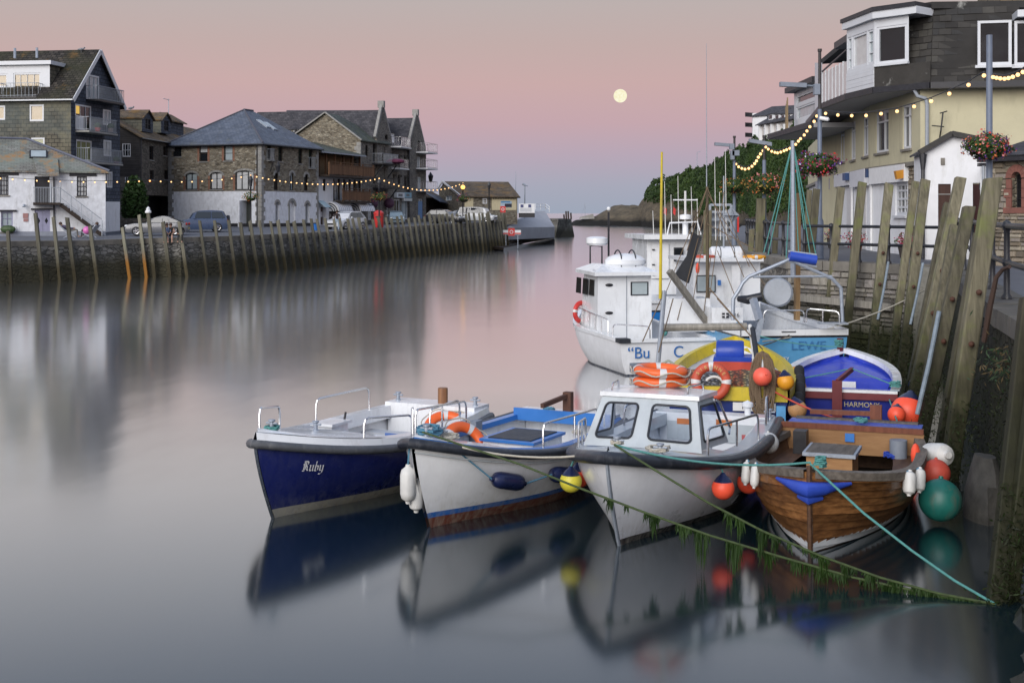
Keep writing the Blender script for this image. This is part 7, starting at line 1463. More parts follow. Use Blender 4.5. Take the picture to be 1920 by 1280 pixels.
MT['rope_teal'] = m_plain('teal_rope', (.085, .27, .25), .85, .25, 40, bump=.5, bscale=90); MT['rope_blue'] = m_plain('blue_rope', (.08, .22, .32), .85, .25, 40); MT['rope_white'] = m_plain('pale_rope', (.46, .43, .36), .9, .2, 40, bump=.5, bscale=90); MT['rope_brown'] = m_plain('brown_rope', (.17, .12, .075), .9, .3, 40, bump=.6, bscale=70)
MT['orange'] = m_plain('orange_plastic', (.80, .13, .022), .45, .08, 5, bump=.08); MT['reflect'] = m_plain('silver_tape', (.62, .62, .62), .4, .1, 10); MT['fluo'] = m_plain('fluorescent_orange', (.90, .10, .045), .5, .1, 3); MT['navy_vinyl'] = m_plain('navy_vinyl', (.012, .018, .065), .3, .15, 5); MT['white_vinyl'] = m_plain('white_vinyl', (.62, .62, .60), .5, .1, 6, dirt=(.4, .39, .36)); MT['brown_rust'] = m_plain('rusty_brown', (.09, .04, .025), .8, .3, 12)
MT['clear'] = m_glass('clear_screen', (.80, .85, .92), .015)
def rails(t, pts, r=.018, name='handrail', mat='steel'): b = MB(); b.tube(pts, r, 8); return b.build(name, MT[mat], t, True)
def hoop(t, a, c, h, r=.017, mids=(), name='grab_rail', lean=0.0):
    a, c = Vector(a), Vector(c); d = (c-a).normalized(); k = min(.1, h*.4); z = Vector((0, lean, h)); zz = z*((h-k)/h)
    b = MB(); b.tube([a, a+zz, a+z+d*k*.35-Z3*k*.25, a+z+d*k, c+z-d*k, c+z-d*k*.35-Z3*k*.25, c+zz, c], r, 8); o = b.build(name, MT['steel'], t, True)
    for m in mids: q = a.lerp(c, m); s = MB(); s.tube([q, q+z], r*.9, 8); s.build('stanchion', MT['steel'], o, True)
    return o
def cleat(t, p, mat='galv'): b = MB(); p = Vector(p); b.lathe(p, [(.05, 0), (.045, .02), (.03, .03), (.03, .12), (.05, .13), (.05, .15), (0, .155)], 10); b.tube([p+Vector((0, -.09, .1)), p+Vector((0, .09, .1))], .015, 6); b.build('mooring_bitt', MT[mat], t, True)
def coil(t, c, r, mat, n=5, seed=0, name='rope_coil', flat=.35):
    rg = random.Random(seed); pts = []; c = Vector(c)
    for i in range(n*14): a = i/14*2*math.pi; k = r*(.6+.4*rg.random()); pts.append(c+Vector((k*math.cos(a), k*math.sin(a)*.8, flat*r*(i/(n*14))+rg.uniform(0, .02))))
    b = MB(); b.tube(pts, .014, 5); return b.build(name, MT[mat], t, True)
def lifebuoy(loc, axis, label, Rr=.30, r=.085, mat='orange', rope=True, group=None, txt=None):
    t = thing('lifebuoy', label, 'lifebuoy', loc, group=group); loc = Vector(loc); ax = Vector(axis).normalized(); b = MB(); b.torus(loc, Rr, r, ax, 36, 12, flat=.8); b.build('ring', MT[mat], t, True); x = ax.orthogonal().normalized(); y = ax.cross(x)
    for k in range(4): a = math.pi/4+k*math.pi/2; q = MB(); q.torus(loc, Rr, r+.004, ax, 4, 12, a-.13, a+.13, .8); q.build('reflective_band', MT['reflect'], t, True)
    if rope:
        pts = []
        for i in range(49): a = 2*math.pi*i/48; sag = abs(math.sin(2*a)); pts.append(loc+(x*math.cos(a+math.pi/4)+y*math.sin(a+math.pi/4))*(Rr+r+.02+.045*sag)+ax*(.03*math.sin(6*a)))
        q = MB(); q.tube(pts, .011, 5); q.build('grab_line', MT['rope_white'], t, True)
    return t
def buoy(c, r, label, mat='fluo', cap='navy_vinyl', axis=(0, 0, 1), group='round fender buoys', line=None, k=1.0):
    """inflatable round buoy: ball drawn up into a dark neck"""
    c = Vector(c); t = thing('fender_buoy', label, 'buoy', c-Z3*r, group=group); ax = Vector(axis).normalized(); pr = [(r*math.sin(math.pi*i/20), -r*math.cos(math.pi*i/20)) for i in range(15)]; b = MB(); b.lathe(c, pr, 24, ax); b.build('ball', MT[mat], t, True)
    if cap == mat: q = MB(); q.lathe(c, [(r*math.sin(math.pi*i/20), -r*math.cos(math.pi*i/20)) for i in range(14, 20)]+[(r*.12, r), (r*.1, r*1.12), (0, r*1.12)], 24, ax); q.build('crown', MT[mat], t, True); return t
    b = MB(); b.lathe(c, [(r*math.sin(math.pi*.70)*1.005, -r*math.cos(math.pi*.70)*1.0), (r*.55, r*.95), (r*.28, r*1.18), (r*.2, r*1.32), (r*.1, r*1.38), (0, r*1.38)], 20, ax); b.build('neck', MT[cap], t, True)
    if line: b = MB(); b.tube([c+ax*r*1.3, Vector(line)], .012, 6); b.build('lanyard', MT['rope_teal'], t, True)
    return t
def sausage(a, c, r, label, mat='white_vinyl', group='long fenders', line=None):
    a, c = Vector(a), Vector(c); d = c-a; L = d.length; t = thing('fender', label, 'fender', (a+c)/2-Z3*L/2, group=group); b = MB(); b.lathe(a, [(.0, 0), (r*.3, .0), (r*.35, L*.06), (r*.85, L*.14), (r, L*.26), (r, L*.74), (r*.85, L*.86), (r*.35, L*.94), (r*.3, L), (0, L)], 18, d.normalized()); b.build('body', MT[mat], t, True)
    if line: b = MB(); b.tube([c, Vector(line)], .012, 6); b.build('lanyard', MT['rope_blue'], t, True)
    return t
def nib(t, strokes, M, size, mat, name='lettering', nibv=(.075, .10)):
    """broad-pen lettering: polylines swept with a slanted nib"""
    b = MB(); nx, ny = nibv
    for st in strokes:
        for (x0, y0), (x1, y1) in zip(st, st[1:]):
            p = [Vector((x, y, 0)) for x, y in ((x0-nx/2, y0-ny/2), (x0+nx/2, y0+ny/2), (x1+nx/2, y1+ny/2), (x1-nx/2, y1-ny/2))]
            b.poly(*[M @ (q*size) for q in p])
    return b.build(name, mat, t)
RUBY = [[(.0, .95), (.12, 1.0), (.12, .1), (.02, .02), (.2, -.02)], [(.0, .7), (.1, .62)], [(.12, 1.0), (.34, 1.0), (.48, .86), (.45, .66), (.26, .56)], [(.26, .98), (.26, .1)], [(.3, .54), (.44, .42), (.46, .14), (.58, .04)],
        [(.68, .62), (.76, .56), (.76, .12), (.88, .0), (1.0, .1)], [(.98, .62), (1.04, .56), (1.04, .1), (1.12, .02)], [(1.26, 1.0), (1.3, .94), (1.3, .08), (1.4, .0), (1.56, .12), (1.56, .48), (1.44, .58), (1.32, .5)],
        [(1.7, .62), (1.78, .56), (1.78, .16), (1.88, .06), (2.02, .14)], [(2.0, .62), (2.06, .56), (2.06, -.1), (1.92, -.3), (1.74, -.26)]]
def side_M(h, u, t_, side, flip=False, off=.012):
    """plane on the hull side at (u, t)"""
    p = h.P(u, t_, side); a = h.P(u+.02, t_, side)-h.P(u-.02, t_, side); c = h.P(u, t_+.03, side)-h.P(u, t_-.03, side)
    x = a if side < 0 else -a; x.normalize(); M = plane_M(p, x, c); M.translation = p+M.col[2].to_3d()*off; return M
# ---- Ruby: navy open boat
def ruby():
    t, L = boat('navy blue open motor boat with RUBY lettered on its bow', (-1.18, 22.1), (-3.47, 17.30)); h = Hull(L, 2.15, .80, .76, 1.12, .4, .62, .82, .4, 2.5, 1.5, .42, .95)
    b = MB(); h.skin(b); h.transom(b); hull = b.build('hull', m_bands('navy_hull_paint', [(.0, (.02, .02, .02)), (.13, (.38, .36, .29)), (3, (.012, .018, .115))], .2, ((.20, .21, .24), .5, .35), .5), t, True)
    b = MB(); zf = .22; h.skin(b, 26, 6, inset=.09, u1=.97, zmin=zf); h.transom(b, h.tz(0, zf), 1, .09, .06); b.build('inner_hull', MT['gel'], t, True)
    b = MB(); h.floor(b, zf+.004, .01, .8, .10); b.build('sole', MT['deck'], t)
    # white bulwark strip above the rubber, foredeck, side decks
    b = MB()
    for sd in (1, -1): e1 = h.edge(sd, 0, 1, 26, 0, .015); e2 = h.edge(sd, 0, 1, 26, .12, -.02); e3 = h.edge(sd, 0, 1, 26, .13, -.20); e4 = h.edge(sd, 0, 1, 26, -.08, -.22); b.grid([list(r) for r in zip(e1, e2, e3, e4)])
    b.build('side_deck', MT['gel'], t, True)
    b = MB(); rows = []
    for i in range(13):
        u = .66+.335*i/12; p = h.P(u, 1, 1, .03); rows.append([(p.x, y*p.y, p.z+.132+.05*(1-y*y)) for y in (-1, -.6, 0, .6, 1)])
    b.grid(rows); b.poly(*[Vector(q) for q in rows[0]], Vector((rows[0][4][0], rows[0][4][1]*.62, .35)), Vector((rows[0][0][0], rows[0][0][1]*.62, .35))); b.build('foredeck', MT['gel'], t, True)
    b = MB(); p = h.P(0, 1, 1); b.box(p.x-.03, p.x+.52, -p.y+.02, p.y-.02, p.z+.1, p.z+.17); b.box(p.x+.46, p.x+.52, -p.y+.08, p.y-.08, .3, p.z+.1); b.build('stern_deck', MT['gel'], t)
    b = MB(); b.tube(h.loop(-.03, .035), .062, 10); b.build('rubbing_tube', MT['grey_tube'], t, True)
    b = MB(); b.tube([h.P(1, k/10, 1)+Vector((.012, -.025, 0)) for k in range(2, 11)], .022, 6); b.build('stem_band', MT['steel'], t, True)
    nib(t, [[(x, y) for x, y in s] for s in RUBY], side_M(h, .87, .80, 1) @ Matrix.Translation((-.2, -.08, 0)), .15, m_plain('white_lettering', (.75, .76, .78), .5), nibv=(.10, .09))
    M = plane_M((p.x+.525, .45, p.z-.02), (0, -1, 0), (0, 0, 1)); nib(t, RUBY, M @ Matrix.Translation((-.3, 0, 0)), .11, m_plain('blue_lettering', (.04, .14, .42), .5), nibv=(.10, .09))
    zz = lambda u: h.sheer(u)+.13
    g = lambda u, sd, ins=.1: Vector((h.P(u, 1, sd, ins).x, h.P(u, 1, sd, ins).y, zz(u)))
    hoop(t, g(.90, -1), g(.68, -1), .34); hoop(t, g(.46, -1), g(.18, -1), .36); hoop(t, g(.72, 1, .08), g(.52, 1, .08), .28); hoop(t, g(.42, 1), g(.22, 1), .3)
    for u, sd in ((.93, 0), (.73, 0), (.05, -1), (.05, 1)): cleat(t, (h.P(u, 1).x, sd*.75, zz(u)+.04))
    b = MB(); b.lathe((h.P(0, 1).x+.25, .12, zz(0)), [(.085, 0), (.085, .28), (.08, .3), (.0, .3)], 14); b.build('rudder_head', m_wood('varnished_post', (.14, .06, .03), (.26, .13, .06), .5), t, True)
    b = MB(); b.box(-.1, .35, -.62, -.3, zf, .95); b.box(-.15, .4, -.66, -.26, .95, .99); b.build('helm_console', MT['gel'], t); b = MB(); b.tube([(-.1, -.4, .8), (-.16, -.38, 1.1)], .02, 6); b.build('throttle_lever', MT['black'], t)
    b = MB(); b.box(.35, .37, -.58, -.36, .6, .85); b.build('helm_panel', MT['black'], t); b = MB(); b.box(-1.0, -.5, -.35, .35, zf, .62); b.build('engine_box', MT['gel'], t)
    for x in (-1.6, .1, .9):
        b = MB(); yy = h.halfw(x+.14, .52); b.box(x-.14, x+.14, -yy, yy, .52, .56); b.build('thwart', MT['deck'], t)
    coil(t, (h.P(.93, 1).x, 0, zz(.93)+.05), .12, 'rope_teal', 4, 1)
    b = MB(); b.box(-.4, -.38, .2, .62, .45, .78); b.build('notice', m_plain('blue_red_notice', (.06, .14, .4), .5), t)
    lifebuoy(toworld(t, (-1.75, .55, .66)), toworld(t, (-.9, .45, 1.1))-toworld(t, (-1.3, .2, .5)), 'orange lifebuoy lying inside the navy boat'); return t, h
rb, rh_ = ruby()
# ---- white open boat with blue boot-top
def blueline():
    t, L = boat('white open boat with a blue waterline stripe and blue stern trim', (.985, 21.1), (-1.30, 16.75)); h = Hull(L, 2.15, .86, .80, 1.22, .42, .62, .84, .4, 2.5, 1.45, .42, 1.0)
    b = MB(); h.skin(b); h.transom(b); b.build('hull', m_bands('white_hull_red_boot', [(.14, (.17, .055, .035)), (.215, (.03, .14, .45)), (3, (.77, .78, .79))], .25, ((.40, .36, .28), .6, .45), .4), t, True)
    b = MB(); zf = .24; h.skin(b, 26, 6, inset=.08, u1=.97, zmin=zf); h.transom(b, h.tz(0, zf), 1, .08, .06); b.build('inner_hull', MT['gel'], t, True); b = MB(); h.floor(b, zf+.004, .01, .8, .09); b.build('sole', MT['deck'], t)
    b = MB()
    for sd in (1, -1): e1 = h.edge(sd, 0, 1, 26, .0, .01); e2 = h.edge(sd, 0, 1, 26, .05, -.03); e3 = h.edge(sd, 0, 1, 26, .05, -.16); e4 = h.edge(sd, 0, 1, 26, -.03, -.17); b.grid([list(r) for r in zip(e1, e2, e3, e4)])
    b.build('gunwale', MT['blue_paint'], t, True)
    b = MB(); rows = [[(h.P(.74+.255*i/10, 1, 1, .03).x, y*h.P(.74+.255*i/10, 1, 1, .03).y, h.sheer(.74+.255*i/10)+.055+.04*(1-y*y)) for y in (-1, -.5, 0, .5, 1)] for i in range(11)]; b.grid(rows); b.build('foredeck', MT['gel'], t, True)
    b = MB(); p = h.P(0, 1, 1); b.box(p.x-.03, p.x+.38, -p.y+.05, p.y-.05, p.z+.05, p.z+.10); b.build('stern_deck', MT['gel'], t); b = MB(); b.box(p.x+.38, p.x+.42, -p.y+.04, p.y-.04, p.z-.06, p.z+.14); b.build('stern_trim', MT['blue_paint'], t)
    b = MB(); b.tube(h.loop(-.02, .04), .072, 10); b.build('rubbing_tube', MT['black_tube'], t, True)
    b = MB(); b.tube(h.edge(1, 0, 1, 40, -.14, .008), .010, 5); b.build('hull_moulding', MT['gel_grey'], t, True)
    zz = lambda u: h.sheer(u)+.05; g = lambda u, sd, ins=.08: Vector((h.P(u, 1, sd, ins).x, h.P(u, 1, sd, ins).y, zz(u)))
    hoop(t, g(.96, -1, .05), g(.80, -1), .40, mids=(.35, .7)); hoop(t, g(.78, -1, .12), g(.36, -1), .42, mids=(.5,)); hoop(t, g(.60, 1), g(.22, 1), .34, mids=(.55,)); hoop(t, g(.16, 1), g(.04, 1), .34)
    b = MB(); b.box(p.x+.1, p.x+.22, -.06, .08, p.z+.05, p.z+.42); b.build('rudder_head', MT['brown_rust'], t); b = MB(); b.beam((p.x+.18, 0, p.z+.36), (p.x+.9, -.1, p.z+.28), .06, .07); b.build('tiller', MT['brown_rust'], t)
    b = MB(); b.box(-1.2, -.2, -.42, .42, zf, .78); e_ = b.build('engine_box', MT['gel'], t); b = MB(); b.box(-1.25, -.15, -.46, .46, .78, .82); b.build('engine_box_rim', MT['blue_paint'], e_); b = MB(); b.box(-1.15, -.25, -.36, .36, .82, .835); b.build('engine_box_mat', MT['rubber'], e_)
    for x in (.5, 1.1): b = MB(); yy = h.halfw(x+.14, .54); b.box(x-.14, x+.14, -yy, yy, .54, .58); b.build('thwart', MT['blue_paint'], t)
    for u in (.93, .85): cleat(t, (h.P(u, 1).x, 0, zz(u)+.06))
    coil(t, (h.P(.9, 1).x, -.05, zz(.9)+.08), .22, 'rope_blue', 7, 2, flat=.5); coil(t, (h.P(.84, 1).x, .1, zz(.84)+.06), .15, 'rope_white', 4, 3); coil(t, (p.x+.25, -.3, p.z+.1), .12, 'rope_blue', 4, 4); coil(t, g(.3, 1)+Vector((0, -.2, 0)), .1, 'rope_white', 4, 9)
    b = MB(); b.box(-.95, -.75, -.98, -.85, .6, .95); b.build('control_box', MT['grey_box'], t)
    lifebuoy(toworld(t, (.0, -.60, .74)), toworld(t, (.6, .1, 1.2))-toworld(t, (.3, -.7, .55)), 'orange lifebuoy with pale line inside the blue-trimmed boat')
    q = toworld(t, h.P(.80, .62, 1)); q2 = toworld(t, h.P(.66, .57, 1)); n = (toworld(t, (0, 1, 0))-toworld(t, (0, 0, 0)))
    def nv(u0, u1, tt, lab): a, c = toworld(t, h.P(u0, tt+.03, 1))+n*.12, toworld(t, h.P(u1, tt-.03, 1))+n*.12; sausage(a, c, .115, lab, 'navy_vinyl', 'navy fenders on the white boat')
    nv(.83, .71, .70, 'navy blue fender slung on the white hull'); nv(.61, .49, .72, 'navy blue fender slung beside the yellow buoy')
    b = MB(); P_ = [toworld(t, h.P(.93, 1.03, 1)), toworld(t, h.P(.83, .73, 1))+n*.13]; b.tube(P_, .012, 6); b.top('fender_line', MT['rope_blue'], 'thin blue line from the bow to the first navy fender', 'rope', smooth=True); b = MB(); P_ = [toworld(t, h.P(.71, .67, 1))+n*.13, toworld(t, h.P(.61, .75, 1))+n*.13]; b.tube(P_, .012, 6); b.top('fender_line', MT['rope_blue'], 'thin blue line between the two navy fenders', 'rope', smooth=True)
    a = toworld(t, h.P(.985, .62, -1)); sausage(a+Vector((-.13, -.05, -.22)), a+Vector((-.13, -.05, .30)), .105, 'white fender hung at the bow of the blue-trimmed boat', line=toworld(t, h.P(.98, 1, -1))); sausage(a+Vector((-.03, .05, -.36)), a+Vector((-.03, .05, .1)), .10, 'second white fender tucked under the first at the bow'); return t, h
bl, bh_ = blueline()
# ---- white cabin boat
def cabin_boat():
    t, L = boat('white boat with a grey three-window cabin and two lifebuoys on top', (3.38, 21.1), (1.17, 15.75)); h = Hull(L, 2.34, .86, .84, 1.22, .42, .75, .84, .42, 2.7, 1.5, .40, .95)
    b = MB(); h.skin(b); h.transom(b); b.build('hull', m_bands('white_hull_black_boot', [(.085, (.018, .018, .02)), (3, (.77, .78, .81))], .25, ((.40, .37, .31), .6, .4), .4), t, True)
    b = MB(); zf = .26; h.skin(b, 26, 6, inset=.1, u1=.97, zmin=zf); h.transom(b, h.tz(0, zf), 1, .1, .08); b.build('inner_hull', MT['gel'], t, True); b = MB(); h.floor(b, zf+.004, .01, .8, .1); b.build('sole', MT['deck'], t)
    b = MB()
    for sd in (1, -1): e1 = h.edge(sd, 0, 1, 26, .0, .01); e2 = h.edge(sd, 0, 1, 26, .06, -.02); e3 = h.edge(sd, 0, 1, 26, .06, -.26); e4 = h.edge(sd, 0, 1, 26, -.12, -.27); b.grid([list(r) for r in zip(e1, e2, e3, e4)])
    b.build('side_deck', MT['gel_grey'], t, True); p = h.P(0, 1, 1); b = MB(); b.box(p.x-.02, p.x+.34, -p.y+.04, p.y-.04, p.z+.03, p.z+.075); b.box(p.x+.3, p.x+.34, -p.y+.1, p.y-.1, zf, p.z+.03); b.build('stern_locker', MT['gel'], t)
    b = MB(); rows = [[(h.P(.60+.395*i/12, 1, 1, .02).x, y*h.P(.60+.395*i/12, 1, 1, .02).y, h.sheer(.60+.395*i/12)+.064+.05*(1-y*y)) for y in (-1, -.5, 0, .5, 1)] for i in range(13)]; b.grid(rows); b.build('foredeck', MT['gel_grey'], t, True)
    b = MB(); b.tube(h.loop(-.02, .045), .082, 12); b.build('rubbing_tube', MT['black_tube'], t, True)
    b = MB(); b.tube([h.P(1, k/10, 1)+Vector((.014, -.025, 0)) for k in range(2, 11)], .024, 6); b.build('stem_band', MT['galv'], t, True)
    # cabin shell: raked front in two panes, sides with one big window; lofted bottom and top outlines
    xf, xb = 1.42, -.02; zb = 1.05; zt = 1.70
    bot = [Vector((xf+.22, 0, zb+.06)), Vector((xf, .82, zb)), Vector((xb, .86, .93))]; top = [Vector((xf-.26, 0, zt)), Vector((xf-.36, .67, zt-.02)), Vector((xb+.34, .71, zt-.05))]
    mir = lambda v: Vector((v.x, -v.y, v.z))
    def panel(q, hole, nm):
        """q: four corners (bl, br, tr, tl) with a rounded window given by (u0, u1, v0, v1)"""
        def at_(u, v): return q[0].lerp(q[1], u).lerp(q[3].lerp(q[2], u), v)
        u0, u1, v0, v1 = hole; W = (q[1]-q[0]).length; Hh = (q[3]-q[0]).length; rc = .07; ring = []
        for cu, cv, a0 in ((u1-rc/W, v1-rc/Hh, 0), (u0+rc/W, v1-rc/Hh, 90), (u0+rc/W, v0+rc/Hh, 180), (u1-rc/W, v0+rc/Hh, 270)):
            for k in range(5): a = R(a0+90*k/4); ring.append((cu+rc/W*math.cos(a), cv+rc/Hh*math.sin(a)))
        n = len(ring); cu, cv = (u0+u1)/2, (v0+v1)/2; outr = []
        for u, v in ring:
            du, dv = u-cu, v-cv; s = min((( (1-cu) if du > 0 else cu)/abs(du)) if abs(du) > 1e-6 else 99, (((1-cv) if dv > 0 else cv)/abs(dv)) if abs(dv) > 1e-6 else 99); outr.append((cu+du*s, cv+dv*s))
        nrm = (q[1]-q[0]).cross(q[3]-q[0]).normalized(); b = MB(); A = [at_(*x) for x in ring]; O = [at_(*x) for x in outr]
        fs = []
        for i in range(n):
            j = (i+1) % n; b.poly(A[i], O[i], O[j], A[j])
            for cx, cy in ((0, 0), (1, 0), (1, 1), (0, 1)):
                (ua, va), (uc, vc) = outr[i], outr[j]
                if (abs(ua-cx) < 1e-4) != (abs(uc-cx) < 1e-4) and (abs(va-cy) < 1e-4) != (abs(vc-cy) < 1e-4) and ((abs(ua-cx) < 1e-4 and abs(vc-cy) < 1e-4) or (abs(va-cy) < 1e-4 and abs(uc-cx) < 1e-4)): b.poly(O[i], at_(cx, cy), O[j])
        w = b.build(nm, MT['gel_grey'], t); g = MB(); loop = A+[A[0], A[1]]; g.tube([x+nrm*.008 for x in loop], .017, 7); f = g.build('window_gasket', MT['rubber'], w, True); g = MB(); g.poly(*[x+nrm*.004 for x in A]); g.build('pane', MT['clear'], f)
    panel([bot[0], bot[1], top[1], top[0]], (.14, .84, .17, .87), 'cabin_front'); panel([mir(bot[1]), bot[0], top[0], mir(top[1])], (.16, .86, .17, .87), 'cabin_front')
    panel([bot[1], bot[2], top[2], top[1]], (.10, .90, .20, .88), 'cabin_side'); panel([mir(bot[2]), mir(bot[1]), mir(top[1]), mir(top[2])], (.10, .90, .20, .88), 'cabin_side')
    b = MB(); rf = [top[0]+Vector((.03, 0, .02)), top[1]+Vector((.02, .03, .02)), top[2]+Vector((-.12, .03, .02)), mir(top[2])+Vector((-.12, -.03, .02)), mir(top[1])+Vector((.02, -.03, .02))]; b.prism([q+Z3*.045 for q in rf], (0, 0, -.06)); cen = Vector((.55, 0, zt+.10)); b.add([q+Z3*.046 for q in rf]+[cen], [(i, (i+1) % 5, 5) for i in range(5)]); b.build('cabin_roof', MT['gel'], t)
    hoop(t, (1.0, .52, zt+.03), (.45, .6, zt+.02), .12, .014); hoop(t, (1.0, -.55, zt+.02), (.55, -.6, zt+.01), .13, .014)
    b = MB(); b.tube([top[2]+Vector((-.05, .02, -.05)), top[2]+Vector((-.2, .04, -.1)), Vector((xb-.12, .84, 1.15)), Vector((xb-.02, .85, 1.08))], .018, 7); b.build('door_grab_rail', MT['steel'], t, True)
    zz = lambda u: h.sheer(u)+.06; g = lambda u, sd, ins=.1: Vector((h.P(u, 1, sd, ins).x, h.P(u, 1, sd, ins).y, zz(u)))
    hoop(t, g(.74, 1, .06), g(.36, 1, .06), .36, mids=(.55,)); hoop(t, g(.80, -1, .04), g(.60, -1, .04), .34, mids=(.5,)); hoop(t, g(.16, 1), g(.10, 1), .42); hoop(t, g(.3, -1), g(.1, -1), .3)
    cleat(t, (h.P(.93, 1).x, 0, zz(.93)+.05)); cleat(t, g(.04, 1)); cleat(t, g(.88, 1)); coil(t, (h.P(.93, 1).x, 0, zz(.93)+.1), .1, 'rope_white', 5, 5); coil(t, (h.P(.86, 1).x, .42, zz(.86)+.06), .2, 'rope_white', 5, 6, flat=.15)
    b = MB(); b.box(-.9, -.25, -.4, .4, zf, .72); b.build('engine_box', MT['gel'], t); b = MB(); b.box(p.x+.345, p.x+.36, -.75, -.25, .5, .8); b.build('locker_door', MT['gel_grey'], t); b = MB(); b.box(p.x+.345, p.x+.362, .15, .75, .5, .8); b.build('locker_door', MT['gel_grey'], t)
    for y, z, c in ((-.45, .9, (.55, .16, .03)), (.2, .92, (.55, .16, .03)), (.62, .7, (.45, .1, .1)), (.9, .6, (.15, .4, .6))): b = MB(); b.box(p.x+.352, p.x+.366, y-.13, y+.13, z-.045-.1, z+.045-.1); b.build('warning_label', m_plain('label_%d' % int(y*100), c, .5), t)
    b = MB(); b.lathe((p.x+.2, .55, p.z+.08), [(.05, 0), (.05, .12), (.09, .14), (.09, .2), (.0, .24)], 12); b.build('stern_light', MT['gel'], t, True)
    b = MB(); M = side_M(h, .40, .50, 1); b.prism([h.P(.26+.30*k, .44, 1)+Vector((0, .012, 0)) for k in (0, .25, .5, .75, 1)]+[h.P(.26+.30*k, .54, 1)+Vector((0, .012, 0)) for k in (.95, .75, .5, .25, 0)], (0, .03, 0)); b.build('rubbing_strake', MT['rubber'], t)
    lx = toworld(t, (.55, .0, zt+.155)); lifebuoy(lx, (0, .05, 1), 'lower orange lifebuoy lying on the grey cabin roof', .30, .082, group='lifebuoys on the cabin roof'); lifebuoy(lx+Vector((.01, -.02, .15)), (.03, -.03, 1), 'upper orange lifebuoy stacked on the cabin roof', .30, .082, group='lifebuoys on the cabin roof')
    n = toworld(t, (0, 1, 0))-toworld(t, (0, 0, 0))
    for u, l in ((.73, 'orange round buoy with navy neck hung on the cabin boat amidships'), (.60, 'orange round buoy with navy neck hung beside the wooden boat')):
        q = toworld(t, h.P(u, .78, 1))+n*.17-Z3*.06; buoy(q, .150, l, line=toworld(t, h.P(u, 1, 1))+n*.06)
    n = -n; q = toworld(t, h.P(.79, .74, -1))+n*.17; buoy(q+Vector((-.03, -.22, 0)), .148, 'yellow round buoy with navy neck between the two white boats', mat='yellow_buoy', line=toworld(t, h.P(.82, 1, -1))); buoy(q+Vector((.09, .08, .0)), .148, 'orange round buoy half hidden behind the yellow one'); return t, h
MT['yellow_buoy'] = m_plain('yellow_buoy', (.62, .55, .05), .45, .08, 5)
cb, ch_ = cabin_boat()
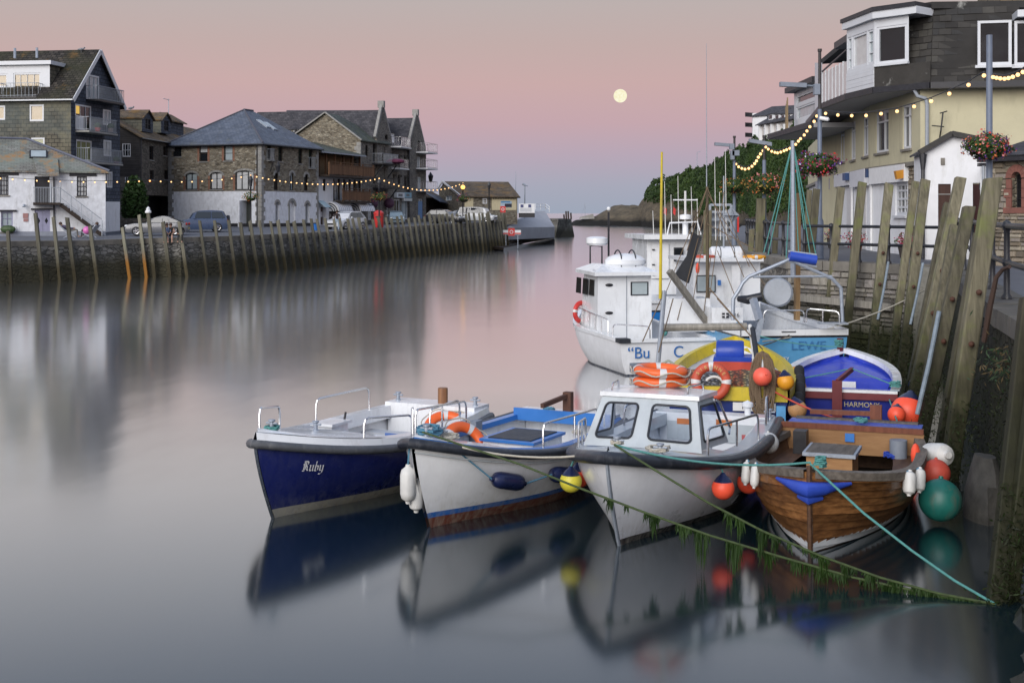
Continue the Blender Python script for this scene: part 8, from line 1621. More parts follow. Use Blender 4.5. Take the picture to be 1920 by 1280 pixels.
# ---- varnished clinker boat
def clinker():
    t, L = boat('varnished clinker-planked wooden boat with a white waterline band', (5.55, 20.6), (3.66, 15.75)); h = Hull(L, 2.3, .74, .74, 1.02, .4, .16, .80, .45, 3.0, 1.9, .5, .85, .05); n = 11
    vm = []
    for k in range(4):
        q = .75+.24*k; m = NT('varnished_plank_%d' % k); v = m.coord('Object', (.35, 1, 3)); nz = m.noise(v, 6, 6, .7); s3 = m.n.new('ShaderNodeSeparateXYZ'); m.l.new(m.coord(), s3.inputs[0]); c = m.ramp(nz, [(.25, (.035*q, .014*q, .006*q)), (.5, (.15*q, .065*q, .022*q)), (.78, (.29*q, .14*q, .05*q))])
        zz = m.math('ADD', s3.outputs[2], m.math('MULTIPLY', m.math('FRACT', m.math('MULTIPLY', s3.outputs[0], 7.0)), .03)); c = m.mix(m.math('LESS_THAN', zz, .14), c, (.66, .68, .70)); c = m.mix(m.math('LESS_THAN', s3.outputs[2], .015), c, (.05, .03, .02)); m.bump(nz, .3, .01); vm.append(m.done(c, .42, .4, 0, .2))
    us = [(i/30)**.85 for i in range(31)]
    for sd in (1, -1):
        for i in range(n):
            ta, tb = .18+.82*i/n, .18+.82*(i+1)/n+.012; lo, lo2, hi = [], [], []
            for u in us:
                a, c = h.P(u, ta, sd), h.P(u, min(1, tb), sd); k = .042*min(1, (1.02-u)*9); lo.append(a+Vector((0, sd*k, 0))); lo2.append(a); hi.append(c+Vector((0, sd*.003, 0)))
            b = MB(); b.grid([list(r) for r in zip(lo, hi)]); b.mi = 1; b.grid([list(r) for r in zip(lo2, lo)]); b.build('strake', [vm[(i*3+(sd > 0)) % 4], MT['black']], t)
    wd = m_wood('dark_brown_timber', (.05, .025, .015), (.13, .07, .04), .6, (.15, 1, 1), 12); gw = m_wood('worn_grey_gunwale', (.10, .085, .07), (.25, .215, .18), .7, (.15, 1, 1), 16); ply = m_wood('pale_plywood', (.26, .13, .055), (.42, .235, .105), .55, (1, .25, 1.4), 7); mah = m_wood('mahogany_rail', (.10, .03, .018), (.19, .065, .035), .4)
    b = MB(); h.transom(b, .1); b.build('transom', wd, t); b = MB(); h.skin(b, 24, 6, inset=.05, u1=.985, zmin=.12); b.build('inner_planking', wd, t, True); b = MB(); h.floor(b, .14, .01, .96, .06); b.build('bilge_boards', m_plain('bilge_dark', (.018, .014, .011), .5), t)
    for sd in (1, -1): b = MB(); e1 = h.edge(sd, 0, .995, 26, -.07, .045); e2 = h.edge(sd, 0, .995, 26, .03, .045); e3 = h.edge(sd, 0, .995, 26, .035, -.10); e4 = h.edge(sd, 0, .995, 26, -.05, -.11); b.grid([list(r) for r in zip(e1, e2, e3, e4)]); b.build('gunwale', gw, t, True)
    b = MB(); b.tube([h.P(1, k/10, 1)+Vector((.03, -.025, 0)) for k in range(1, 11)]+[h.P(1, 1, 1)+Vector((.03, -.025, .08))], .032, 6); b.build('stem_post', wd, t, True)
    p = h.P(0, 1, 1); xs = p.x
    for sd in (1, -1): b = MB(); e1 = [h.P(u, h.tz(u, .5), sd, .06) for u in [i/12*.9 for i in range(13)]]; b.grid([[q, Vector((q.x, q.y-sd*.34*min(1, (.98-i/12*.9)*4), q.z))] for i, q in enumerate(e1)]); b.build('side_bench', wd, t)
    yy = h.halfw(xs+.75, .6, .0); b = MB(); b.prism([(xs+.75, -yy, .46), (xs+.75, yy, .46), (xs+.75, yy+.06, .83), (xs+.75, -yy-.06, .83)], (.03, 0, 0)); b.build('stern_bulkhead', ply, t); b = MB(); b.box(xs+.72, xs+.8, -yy-.05, yy+.05, .83, .91); b.build('bulkhead_rail', mah, t); b = MB(); b.box(xs+.05, xs+.72, -yy, yy, .84, .87); b.build('stern_deck', MT['blue_deck'], t)
    b = MB(); b.box(xs+.0, xs+.12, -.95, .95, .78, .90); b.build('stern_capping', gw, t); b = MB(); b.beam((xs-.1, -.75, .96), (xs-.1, .3, .98), .1, .07); b.box(xs-.15, xs-.03, .2, .38, .8, 1.12); b.build('tiller', mah, t)
    b = MB(); b.box(-.75, .0, -.42, .22, .14, .74); bx = b.build('engine_box', ply, t); b = MB(); b.box(-.80, .05, -.47, .27, .74, .79); b.build('metal_rim', MT['galv'], bx); b = MB(); b.box(-.76, .01, -.43, .23, .79, .797); b.build('lid', gw, bx)
    for x in (.55,): b = MB(); w = h.halfw(x+.12, .56, .05); b.box(x-.14, x+.14, -w, w, .53, .57); b.build('thwart', wd, t)
    b = MB(); b.box(xs+1.0, xs+1.25, -.82, -.62, .5, .85); b.build('control_box', MT['black'], t); b = MB(); b.lathe((xs+1.0, .72, .5), [(.13, 0), (.13, .27), (.0, .27)], 14); b.build('grey_drum', MT['grey_box'], t, True); b = MB(); b.box(xs+.805, xs+.815, -.09, .05, .66, .79); b.build('badge', MT['blue_paint'], t)
    coil(t, (xs+1.0, -.2, .5), .3, 'rope_white', 3, 11); coil(t, (xs+1.0, .62, .5), .15, 'rope_blue2', 4, 12); coil(t, h.P(.985, 1, 1)+Vector((-.05, 0, .06)), .1, 'rope_teal', 5, 13, flat=1.2); coil(t, (xs+.35, .1, .9), .14, 'rope_teal', 3, 14)
    b = MB(); b.ball((xs+1.9, h.halfw(xs+1.9, .6), .72), (.12, .07, .17), 12); b.build('life_jacket', MT['fluo'], t, True)
    b = MB(); pts = [h.P(u, tt, sd)+Vector((.02, sd*.05, 0)) for u, tt, sd in ((.93, .92, -1), (.965, .885, -1), (.987, .86, -1))]+[h.P(1, .85, 1)+Vector((.07, -.025, 0))]+[h.P(u, tt, sd)+Vector((.02, sd*.05, 0)) for u, tt, sd in ((.987, .86, 1), (.965, .885, 1), (.93, .92, 1))]; b.tube(pts, [.02, .055, .085, .10, .085, .055, .02], 12); f = b.build('bow_fender', m_plain('blue_bow_fender', (.03, .07, .42), .4), t, True); b = MB(); b.tube([q-Z3*.11-Vector((.02, 0, 0)) for q in pts[2:5]], [.03, .08, .03], 8); b.build('bow_fender_lower', m_plain('blue_bow_fender_low', (.03, .07, .40), .4), f, True)
    W = lambda u, tt, sd, o: toworld(t, h.P(u, tt, sd))+(toworld(t, (0, sd, 0))-toworld(t, (0, 0, 0)))*o
    for i, (u, sd, l, r) in enumerate(((.90, -1, 'small white fender at the left bow corner of the wooden boat', .065), (.97, -1, 'small white fender beside the stem-side bow corner', .06), (.74, 1, 'white sausage fender touching the green buoy', .085), (.66, 1, 'stubby white fender above the green buoy', .075))): q = W(u-.12 if sd < 0 else u, .92, sd, .1); sausage(q+Vector((-.02, -.05, -.18)), q+Vector((.03, .06, .14)), r, l, line=W(u-.12 if sd < 0 else u, 1, sd, .02))
    q = W(.22, 1.0, -1, .16); sausage(q+Vector((-.35, -.3, -.12)), q+Vector((.1, .3, .1)), .15, 'big white fender at the quarter of the wooden boat'); q = W(.30, .95, 1, .2); sausage(q+Vector((-.1, .3, -.05)), q+Vector((.06, -.3, .05)), .17, 'big white fender between the wooden boat and the piles'); q = W(.40, .8, 1, .2); buoy(q, .2, 'faded red buoy between the wooden boat and the piles', 'fluo_dull', 'fluo_dull'); return t, h
MT['blue_deck'] = m_plain('blue_deck_paint', (.05, .10, .48), .4, .2, 5, dirt=(.3, .36, .6)); MT['rope_blue2'] = m_plain('royal_blue_rope', (.02, .06, .4), .8); MT['fluo_dull'] = m_plain('faded_red_buoy', (.55, .08, .05), .6, .2, 4); MT['green_buoy'] = m_plain('sea_green_buoy', (.012, .14, .115), .5, .3, 3, dirt=(.13, .12, .09)); MT['yellow_rim'] = m_plain('yellow_boat_paint', (.58, .45, .03), .4, .12, 5, dirt=(.3, .25, .06)); MT['tan_buoy'] = m_plain('tan_buoy', (.48, .26, .11), .6, .15, 4); MT['amber_buoy'] = m_plain('amber_buoy', (.75, .33, .02), .5, .12, 4)
wb2, wh2 = clinker()
buoy(at(1763, 937, 17.3), .285, 'big sea-green buoy wedged beside the wooden boat', 'green_buoy', 'green_buoy', (.1, .2, 1)); buoy(at(1702, 772, 23), .30, 'big orange-red buoy beside the blue boat', axis=(.2, .3, .6)); buoy(at(1681, 777, 22.6), .155, 'small orange-red buoy in front of the big one', axis=(.2, .4, .6)); buoy(at(1722, 724, 25.5), .2, 'dark buoy squeezed against the piles', 'navy_vinyl'); buoy(at(1440, 830, 19.2), .16, 'round white buoy at the stern of the cabin boat', 'white_vinyl', 'white_vinyl')
# ---- Harmony: blue boat seen from its stern
def harmony():
    t, L = boat('royal blue boat with HARMONY on its stern and a white rim', (6.1, 24.0), (7.43, 28.6)); h = Hull(L, 2.3, .86, .84, 1.16, .4, .2, .94, .4, 3.3, 2.0, .42, 1.0, .1); blu = m_plain('royal_blue_paint', (.022, .05, .46), .4, .12, 4, coat=.2)
    b = MB(); h.skin(b); h.transom(b); b.build('hull', m_bands('deep_blue_hull', [(.05, (.02, .02, .02)), (3, (.012, .022, .21))], .3, None, .3), t, True); b = MB(); h.skin(b, 26, 6, inset=.1, u1=.97, zmin=.3); h.transom(b, h.tz(0, .3), 1, .1, .06); b.build('inner_hull', blu, t, True); b = MB(); h.floor(b, .304, .01, .8, .1); b.build('sole', MT['navy_vinyl'], t)
    for sd in (1, -1): b = MB(); e1 = h.edge(sd, 0, .995, 26, -.05, .03); e2 = h.edge(sd, 0, .995, 26, .05, .03); e3 = h.edge(sd, 0, .995, 26, .05, -.14); e4 = h.edge(sd, 0, .995, 26, -.06, -.15); b.grid([list(r) for r in zip(e1, e2, e3, e4)]); b.build('gunwale', MT['gel'], t, True)
    p = h.P(0, 1, 1); red = m_plain('oxblood_paint', (.13, .015, .02), .45, .15, 6); b = MB(); b.box(p.x-.06, p.x+.06, -p.y, p.y, p.z, p.z+.05); b.build('stern_rail', MT['gel'], t); b = MB(); b.box(p.x-.05, p.x+.0, -p.y, p.y, p.z-.13, p.z); b.build('stern_band', red, t); b = MB(); b.box(p.x-.16, p.x-.052, -.09, .09, -.3, p.z+.22); rd = b.build('rudder', red, t); b = MB(); b.beam((p.x-.1, 0, p.z+.2), (p.x+.75, -.25, p.z+.34), .06, .08); b.build('tiller', red, rd)
    text_on('HARMONY', .13, m_plain('gold_lettering', (.42, .36, .22), .5), t, plane_M((p.x-.012, -.44, p.z-.23), (0, -1, 0), (0, 0, 1)))
    u = .62; q = h.P(u, 1, 1, .1); b = MB(); b.prism([(q.x, -q.y*.8, .3), (q.x, q.y*.8, .3), (q.x, q.y, q.z-.12), (q.x, -q.y, q.z-.12)], (.03, 0, 0)); bk = b.build('cuddy_bulkhead', blu, t); b = MB(); b.box(q.x-.03, q.x-.002, -.28, .2, q.z-.52, q.z-.2); b.build('hatch', MT['gel'], bk); b = MB(); rows = [[(h.P(u+(.98-u)*i/8, 1, 1, .1).x, y*h.P(u+(.98-u)*i/8, 1, 1, .1).y, h.sheer(u+(.98-u)*i/8)-.12) for y in (-1, 0, 1)] for i in range(9)]; b.grid(rows); b.build('foredeck', blu, t)
    w = h.halfw(.0, .5); b = MB(); b.box(-.15, .2, -w, w, .55, .6); b.build('thwart', blu, t); b = MB(); b.box(-.9, -.4, -.36, .36, .3, .62); b.build('fish_box', blu, t); b = MB(); b.box(-1.5, -1.0, -.5, .5, .3, .5); b.build('engine_cover', MT['navy_vinyl'], t)
    b = MB(); b.lathe(h.P(.985, 1, 1)+Vector((-.1, -.025, 0)), [(.07, 0), (.07, .28), (0, .28)], 8); b.build('bow_post', red, t); coil(t, h.P(.985, 1, 1)+Vector((-.1, 0, .12)), .13, 'rope_teal', 6, 21, flat=1.0); coil(t, h.P(.06, 1, -1)+Vector((.1, .05, .08)), .13, 'rope_teal', 5, 22, flat=.8); coil(t, h.P(.06, 1, 1)+Vector((.1, -.05, .08)), .09, 'rope_teal', 4, 23, flat=.8)
    lifebuoy(toworld(t, (-1.0, .78, .82)), toworld(t, (-1.0, .1, 1.0))-toworld(t, (-.9, .9, .75)), 'orange lifebuoy leaning inside the blue boat', .27, .075, 'amber_buoy', False); b = MB(); b.tube([h.P(.04, 1, 1)+Vector((0, 0, .1)), (p.x+.7, -.25, p.z+.36), h.P(.06, 1, -1)+Vector((0, 0, .1))], .012, 6); b.build('tiller_line', MT['rope_teal'], t); return t, h
hb, hh_ = harmony()
# ---- yellow-rimmed working boat
def yellow_boat():
    t, L = boat('blue working boat with a broad yellow rim and heaped nets', (3.85, 22.9), (4.80, 27.6)); h = Hull(L, 2.4, 1.0, .98, 1.46, .4, .25, .88, .42, 3.0, 1.9, .42, 1.0, .1)
    b = MB(); h.skin(b); h.transom(b); b.build('hull', m_bands('blue_working_hull', [(.05, (.02, .02, .02)), (3, (.015, .035, .19))], .35, ((.1, .1, .1), .4, .5), .2), t, True); b = MB(); h.skin(b, 26, 6, inset=.1, u1=.97, zmin=.35); h.transom(b, h.tz(0, .35), 1, .1, .06); b.build('inner_hull', MT['gel'], t, True); b = MB(); h.floor(b, .354, .01, .85, .1); b.build('sole', MT['deck'], t)
    for sd in (1, -1): b = MB(); e1 = h.edge(sd, 0, .995, 26, -.12, .03); e2 = h.edge(sd, 0, .995, 26, .1, .04); e3 = h.edge(sd, 0, .995, 26, .12, -.1); e4 = h.edge(sd, 0, .995, 26, -.1, -.14); b.grid([list(r) for r in zip(e1, e2, e3, e4)]); b.build('gunwale', MT['yellow_rim'], t, True)
    p = h.P(0, 1, 1); b = MB(); b.box(p.x-.05, p.x+.1, -p.y, p.y, p.z-.14, p.z+.1); b.build('stern_rail', MT['yellow_rim'], t); b = MB(); b.box(p.x-.02, p.x-.005, -.85, -.1, p.z-.32, p.z-.17); nb = b.build('name_board', MT['white'], t); text_on('FOWEY', .13, MT['black'], nb, plane_M((p.x-.026, -.48, p.z-.245), (0, -1, 0), (0, 0, 1))); b = MB(); b.box(p.x-.14, p.x-.03, -1.02, -.86, -.2, p.z-.2); b.build('rudder', m_plain('sky_blue_paint', (.1, .33, .62), .45), t)
    net = NT('fishing_net_heap'); vv = net.new('ShaderNodeTexVoronoi', i_Scale=16.0); net.l.new(net.coord('Object', (1, 1, 1.8)), vv.inputs['Vector']); net.bump(vv.outputs['Distance'], 1.0, .05)
    cn = net.ramp(net.noise(net.coord('Object', (.2, 1, .6)), 1.6, 2), [(.38, (.45, .47, .52)), (.46, (.36, .30, .16)), (.55, (.45, .09, .04)), (.62, (.30, .24, .15))]); net.done(net.mix(net.ramp(vv.outputs['Distance'], [(.25, (0,)*3), (.5, (.8,)*3)]), cn, (.03, .03, .03)), .9)
    b = MB(); rows = []
    for i in range(15):
        y = -1.0+2.0*i/14; r = []
        for j in range(9): k = j/8*math.pi; r.append((p.x+.45-.38*math.cos(k)+.05*mnoise.noise(Vector((i*.8, j*.8, 0))), y*.95, .36+(.98+.12*mnoise.noise(Vector((i*.5, j*.5, 3))))*math.sin(k)**.6))
        rows.append(r)
    b.grid(rows); b.build('net_heap', net.m, t, True)
    for z, c in ((1.18, 'fluo_dull'), (1.27, 'blue_crate')): b = MB(); x0 = .0; b.prism([(x0, -.36, z-.14), (x0+.55, -.36, z-.14), (x0+.6, -.4, z+.1), (x0-.05, -.4, z+.1)], (0, .74, 0)); b.build('fish_crate', MT[c], t)
    b = MB(); b.lathe((.3, .3, 1.45), [(.0, 0), (.2, 0), (.22, .04), (.22, .5), (.2, .54), (.0, .54)], 16, (0, -1, 0)); b.build('blue_drum', MT['blue_crate'], t, True)
    rg = random.Random(3); c = Vector((p.x-.14, -.62, p.z+.35))
    for k in range(26): w = .03+.2*rg.random(); l = .5+.28*rg.random(); b = MB(); b.tube([c+Vector((-.04*rg.random(), w*math.sin(a)*(1+.1*rg.random()), .38-l*(1-math.cos(a))*.8+.04*rg.random())) for a in [i*2*math.pi/14 for i in range(15)]], .016, 5); b.build('rope_hank', MT['rope_brown'], t, True)
    for k in range(14): w = .09+.06*rg.random(); b = MB(); b.tube([Vector((p.x+.0, 1.05, p.z+.25))+Vector((-.05*rg.random(), w*1.3*math.sin(a), .3-.38*(1-math.cos(a)))) for a in [i*2*math.pi/12 for i in range(13)]], .018, 5); b.build('rope_hank', MT['rope_pale'], t, True)
    W = lambda q: toworld(t, q); lb = lifebuoy(W((p.x-.13, .28, p.z+.20)), W((-1, 0, .15))-W((0, 0, 0)), 'rust-red lifebuoy with gold lettering on the net boat stern', .27, .085, 'orange_red', False)
    for k, chh in enumerate('SIRENNE'):
        a = R(34+k*18.5); cx = Vector((p.x-.215, .28+.275*math.cos(a), p.z+.20+.275*math.sin(a))); O_ = W((0, 0, 0)); text_on(chh, .085, MT['gold'], lb, plane_M(W(cx), W((0, -math.sin(a), math.cos(a)))-O_, W((0, math.cos(a), math.sin(a)))-O_))
    b = MB(); b.torus((p.x-.12, .22, p.z+.12), .17, .025, (1, 0, 0), 20, 8, -.2, math.pi+.2); b.build('white_hose', MT['white_vinyl'], t, True)
    buoy(W((p.x-.36, -.62, p.z+.34)), .165, 'coral round buoy on the brown rope hank', 'coral', 'coral', (.1, -.5, .2)); buoy(W((p.x-.25, -1.02, p.z+.25)), .15, 'amber round buoy hung beside the brown rope hank', 'amber_buoy', axis=(-.1, .2, 1)); buoy(W((p.x-.3, -1.22, p.z-.22)), .165, 'tan round buoy with navy neck below the amber one', 'tan_buoy', axis=(-.3, .1, 1))
    for k, (u, z) in enumerate(((.5, .95), (.38, .85), (.3, .75), (.2, .62), (.12, .55))): q = W(h.P(u, .8, -1)+Vector((0, -.14, 0))); b = MB(); b.torus(Vector((q.x, q.y, z)), .2, .1, W((0, 1, 0))-W((0, 0, 0)), 22, 10); b.top('tyre_fender', MT['tyre'], 'old black tyre hung along the net boat side', 'tyre', 'tyres along the net boat', smooth=True)
    def pole(a, c, r, mat, nm, r2=None): b = MB(); b.tube([tolocal(t, a), tolocal(t, c)], [r, r2 or r], 8); b.build(nm, MT[mat], t, True)
    pole(at(1233, 690, 24.6), at(1246, 545, 24.6), .045, 'galv', 'mast'); pole(at(1238, 560, 24.6), at(1241, 285, 24.6), .032, 'yellow_rim', 'yellow_pole', .02); pole(at(1406, 610, 24.8), at(1418, 692, 24.0), .04, 'white_vinyl', 'davit'); pole(at(1411, 615, 24.4), at(1423, 700, 23.6), .05, 'rubber', 'davit_arm'); pole(at(1240, 614, 25), at(1400, 612, 25), .075, 'grey_wood', 'gallows_beam')
    for a, c in (((1330, 540), (1425, 650)), ((1345, 560), (1430, 655)), ((1246, 545), (1205, 640)), ((1262, 560), (1235, 660))): pole(at(*a, 25.5), at(*c, 24.2), .012, 'rope_brown', 'stay')
    return t, h
MT['rope_pale'] = m_plain('pale_green_rope', (.33, .35, .28), .9, .2, 30); MT['blue_crate'] = m_plain('blue_crate_plastic', (.025, .07, .42), .4, .12, 4); MT['orange_red'] = m_plain('rust_red_plastic', (.50, .075, .035), .55, .15, 5); MT['coral'] = m_plain('coral_buoy', (.88, .13, .08), .5, .1, 3); MT['gold'] = m_plain('gold_print', (.6, .42, .14), .5)
yellow_boat()
# ---- white workboat with blue name on its stern
def hullkit(t, h, hm, zf, cap, capz=.06):
    b = MB(); h.skin(b); h.transom(b); b.build('hull', hm, t, True); b = MB(); h.skin(b, 20, 5, inset=.1, u1=.96, zmin=zf); h.transom(b, h.tz(0, zf), 1, .1, .06); b.build('bulwark', MT['gel'], t, True); b = MB(); h.floor(b, zf+.004, .01, .95, .1); b.build('deck', MT['deck'], t)
    for sd in (1, -1): b = MB(); e = [h.edge(sd, 0, .995, 24, z, y) for z, y in ((-capz, .03), (capz*.5, .03), (capz*.5, -.13), (-capz, -.14))]; b.grid([list(r) for r in zip(*e)]); b.build('cap_rail', cap, t, True)
    p = h.P(0, 1, 1); b = MB(); b.box(p.x-.06, p.x+.08, -p.y, p.y, p.z-capz, p.z+capz*.5); b.build('stern_rail', cap, t); return p
def lp(t, x, y, D): return tolocal(t, at(x, y, D))
def box_w(t, x0, y0, x1, y1, D, dep, nm, mat, par=None):
    """box whose near face fills the given span at distance D, running back by dep along the boat"""
    a, c = lp(t, x0, y1, D), lp(t, x1, y0, D); d = 1 if a.x >= -99 else 1; b = MB(); q = [Vector((a.x, a.y, a.z)), Vector((a.x, c.y, a.z)), Vector((a.x, c.y, c.z)), Vector((a.x, a.y, c.z))]; b.prism(q, (dep, 0, 0)); return b.build(nm, MT[mat], par or t)
def pole(t, a, c, r, mat, nm, r2=None): b = MB(); b.tube([tolocal(t, p) for p in (a, c)], [r, r2 or r], 7); return b.build(nm, MT[mat], t, True)
def workboat():
    t, L = boat('white workboat with blue lettering on its stern and a boxy wheelhouse', (4.1, 33.35), (2.55, 39.2)); h = Hull(L, 2.75, .92, .95, 1.5, .4, .5, .98, .5, 2.6, 2.2, .18, .8, .05); p = hullkit(t, h, m_bands('white_workboat_hull', [(.04, (.02, .03, .06)), (3, (.76, .77, .79))], .3, ((.45, .45, .43), .5, .5), .3), .45, MT['gel'])
    text_on('\u201cBu', .42, MT['blue_txt'], t, plane_M((p.x-.012, .85, .58), (0, -1, 0), (0, 0, 1))); text_on('C', .42, MT['blue_txt'], t, plane_M((p.x-.012, -.25, .58), (0, -1, 0), (0, 0, 1)))
    b = MB(); b.box(p.x-.03, p.x+.0, .55, 1.1, .12, .34); b.build('exhaust_plate', MT['grey_box'], t); b = MB(); b.box(p.x-.08, p.x+.25, 1.1, 1.4, .86, .97); b.build('corner_rubber', MT['rubber'], t)
    x0 = -.7; y0, y1 = -.42, 1.2; zr = 2.48; b = MB(); bt = [(x0, y1, .45), (x0, y0, .45), (x0+1.9, y0+.1, .45), (x0+2.2, (y0+y1)/2, .45), (x0+1.9, y1-.1, .45)]; tp = [(x0, y1-.03, zr), (x0, y0+.03, zr), (x0+1.6, y0+.15, zr), (x0+1.85, (y0+y1)/2, zr), (x0+1.6, y1-.15, zr)]; b.grid([bt, tp], True); wh = b.build('wheelhouse', MT['gel'], t)
    b = MB(); b.prism([(x0-.22, y1+.14, zr), (x0-.22, y0-.14, zr), (x0+1.8, y0-.05, zr+.02), (x0+2.1, (y0+y1)/2, zr+.02), (x0+1.8, y1+.05, zr+.02)], (0, 0, .1)); b.add([(x0-.22, y1+.14, zr+.1), (x0-.22, y0-.14, zr+.1), (x0+1.8, y0-.05, zr+.12), (x0+1.8, y1+.05, zr+.12), (x0+.4, y0+.3, zr+.3), (x0+1.3, y0+.3, zr+.3), (x0+1.3, y1-.3, zr+.3), (x0+.4, y1-.3, zr+.3)], [(0, 1, 4, 7), (1, 2, 5, 4), (2, 3, 6, 5), (3, 0, 7, 6), (4, 5, 6, 7)]); b.build('wheelhouse_roof', MT['gel'], t)
    b = MB(); b.box(x0-.02, x0-.004, -.3, .22, 1.92, 2.3); f = b.build('window', MT['rubber'], wh); b = MB(); b.box(x0-.03, x0-.021, -.26, .18, 1.95, 2.27); b.build('pane', MT['glass_pale'], f); b = MB(); b.box(x0-.012, x0-.002, .33, .345, .5, 2.5); b.build('door_seam', MT['grey_box'], wh)
    for z in (2.22, 1.45, .75): b = MB(); b.ball((x0-.01, .85, z), (.03, .12, .045), 10); b.build('door_hinge', MT['black'], wh, True)
    for s in (.35, .95, 1.55): b = MB(); b.prism([(x0+.3*0+s, y1+.002-.04, 1.9), (x0+s+.5, y1-.06, 1.9), (x0+s+.45, y1-.07, 2.35), (x0+s, y1-.05, 2.35)], (0, .02, 0)); b.build('side_window', MT['glass'], wh)
    b = MB(); b.ball((x0+.5, .2, zr+.36), (.4, .62, .24), 14); rf = b.build('liferaft', MT['gel'], t, True)
    for y in (.0, .42): b = MB(); b.torus((x0+.5, y, zr+.36), .33, .02, (0, 1, 0), 18, 5); b.build('strap', MT['rubber'], rf)
    b = MB(); b.tube([(x0+.9, .75, zr+.3), (x0+.9, .75, zr+.78), (x0+.9, 1.1, zr+.8), (x0+.9, 1.1, zr+.3)], .025, 6); b.build('radar_bracket', MT['black_iron'], t); b = MB(); b.lathe((x0+.9, .9, zr+.82), [(.0, 0), (.26, .0), (.31, .06), (.31, .2), (.2, .24), (0, .25)], 18); b.build('radar', MT['gel'], t, True); b = MB(); b.tube([(x0+.9, .55, zr+.2), (x0+.9, .55, zr+1.75)], .03, 6); b.tube([(x0+.9, .3, zr+1.35), (x0+.9, .8, zr+1.35)], .015, 5); b.build('mast', MT['black_iron'], t); b = MB(); b.ball((x0+.9, .55, zr+1.85), .06, 8); b.build('masthead_light', MT['white'], t, True)
    for sd in (1,):
        g = lambda u: h.P(u, 1, sd, .1); hoop(t, g(.72), g(.2), .42, .016, (.2, .4, .6, .8)); hoop(t, g(.14), Vector((p.x+.1, .5, p.z)), .34, .016)
    lifebuoy(toworld(t, (x0+1.75, y1-.1, 1.35)), toworld(t, (1, .6, 0))-toworld(t, (0, 0, 0)), 'red and white lifebuoy by the workboat wheelhouse front', .26, .075, 'red', False); b = MB(); b.ball((p.x+.5, -.05, 1.05), .1, 10); b.build('teal_float', MT['rope_teal'], t, True); b = MB(); b.box(p.x+.4, p.x+.8, .9, 1.2, .45, .8); b.build('cream_box', m_plain('cream_box', (.55, .52, .38), .5), t)
MT['blue_txt'] = m_plain('blue_lettering_big', (.03, .14, .40), .5); workboat()
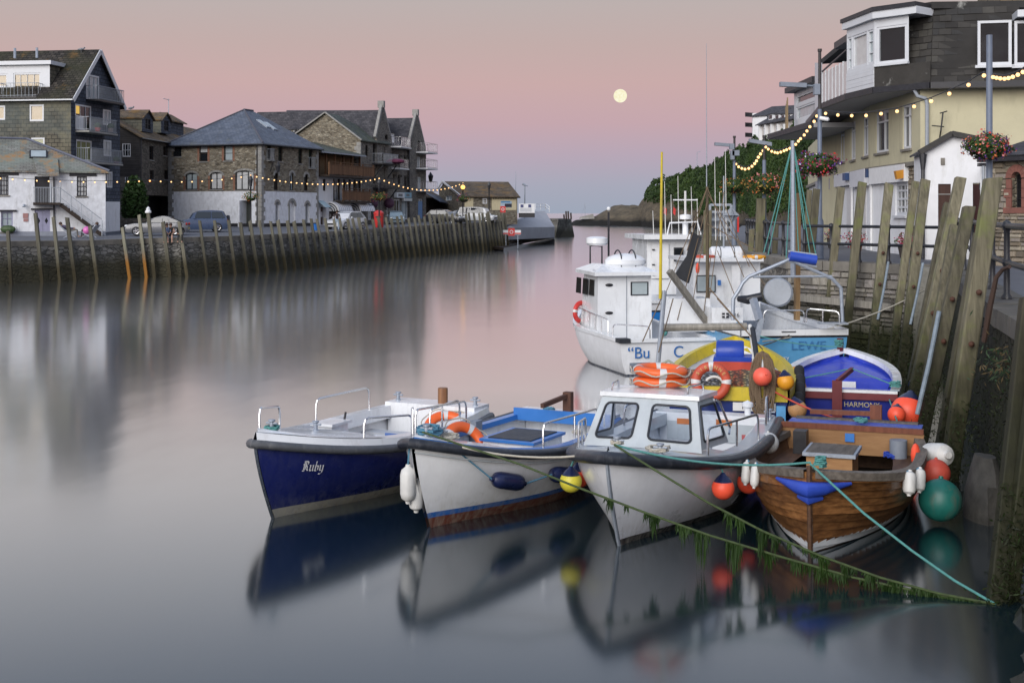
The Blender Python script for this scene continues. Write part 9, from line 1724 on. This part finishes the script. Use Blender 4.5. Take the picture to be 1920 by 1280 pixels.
# ---- pale blue potting boat numbered 16
def potter():
    t, L = boat('pale blue fishing boat with a white cabin, deck gantry and number sixteen', (7.0, 31.7), (6.05, 40.0)); h = Hull(L, 2.95, 1.28, 1.28, 2.0, .4, .7, .92, .42, 2.4, 1.6, .35, 1.0, .05); cy = m_bands('sky_blue_hull', [(.05, (.02, .02, .02)), (1.12, (.10, .32, .56)), (1.2, (.03, .025, .03)), (3, (.74, .75, .76))], .35, ((.08, .2, .33), .5, .9), .2)
    p = hullkit(t, h, cy, .7, MT['gel'], .1); text_on('LEWE', .3, m_plain('dark_blue_name', (.05, .18, .40), .5), t, plane_M((p.x-.012, -.35, .92), (0, -1, 0), (0, 0, 1)), sx=1.2); text_on('FOWEY', .12, MT['white'], t, plane_M((p.x-.012, .35, .60), (0, -1, 0), (0, 0, 1)))
    b = MB(); b.tube([(p.x-.03, .35, p.z+.02), (p.x-.08, .35, p.z), (p.x-.08, .0, p.z), (p.x-.03, 0, p.z+.02)], .012, 6); b.build('grab_handle', MT['black_iron'], t)
    cbn = box_w(t, 1300, 490, 1430, 602, 36, 2.0, 'cabin', 'gel'); box_w(t, 1294, 484, 1437, 491, 35.6, 2.6, 'cabin_roof', 'gel'); w = box_w(t, 1306, 516, 1343, 548, 35.96, .03, 'window', 'rubber', cbn); box_w(t, 1308, 518, 1341, 546, 35.93, .02, 'pane', 'glass_pale', w); box_w(t, 1372, 497, 1389, 598, 35.95, .03, 'door', 'white', cbn); box_w(t, 1346, 525, 1352, 535, 35.95, .04, 'locker_sign', 'blue_paint', cbn)
    cs = box_w(t, 1335, 577, 1395, 622, 33.6, .9, 'deck_locker', 'gel'); box_w(t, 1256, 560, 1334, 622, 34.2, 1.0, 'fore_casing', 'gel'); M = plane_M(lp(t, 1375, 591, 33.58), (0, -1, 0), (0, 0, 1)); text_on('N\u00b016', .15, MT['black'], cs, M); box_w(t, 1354, 586.5, 1367, 596, 33.585, .01, 'flag_field', 'black', cs); box_w(t, 1359.5, 586.5, 1361.5, 596, 33.575, .008, 'flag_cross', 'white', cs); box_w(t, 1354, 590.5, 1367, 592, 33.572, .006, 'flag_cross', 'white', cs); box_w(t, 1381, 604, 1389, 611, 33.58, .01, 'blue_label', 'blue_label', cs)
    b = MB(); c = lp(t, 1361, 475, 36.5); b.lathe(c-Vector((0, .46, 0)), [(0, 0), (.16, .0), (.2, .05), (.2, .87), (.16, .92), (0, .92)], 16, (0, 1, 0)); r = b.build('liferaft', MT['gel'], t, True)
    for k in (-.2, .2): b = MB(); b.torus(c+Vector((0, k, 0)), .205, .012, (0, 1, 0), 16, 5); b.build('strap', MT['black'], r)
    for x, m, l in ((1319, 'orange_red', 'orange-red lifebuoy lying flat on the number sixteen cabin'), (1414, 'amber_buoy', 'amber lifebuoy lying flat on the number sixteen cabin')): lifebuoy(at(x, 484, 36.1)+Z3*.03, (0, 0, 1), l, .26, .075, m, False)
    D = 32.2; A = lambda *q: [lp(t, x, y, D) for x, y in q]; b = MB(); b.tube(A((1385, 545), (1393, 530), (1404, 519), (1470, 491), (1480, 486), (1503, 497), (1560, 522), (1577, 540), (1580, 604)), .045, 8); gn = b.build('gantry', MT['galv'], t, True); b = MB(); b.tube(A((1412, 519), (1560, 518)), .03, 8); b.build('gantry_bar', MT['galv'], gn, True); b = MB(); b.tube(A((1385, 545), (1375, 560), (1374, 600)), .05, 8); b.build('gantry_leg', MT['galv'], gn, True)
    b = MB(); q = A((1480, 480), (1530, 488)); b.tube(q, .13, 12); b.build('blue_net_roll', MT['blue_crate'], t, True); b = MB(); b.tube(A((1478, 471), (1531, 478)), .03, 7); b.tube(A((1478, 490), (1531, 500)), .03, 7); b.build('roll_rails', MT['rail_grey'], t)
    b = MB(); b.lathe(lp(t, 1459, 548, 33), [(0, -.06), (.34, -.06), (.38, 0), (.34, .06), (0, .06)], 22, (-1, .5, .2)); b.build('net_hauler_disc', MT['rail_grey'], t, True); b = MB(); b.tube([lp(t, 1385, 560, 32.6), lp(t, 1402, 562, 32.4), lp(t, 1428, 556, 32.4)], [.08, .12, .11], 10); b.build('winch', MT['black_iron'], t, True); b = MB(); b.beam(lp(t, 1412, 560, 31.2), lp(t, 1424, 600, 31.0), .14, .14); b.beam(lp(t, 1428, 596, 31), lp(t, 1418, 640, 31), .12, .12); b.build('hauler_arm', MT['galv'], t)
    hoop(t, lp(t, 1432, 604, 31.9), lp(t, 1508, 604, 31.9), .3, .018); hoop(t, lp(t, 1512, 604, 31.8), lp(t, 1574, 610, 31.5), .34, .018, (.5,)); b = MB(); b.beam(lp(t, 1535, 606, 31.6), lp(t, 1588, 606, 31.6), .3, .04); b.build('stern_grid', MT['rail_grey'], t)
    pole(t, at(1327, 610, 34.6), at(1326, 350, 34.6), .055, 'mast_wood', 'mast', .04); pole(t, at(1325, 360, 34.6), at(1324.5, 82, 34.6), .016, 'rail_grey', 'whip_aerial', .006); b = MB(); b.beam(lp(t, 1255, 508, 33.5), lp(t, 1331, 612, 34.2), .16, .13); b.build('boom', MT['grey_wood'], t); pole(t, at(1487, 520, 33), at(1486, 264, 33), .07, 'galv', 'hoist_mast', .05); b = MB(); b.beam(lp(t, 1494, 600, 33.4), lp(t, 1496, 362, 33.4), .16, .12); b.build('pine_post', m_wood('new_pine', (.34, .2, .09), (.48, .32, .16)), t)
    for a, c in (((1486, 268), (1440, 478)), ((1486, 268), (1432, 474)), ((1486, 268), (1474, 484)), ((1487, 268), (1498, 484)), ((1487, 268), (1521, 490)), ((1487, 268), (1531, 484)), ((1487, 268), (1508, 430))): pole(t, at(*a, 33), at(*c, 33), .014, 'rope_teal', 'hoist_line')
    for a, c in (((1326, 352), (1288, 470)), ((1326, 352), (1395, 520)), ((1326, 380), (1270, 600)), ((1333, 480), (1318, 600)), ((1345, 470), (1380, 560)), ((1326, 400), (1300, 560)), ((1326, 420), (1420, 470)), ((1328, 365), (1440, 545)), ((1326, 352), (1250, 545)), ((1357, 380), (1405, 500)), ((1357, 360), (1330, 560))): pole(t, at(*a, 34.5), at(*c, 34.2), .011, 'rope_brown', 'stay')
    b = MB(); b.prism([lp(t, 1299, 435, 34.4), lp(t, 1316, 445, 34.4), lp(t, 1300, 500, 34.4), lp(t, 1292, 531, 34.4), lp(t, 1266, 517, 34.4), lp(t, 1290, 480, 34.4)], (.05, .03, 0)); b.build('furled_sail', m_plain('black_sailcloth', (.025, .027, .032), .85, .3, 6, bump=.6, bscale=8), t)
    pole(t, at(1357, 500, 36.4), at(1357, 330, 36.4), .03, 'rail_grey', 'aerial_mast', .02); b = MB(); c = lp(t, 1371, 404, 36.3)
    for k in range(3): b.add([c+Vector(q)*.24 for q in (((1, 0, 0), (0, 0, 1), (-1, 0, 0), (0, 0, -1)), ((0, 1, 0), (0, 0, 1), (0, -1, 0), (0, 0, -1)), ((1, 0, 0), (0, 1, 0), (-1, 0, 0), (0, -1, 0)))[k]], [(0, 1, 2, 3)])
    b.build('radar_reflector', MT['rail_grey'], t); b = MB(); b.ball(lp(t, 1308, 503, 35.5), (.06, .06, .16), 8); b.build('orange_float', MT['fluo'], t, True)
MT['blue_label'] = m_plain('sky_label', (.1, .4, .65), .5); MT['mast_wood'] = m_wood('brown_mast', (.10, .075, .05), (.2, .16, .1)); potter()
# ---- bright blue trawler further off
def trawler():
    t, L = boat('white wheelhouse trawler with a bright blue hull beyond the workboat', (4.95, 41.5), (3.9, 49.5)); h = Hull(L, 2.5, 1.35, 1.4, 2.3, .4, .7, .9, .42, 2.4, 1.6, .35, 1.0, .05); hullkit(t, h, m_bands('bright_blue_hull', [(.05, (.02, .02, .02)), (1.0, (.02, .20, .58)), (1.06, (.02, .02, .02)), (4, (.74, .75, .78))], .3, None, .3), .8, MT['gel'])
    w = box_w(t, 1213, 449, 1302, 552, 43, 2.2, 'wheelhouse', 'gel'); box_w(t, 1208, 440, 1312, 449, 42.6, 3.0, 'wheelhouse_roof', 'gel'); box_w(t, 1222, 457, 1255, 522, 42.95, .04, 'door', 'white', w); b_ = box_w(t, 1264, 464, 1282, 490, 42.95, .05, 'window', 'rubber', w); box_w(t, 1266, 466, 1280, 488, 42.9, .03, 'pane', 'glass', b_); hoop(t, lp(t, 1188, 500, 46), lp(t, 1212, 486, 47), .35, .02)
    for y in (467, 495, 514): box_w(t, 1223, y, 1228, y+2, 42.9, .04, 'door_hinge', 'black', w)
    pole(t, at(1285, 445, 43.5), at(1285, 358, 43.5), .04, 'white_vinyl', 'mast'); b = MB(); b.lathe(lp(t, 1285, 440, 43.5), [(.1, 0), (.1, .42), (0, .44)], 10); b.lathe(lp(t, 1285, 412, 43.5), [(0, 0), (.2, .02), (.2, .16), (0, .2)], 14); b.build('radar', MT['gel'], t, True); b = MB(); b.tube([lp(t, 1262, 375, 43.5), lp(t, 1308, 375, 43.5)], .025, 6); b.tube([lp(t, 1250, 444, 43.3), lp(t, 1256, 418, 43.3), lp(t, 1308, 416, 43.3), lp(t, 1314, 440, 43.3)], .03, 6); b.build('aerial_frame', MT['white'], t)
    for x, y in ((1247, 340), (1272, 330), (1341, 295), (1361, 280), (1225, 395), (1259, 365), (1297, 350), (1308, 372), (1350, 360)): pole(t, at(x+1, 450, 43.5), at(x-1, y, 43.5), .018, 'white_vinyl', 'whip_aerial', .01)
    for x in (1246, 1263): b = MB(); b.prism([lp(t, x, 388, 44), lp(t, x+4, 392, 44), lp(t, x+3, 404, 44), lp(t, x-1, 400, 44)], (.02, 0, 0)); b.build('flag', MT['red'], t)
trawler()
# ------------------------------------------------------------ mooring ropes and trailing weed
def rope(pts, r, mat, label, weed=None, seed=1):
    t = thing('mooring_rope', label, 'rope', pts[0]); b = MB(); b.tube(pts, r, 7); b.build('line', MT[mat], t, True)
    if weed:
        g = random.Random(seed); b = MB()
        for i in range(weed[0]):
            k = g.random(); k = weed[2]+(weed[3]-weed[2])*k; n = len(pts)-1; j = min(n-1, int(k*n)); p = Vector(pts[j]).lerp(Vector(pts[j+1]), k*n-j); clump = max(0, mnoise.noise(Vector((k*34, seed, 0)))*1.9+.45*k-.08); l = min(weed[1]*clump*g.random()**1.6*1.3, p.z+.02)
            if l < .03: continue
            w = .003+.007*g.random(); d = Vector((g.uniform(-.04, .04), g.uniform(-.04, .04), -l)); x = Vector((w, g.uniform(-.01, .01), 0)); b.poly(p-x, p+x, p+x*.8+d*.6, p+d, p-x*.8+d*.5)
        o = b.build('trailing_weed', [MT['sea_weed']], t); o['kind'] = 'stuff'
MT['rope_red'] = MT['fluo_dull']; MT['sea_weed'] = m_leaf('rope_weed', (.012, .03, .006), (.035, .075, .014), 3); MT['rope_weedy'] = m_plain('weedy_rope', (.05, .075, .025), .9, .4, 20, bump=.6, bscale=60)
E_ = at(1866, 1132, 13.75); tip = lambda t, h, u=.95, dz=.15: toworld(t, h.P(u, 1, 1)*1.0+Vector((0, -h.P(u, 1, 1).y, dz)))
def line3(px, D0, D1): n = len(px)-1; return [at(x, y, D0+(D1-D0)*i/n) for i, (x, y) in enumerate(px)]
rope([tip(bl, bh_)]+line3([(975, 870), (1080, 912), (1200, 957), (1330, 1003), (1460, 1042), (1600, 1082), (1740, 1112), (1866, 1132)], 15.9, 13.75), .014, 'rope_weedy', 'weedy mooring rope from the blue-trimmed boat to the near wall', (2200, .55, .3, .99), 5)
rope([tip(cb, ch_)]+line3([(1240, 888), (1330, 943), (1430, 995), (1540, 1042), (1650, 1082), (1760, 1112), (1866, 1132)], 15.2, 13.75), .014, 'rope_weedy', 'weedy mooring rope from the cabin boat to the near wall', (1500, .45, .3, .97), 8)
rope([tip(wb2, wh2, .985, .1)]+line3([(1620, 962), (1710, 1032), (1790, 1088), (1866, 1132)], 15.2, 13.75), .015, 'rope_teal', 'teal mooring rope from the wooden boat to the near wall', (60, .16, .35, .98), 3)
rope(catenary(tip(bl, bh_, .93, .1), tip(cb, ch_, .9, .1), .18, 10), .014, 'rope_white', 'pale slack rope between the two white bows'); rope(catenary(tip(cb, ch_), tip(wb2, wh2, .98, .12), .12, 10), .014, 'rope_teal', 'teal rope from the cabin boat bow to the wooden boat')
rope(catenary(at(1480, 628, 31), at(1345, 660, 27), .1, 8), .013, 'rope_brown', 'brown rope from the yellow rim to the pale blue stern') ; rope(catenary(at(1440, 727, 22.8), at(1580, 788, 20.8), .05, 8), .016, 'rope_red', 'coral rope from the net boat to the wooden boat stern'); rope(catenary(at(1430, 640, 31.2), at(1750, 535, 34.5), .25, 12), .018, 'rope_white', 'pale mooring rope from the potting boat to the quay'); rope([at(1665, 742, 24), at(1688, 806, 21.5), at(1700, 830, 20.4)], .014, 'rope_teal', 'teal rope from the blue boat quarter to the wooden boat'); rope(catenary(at(1425, 630, 30), at(1580, 650, 28.2), .06, 8), .013, 'rope_teal', 'teal rope from the net boat to the blue boat bow')
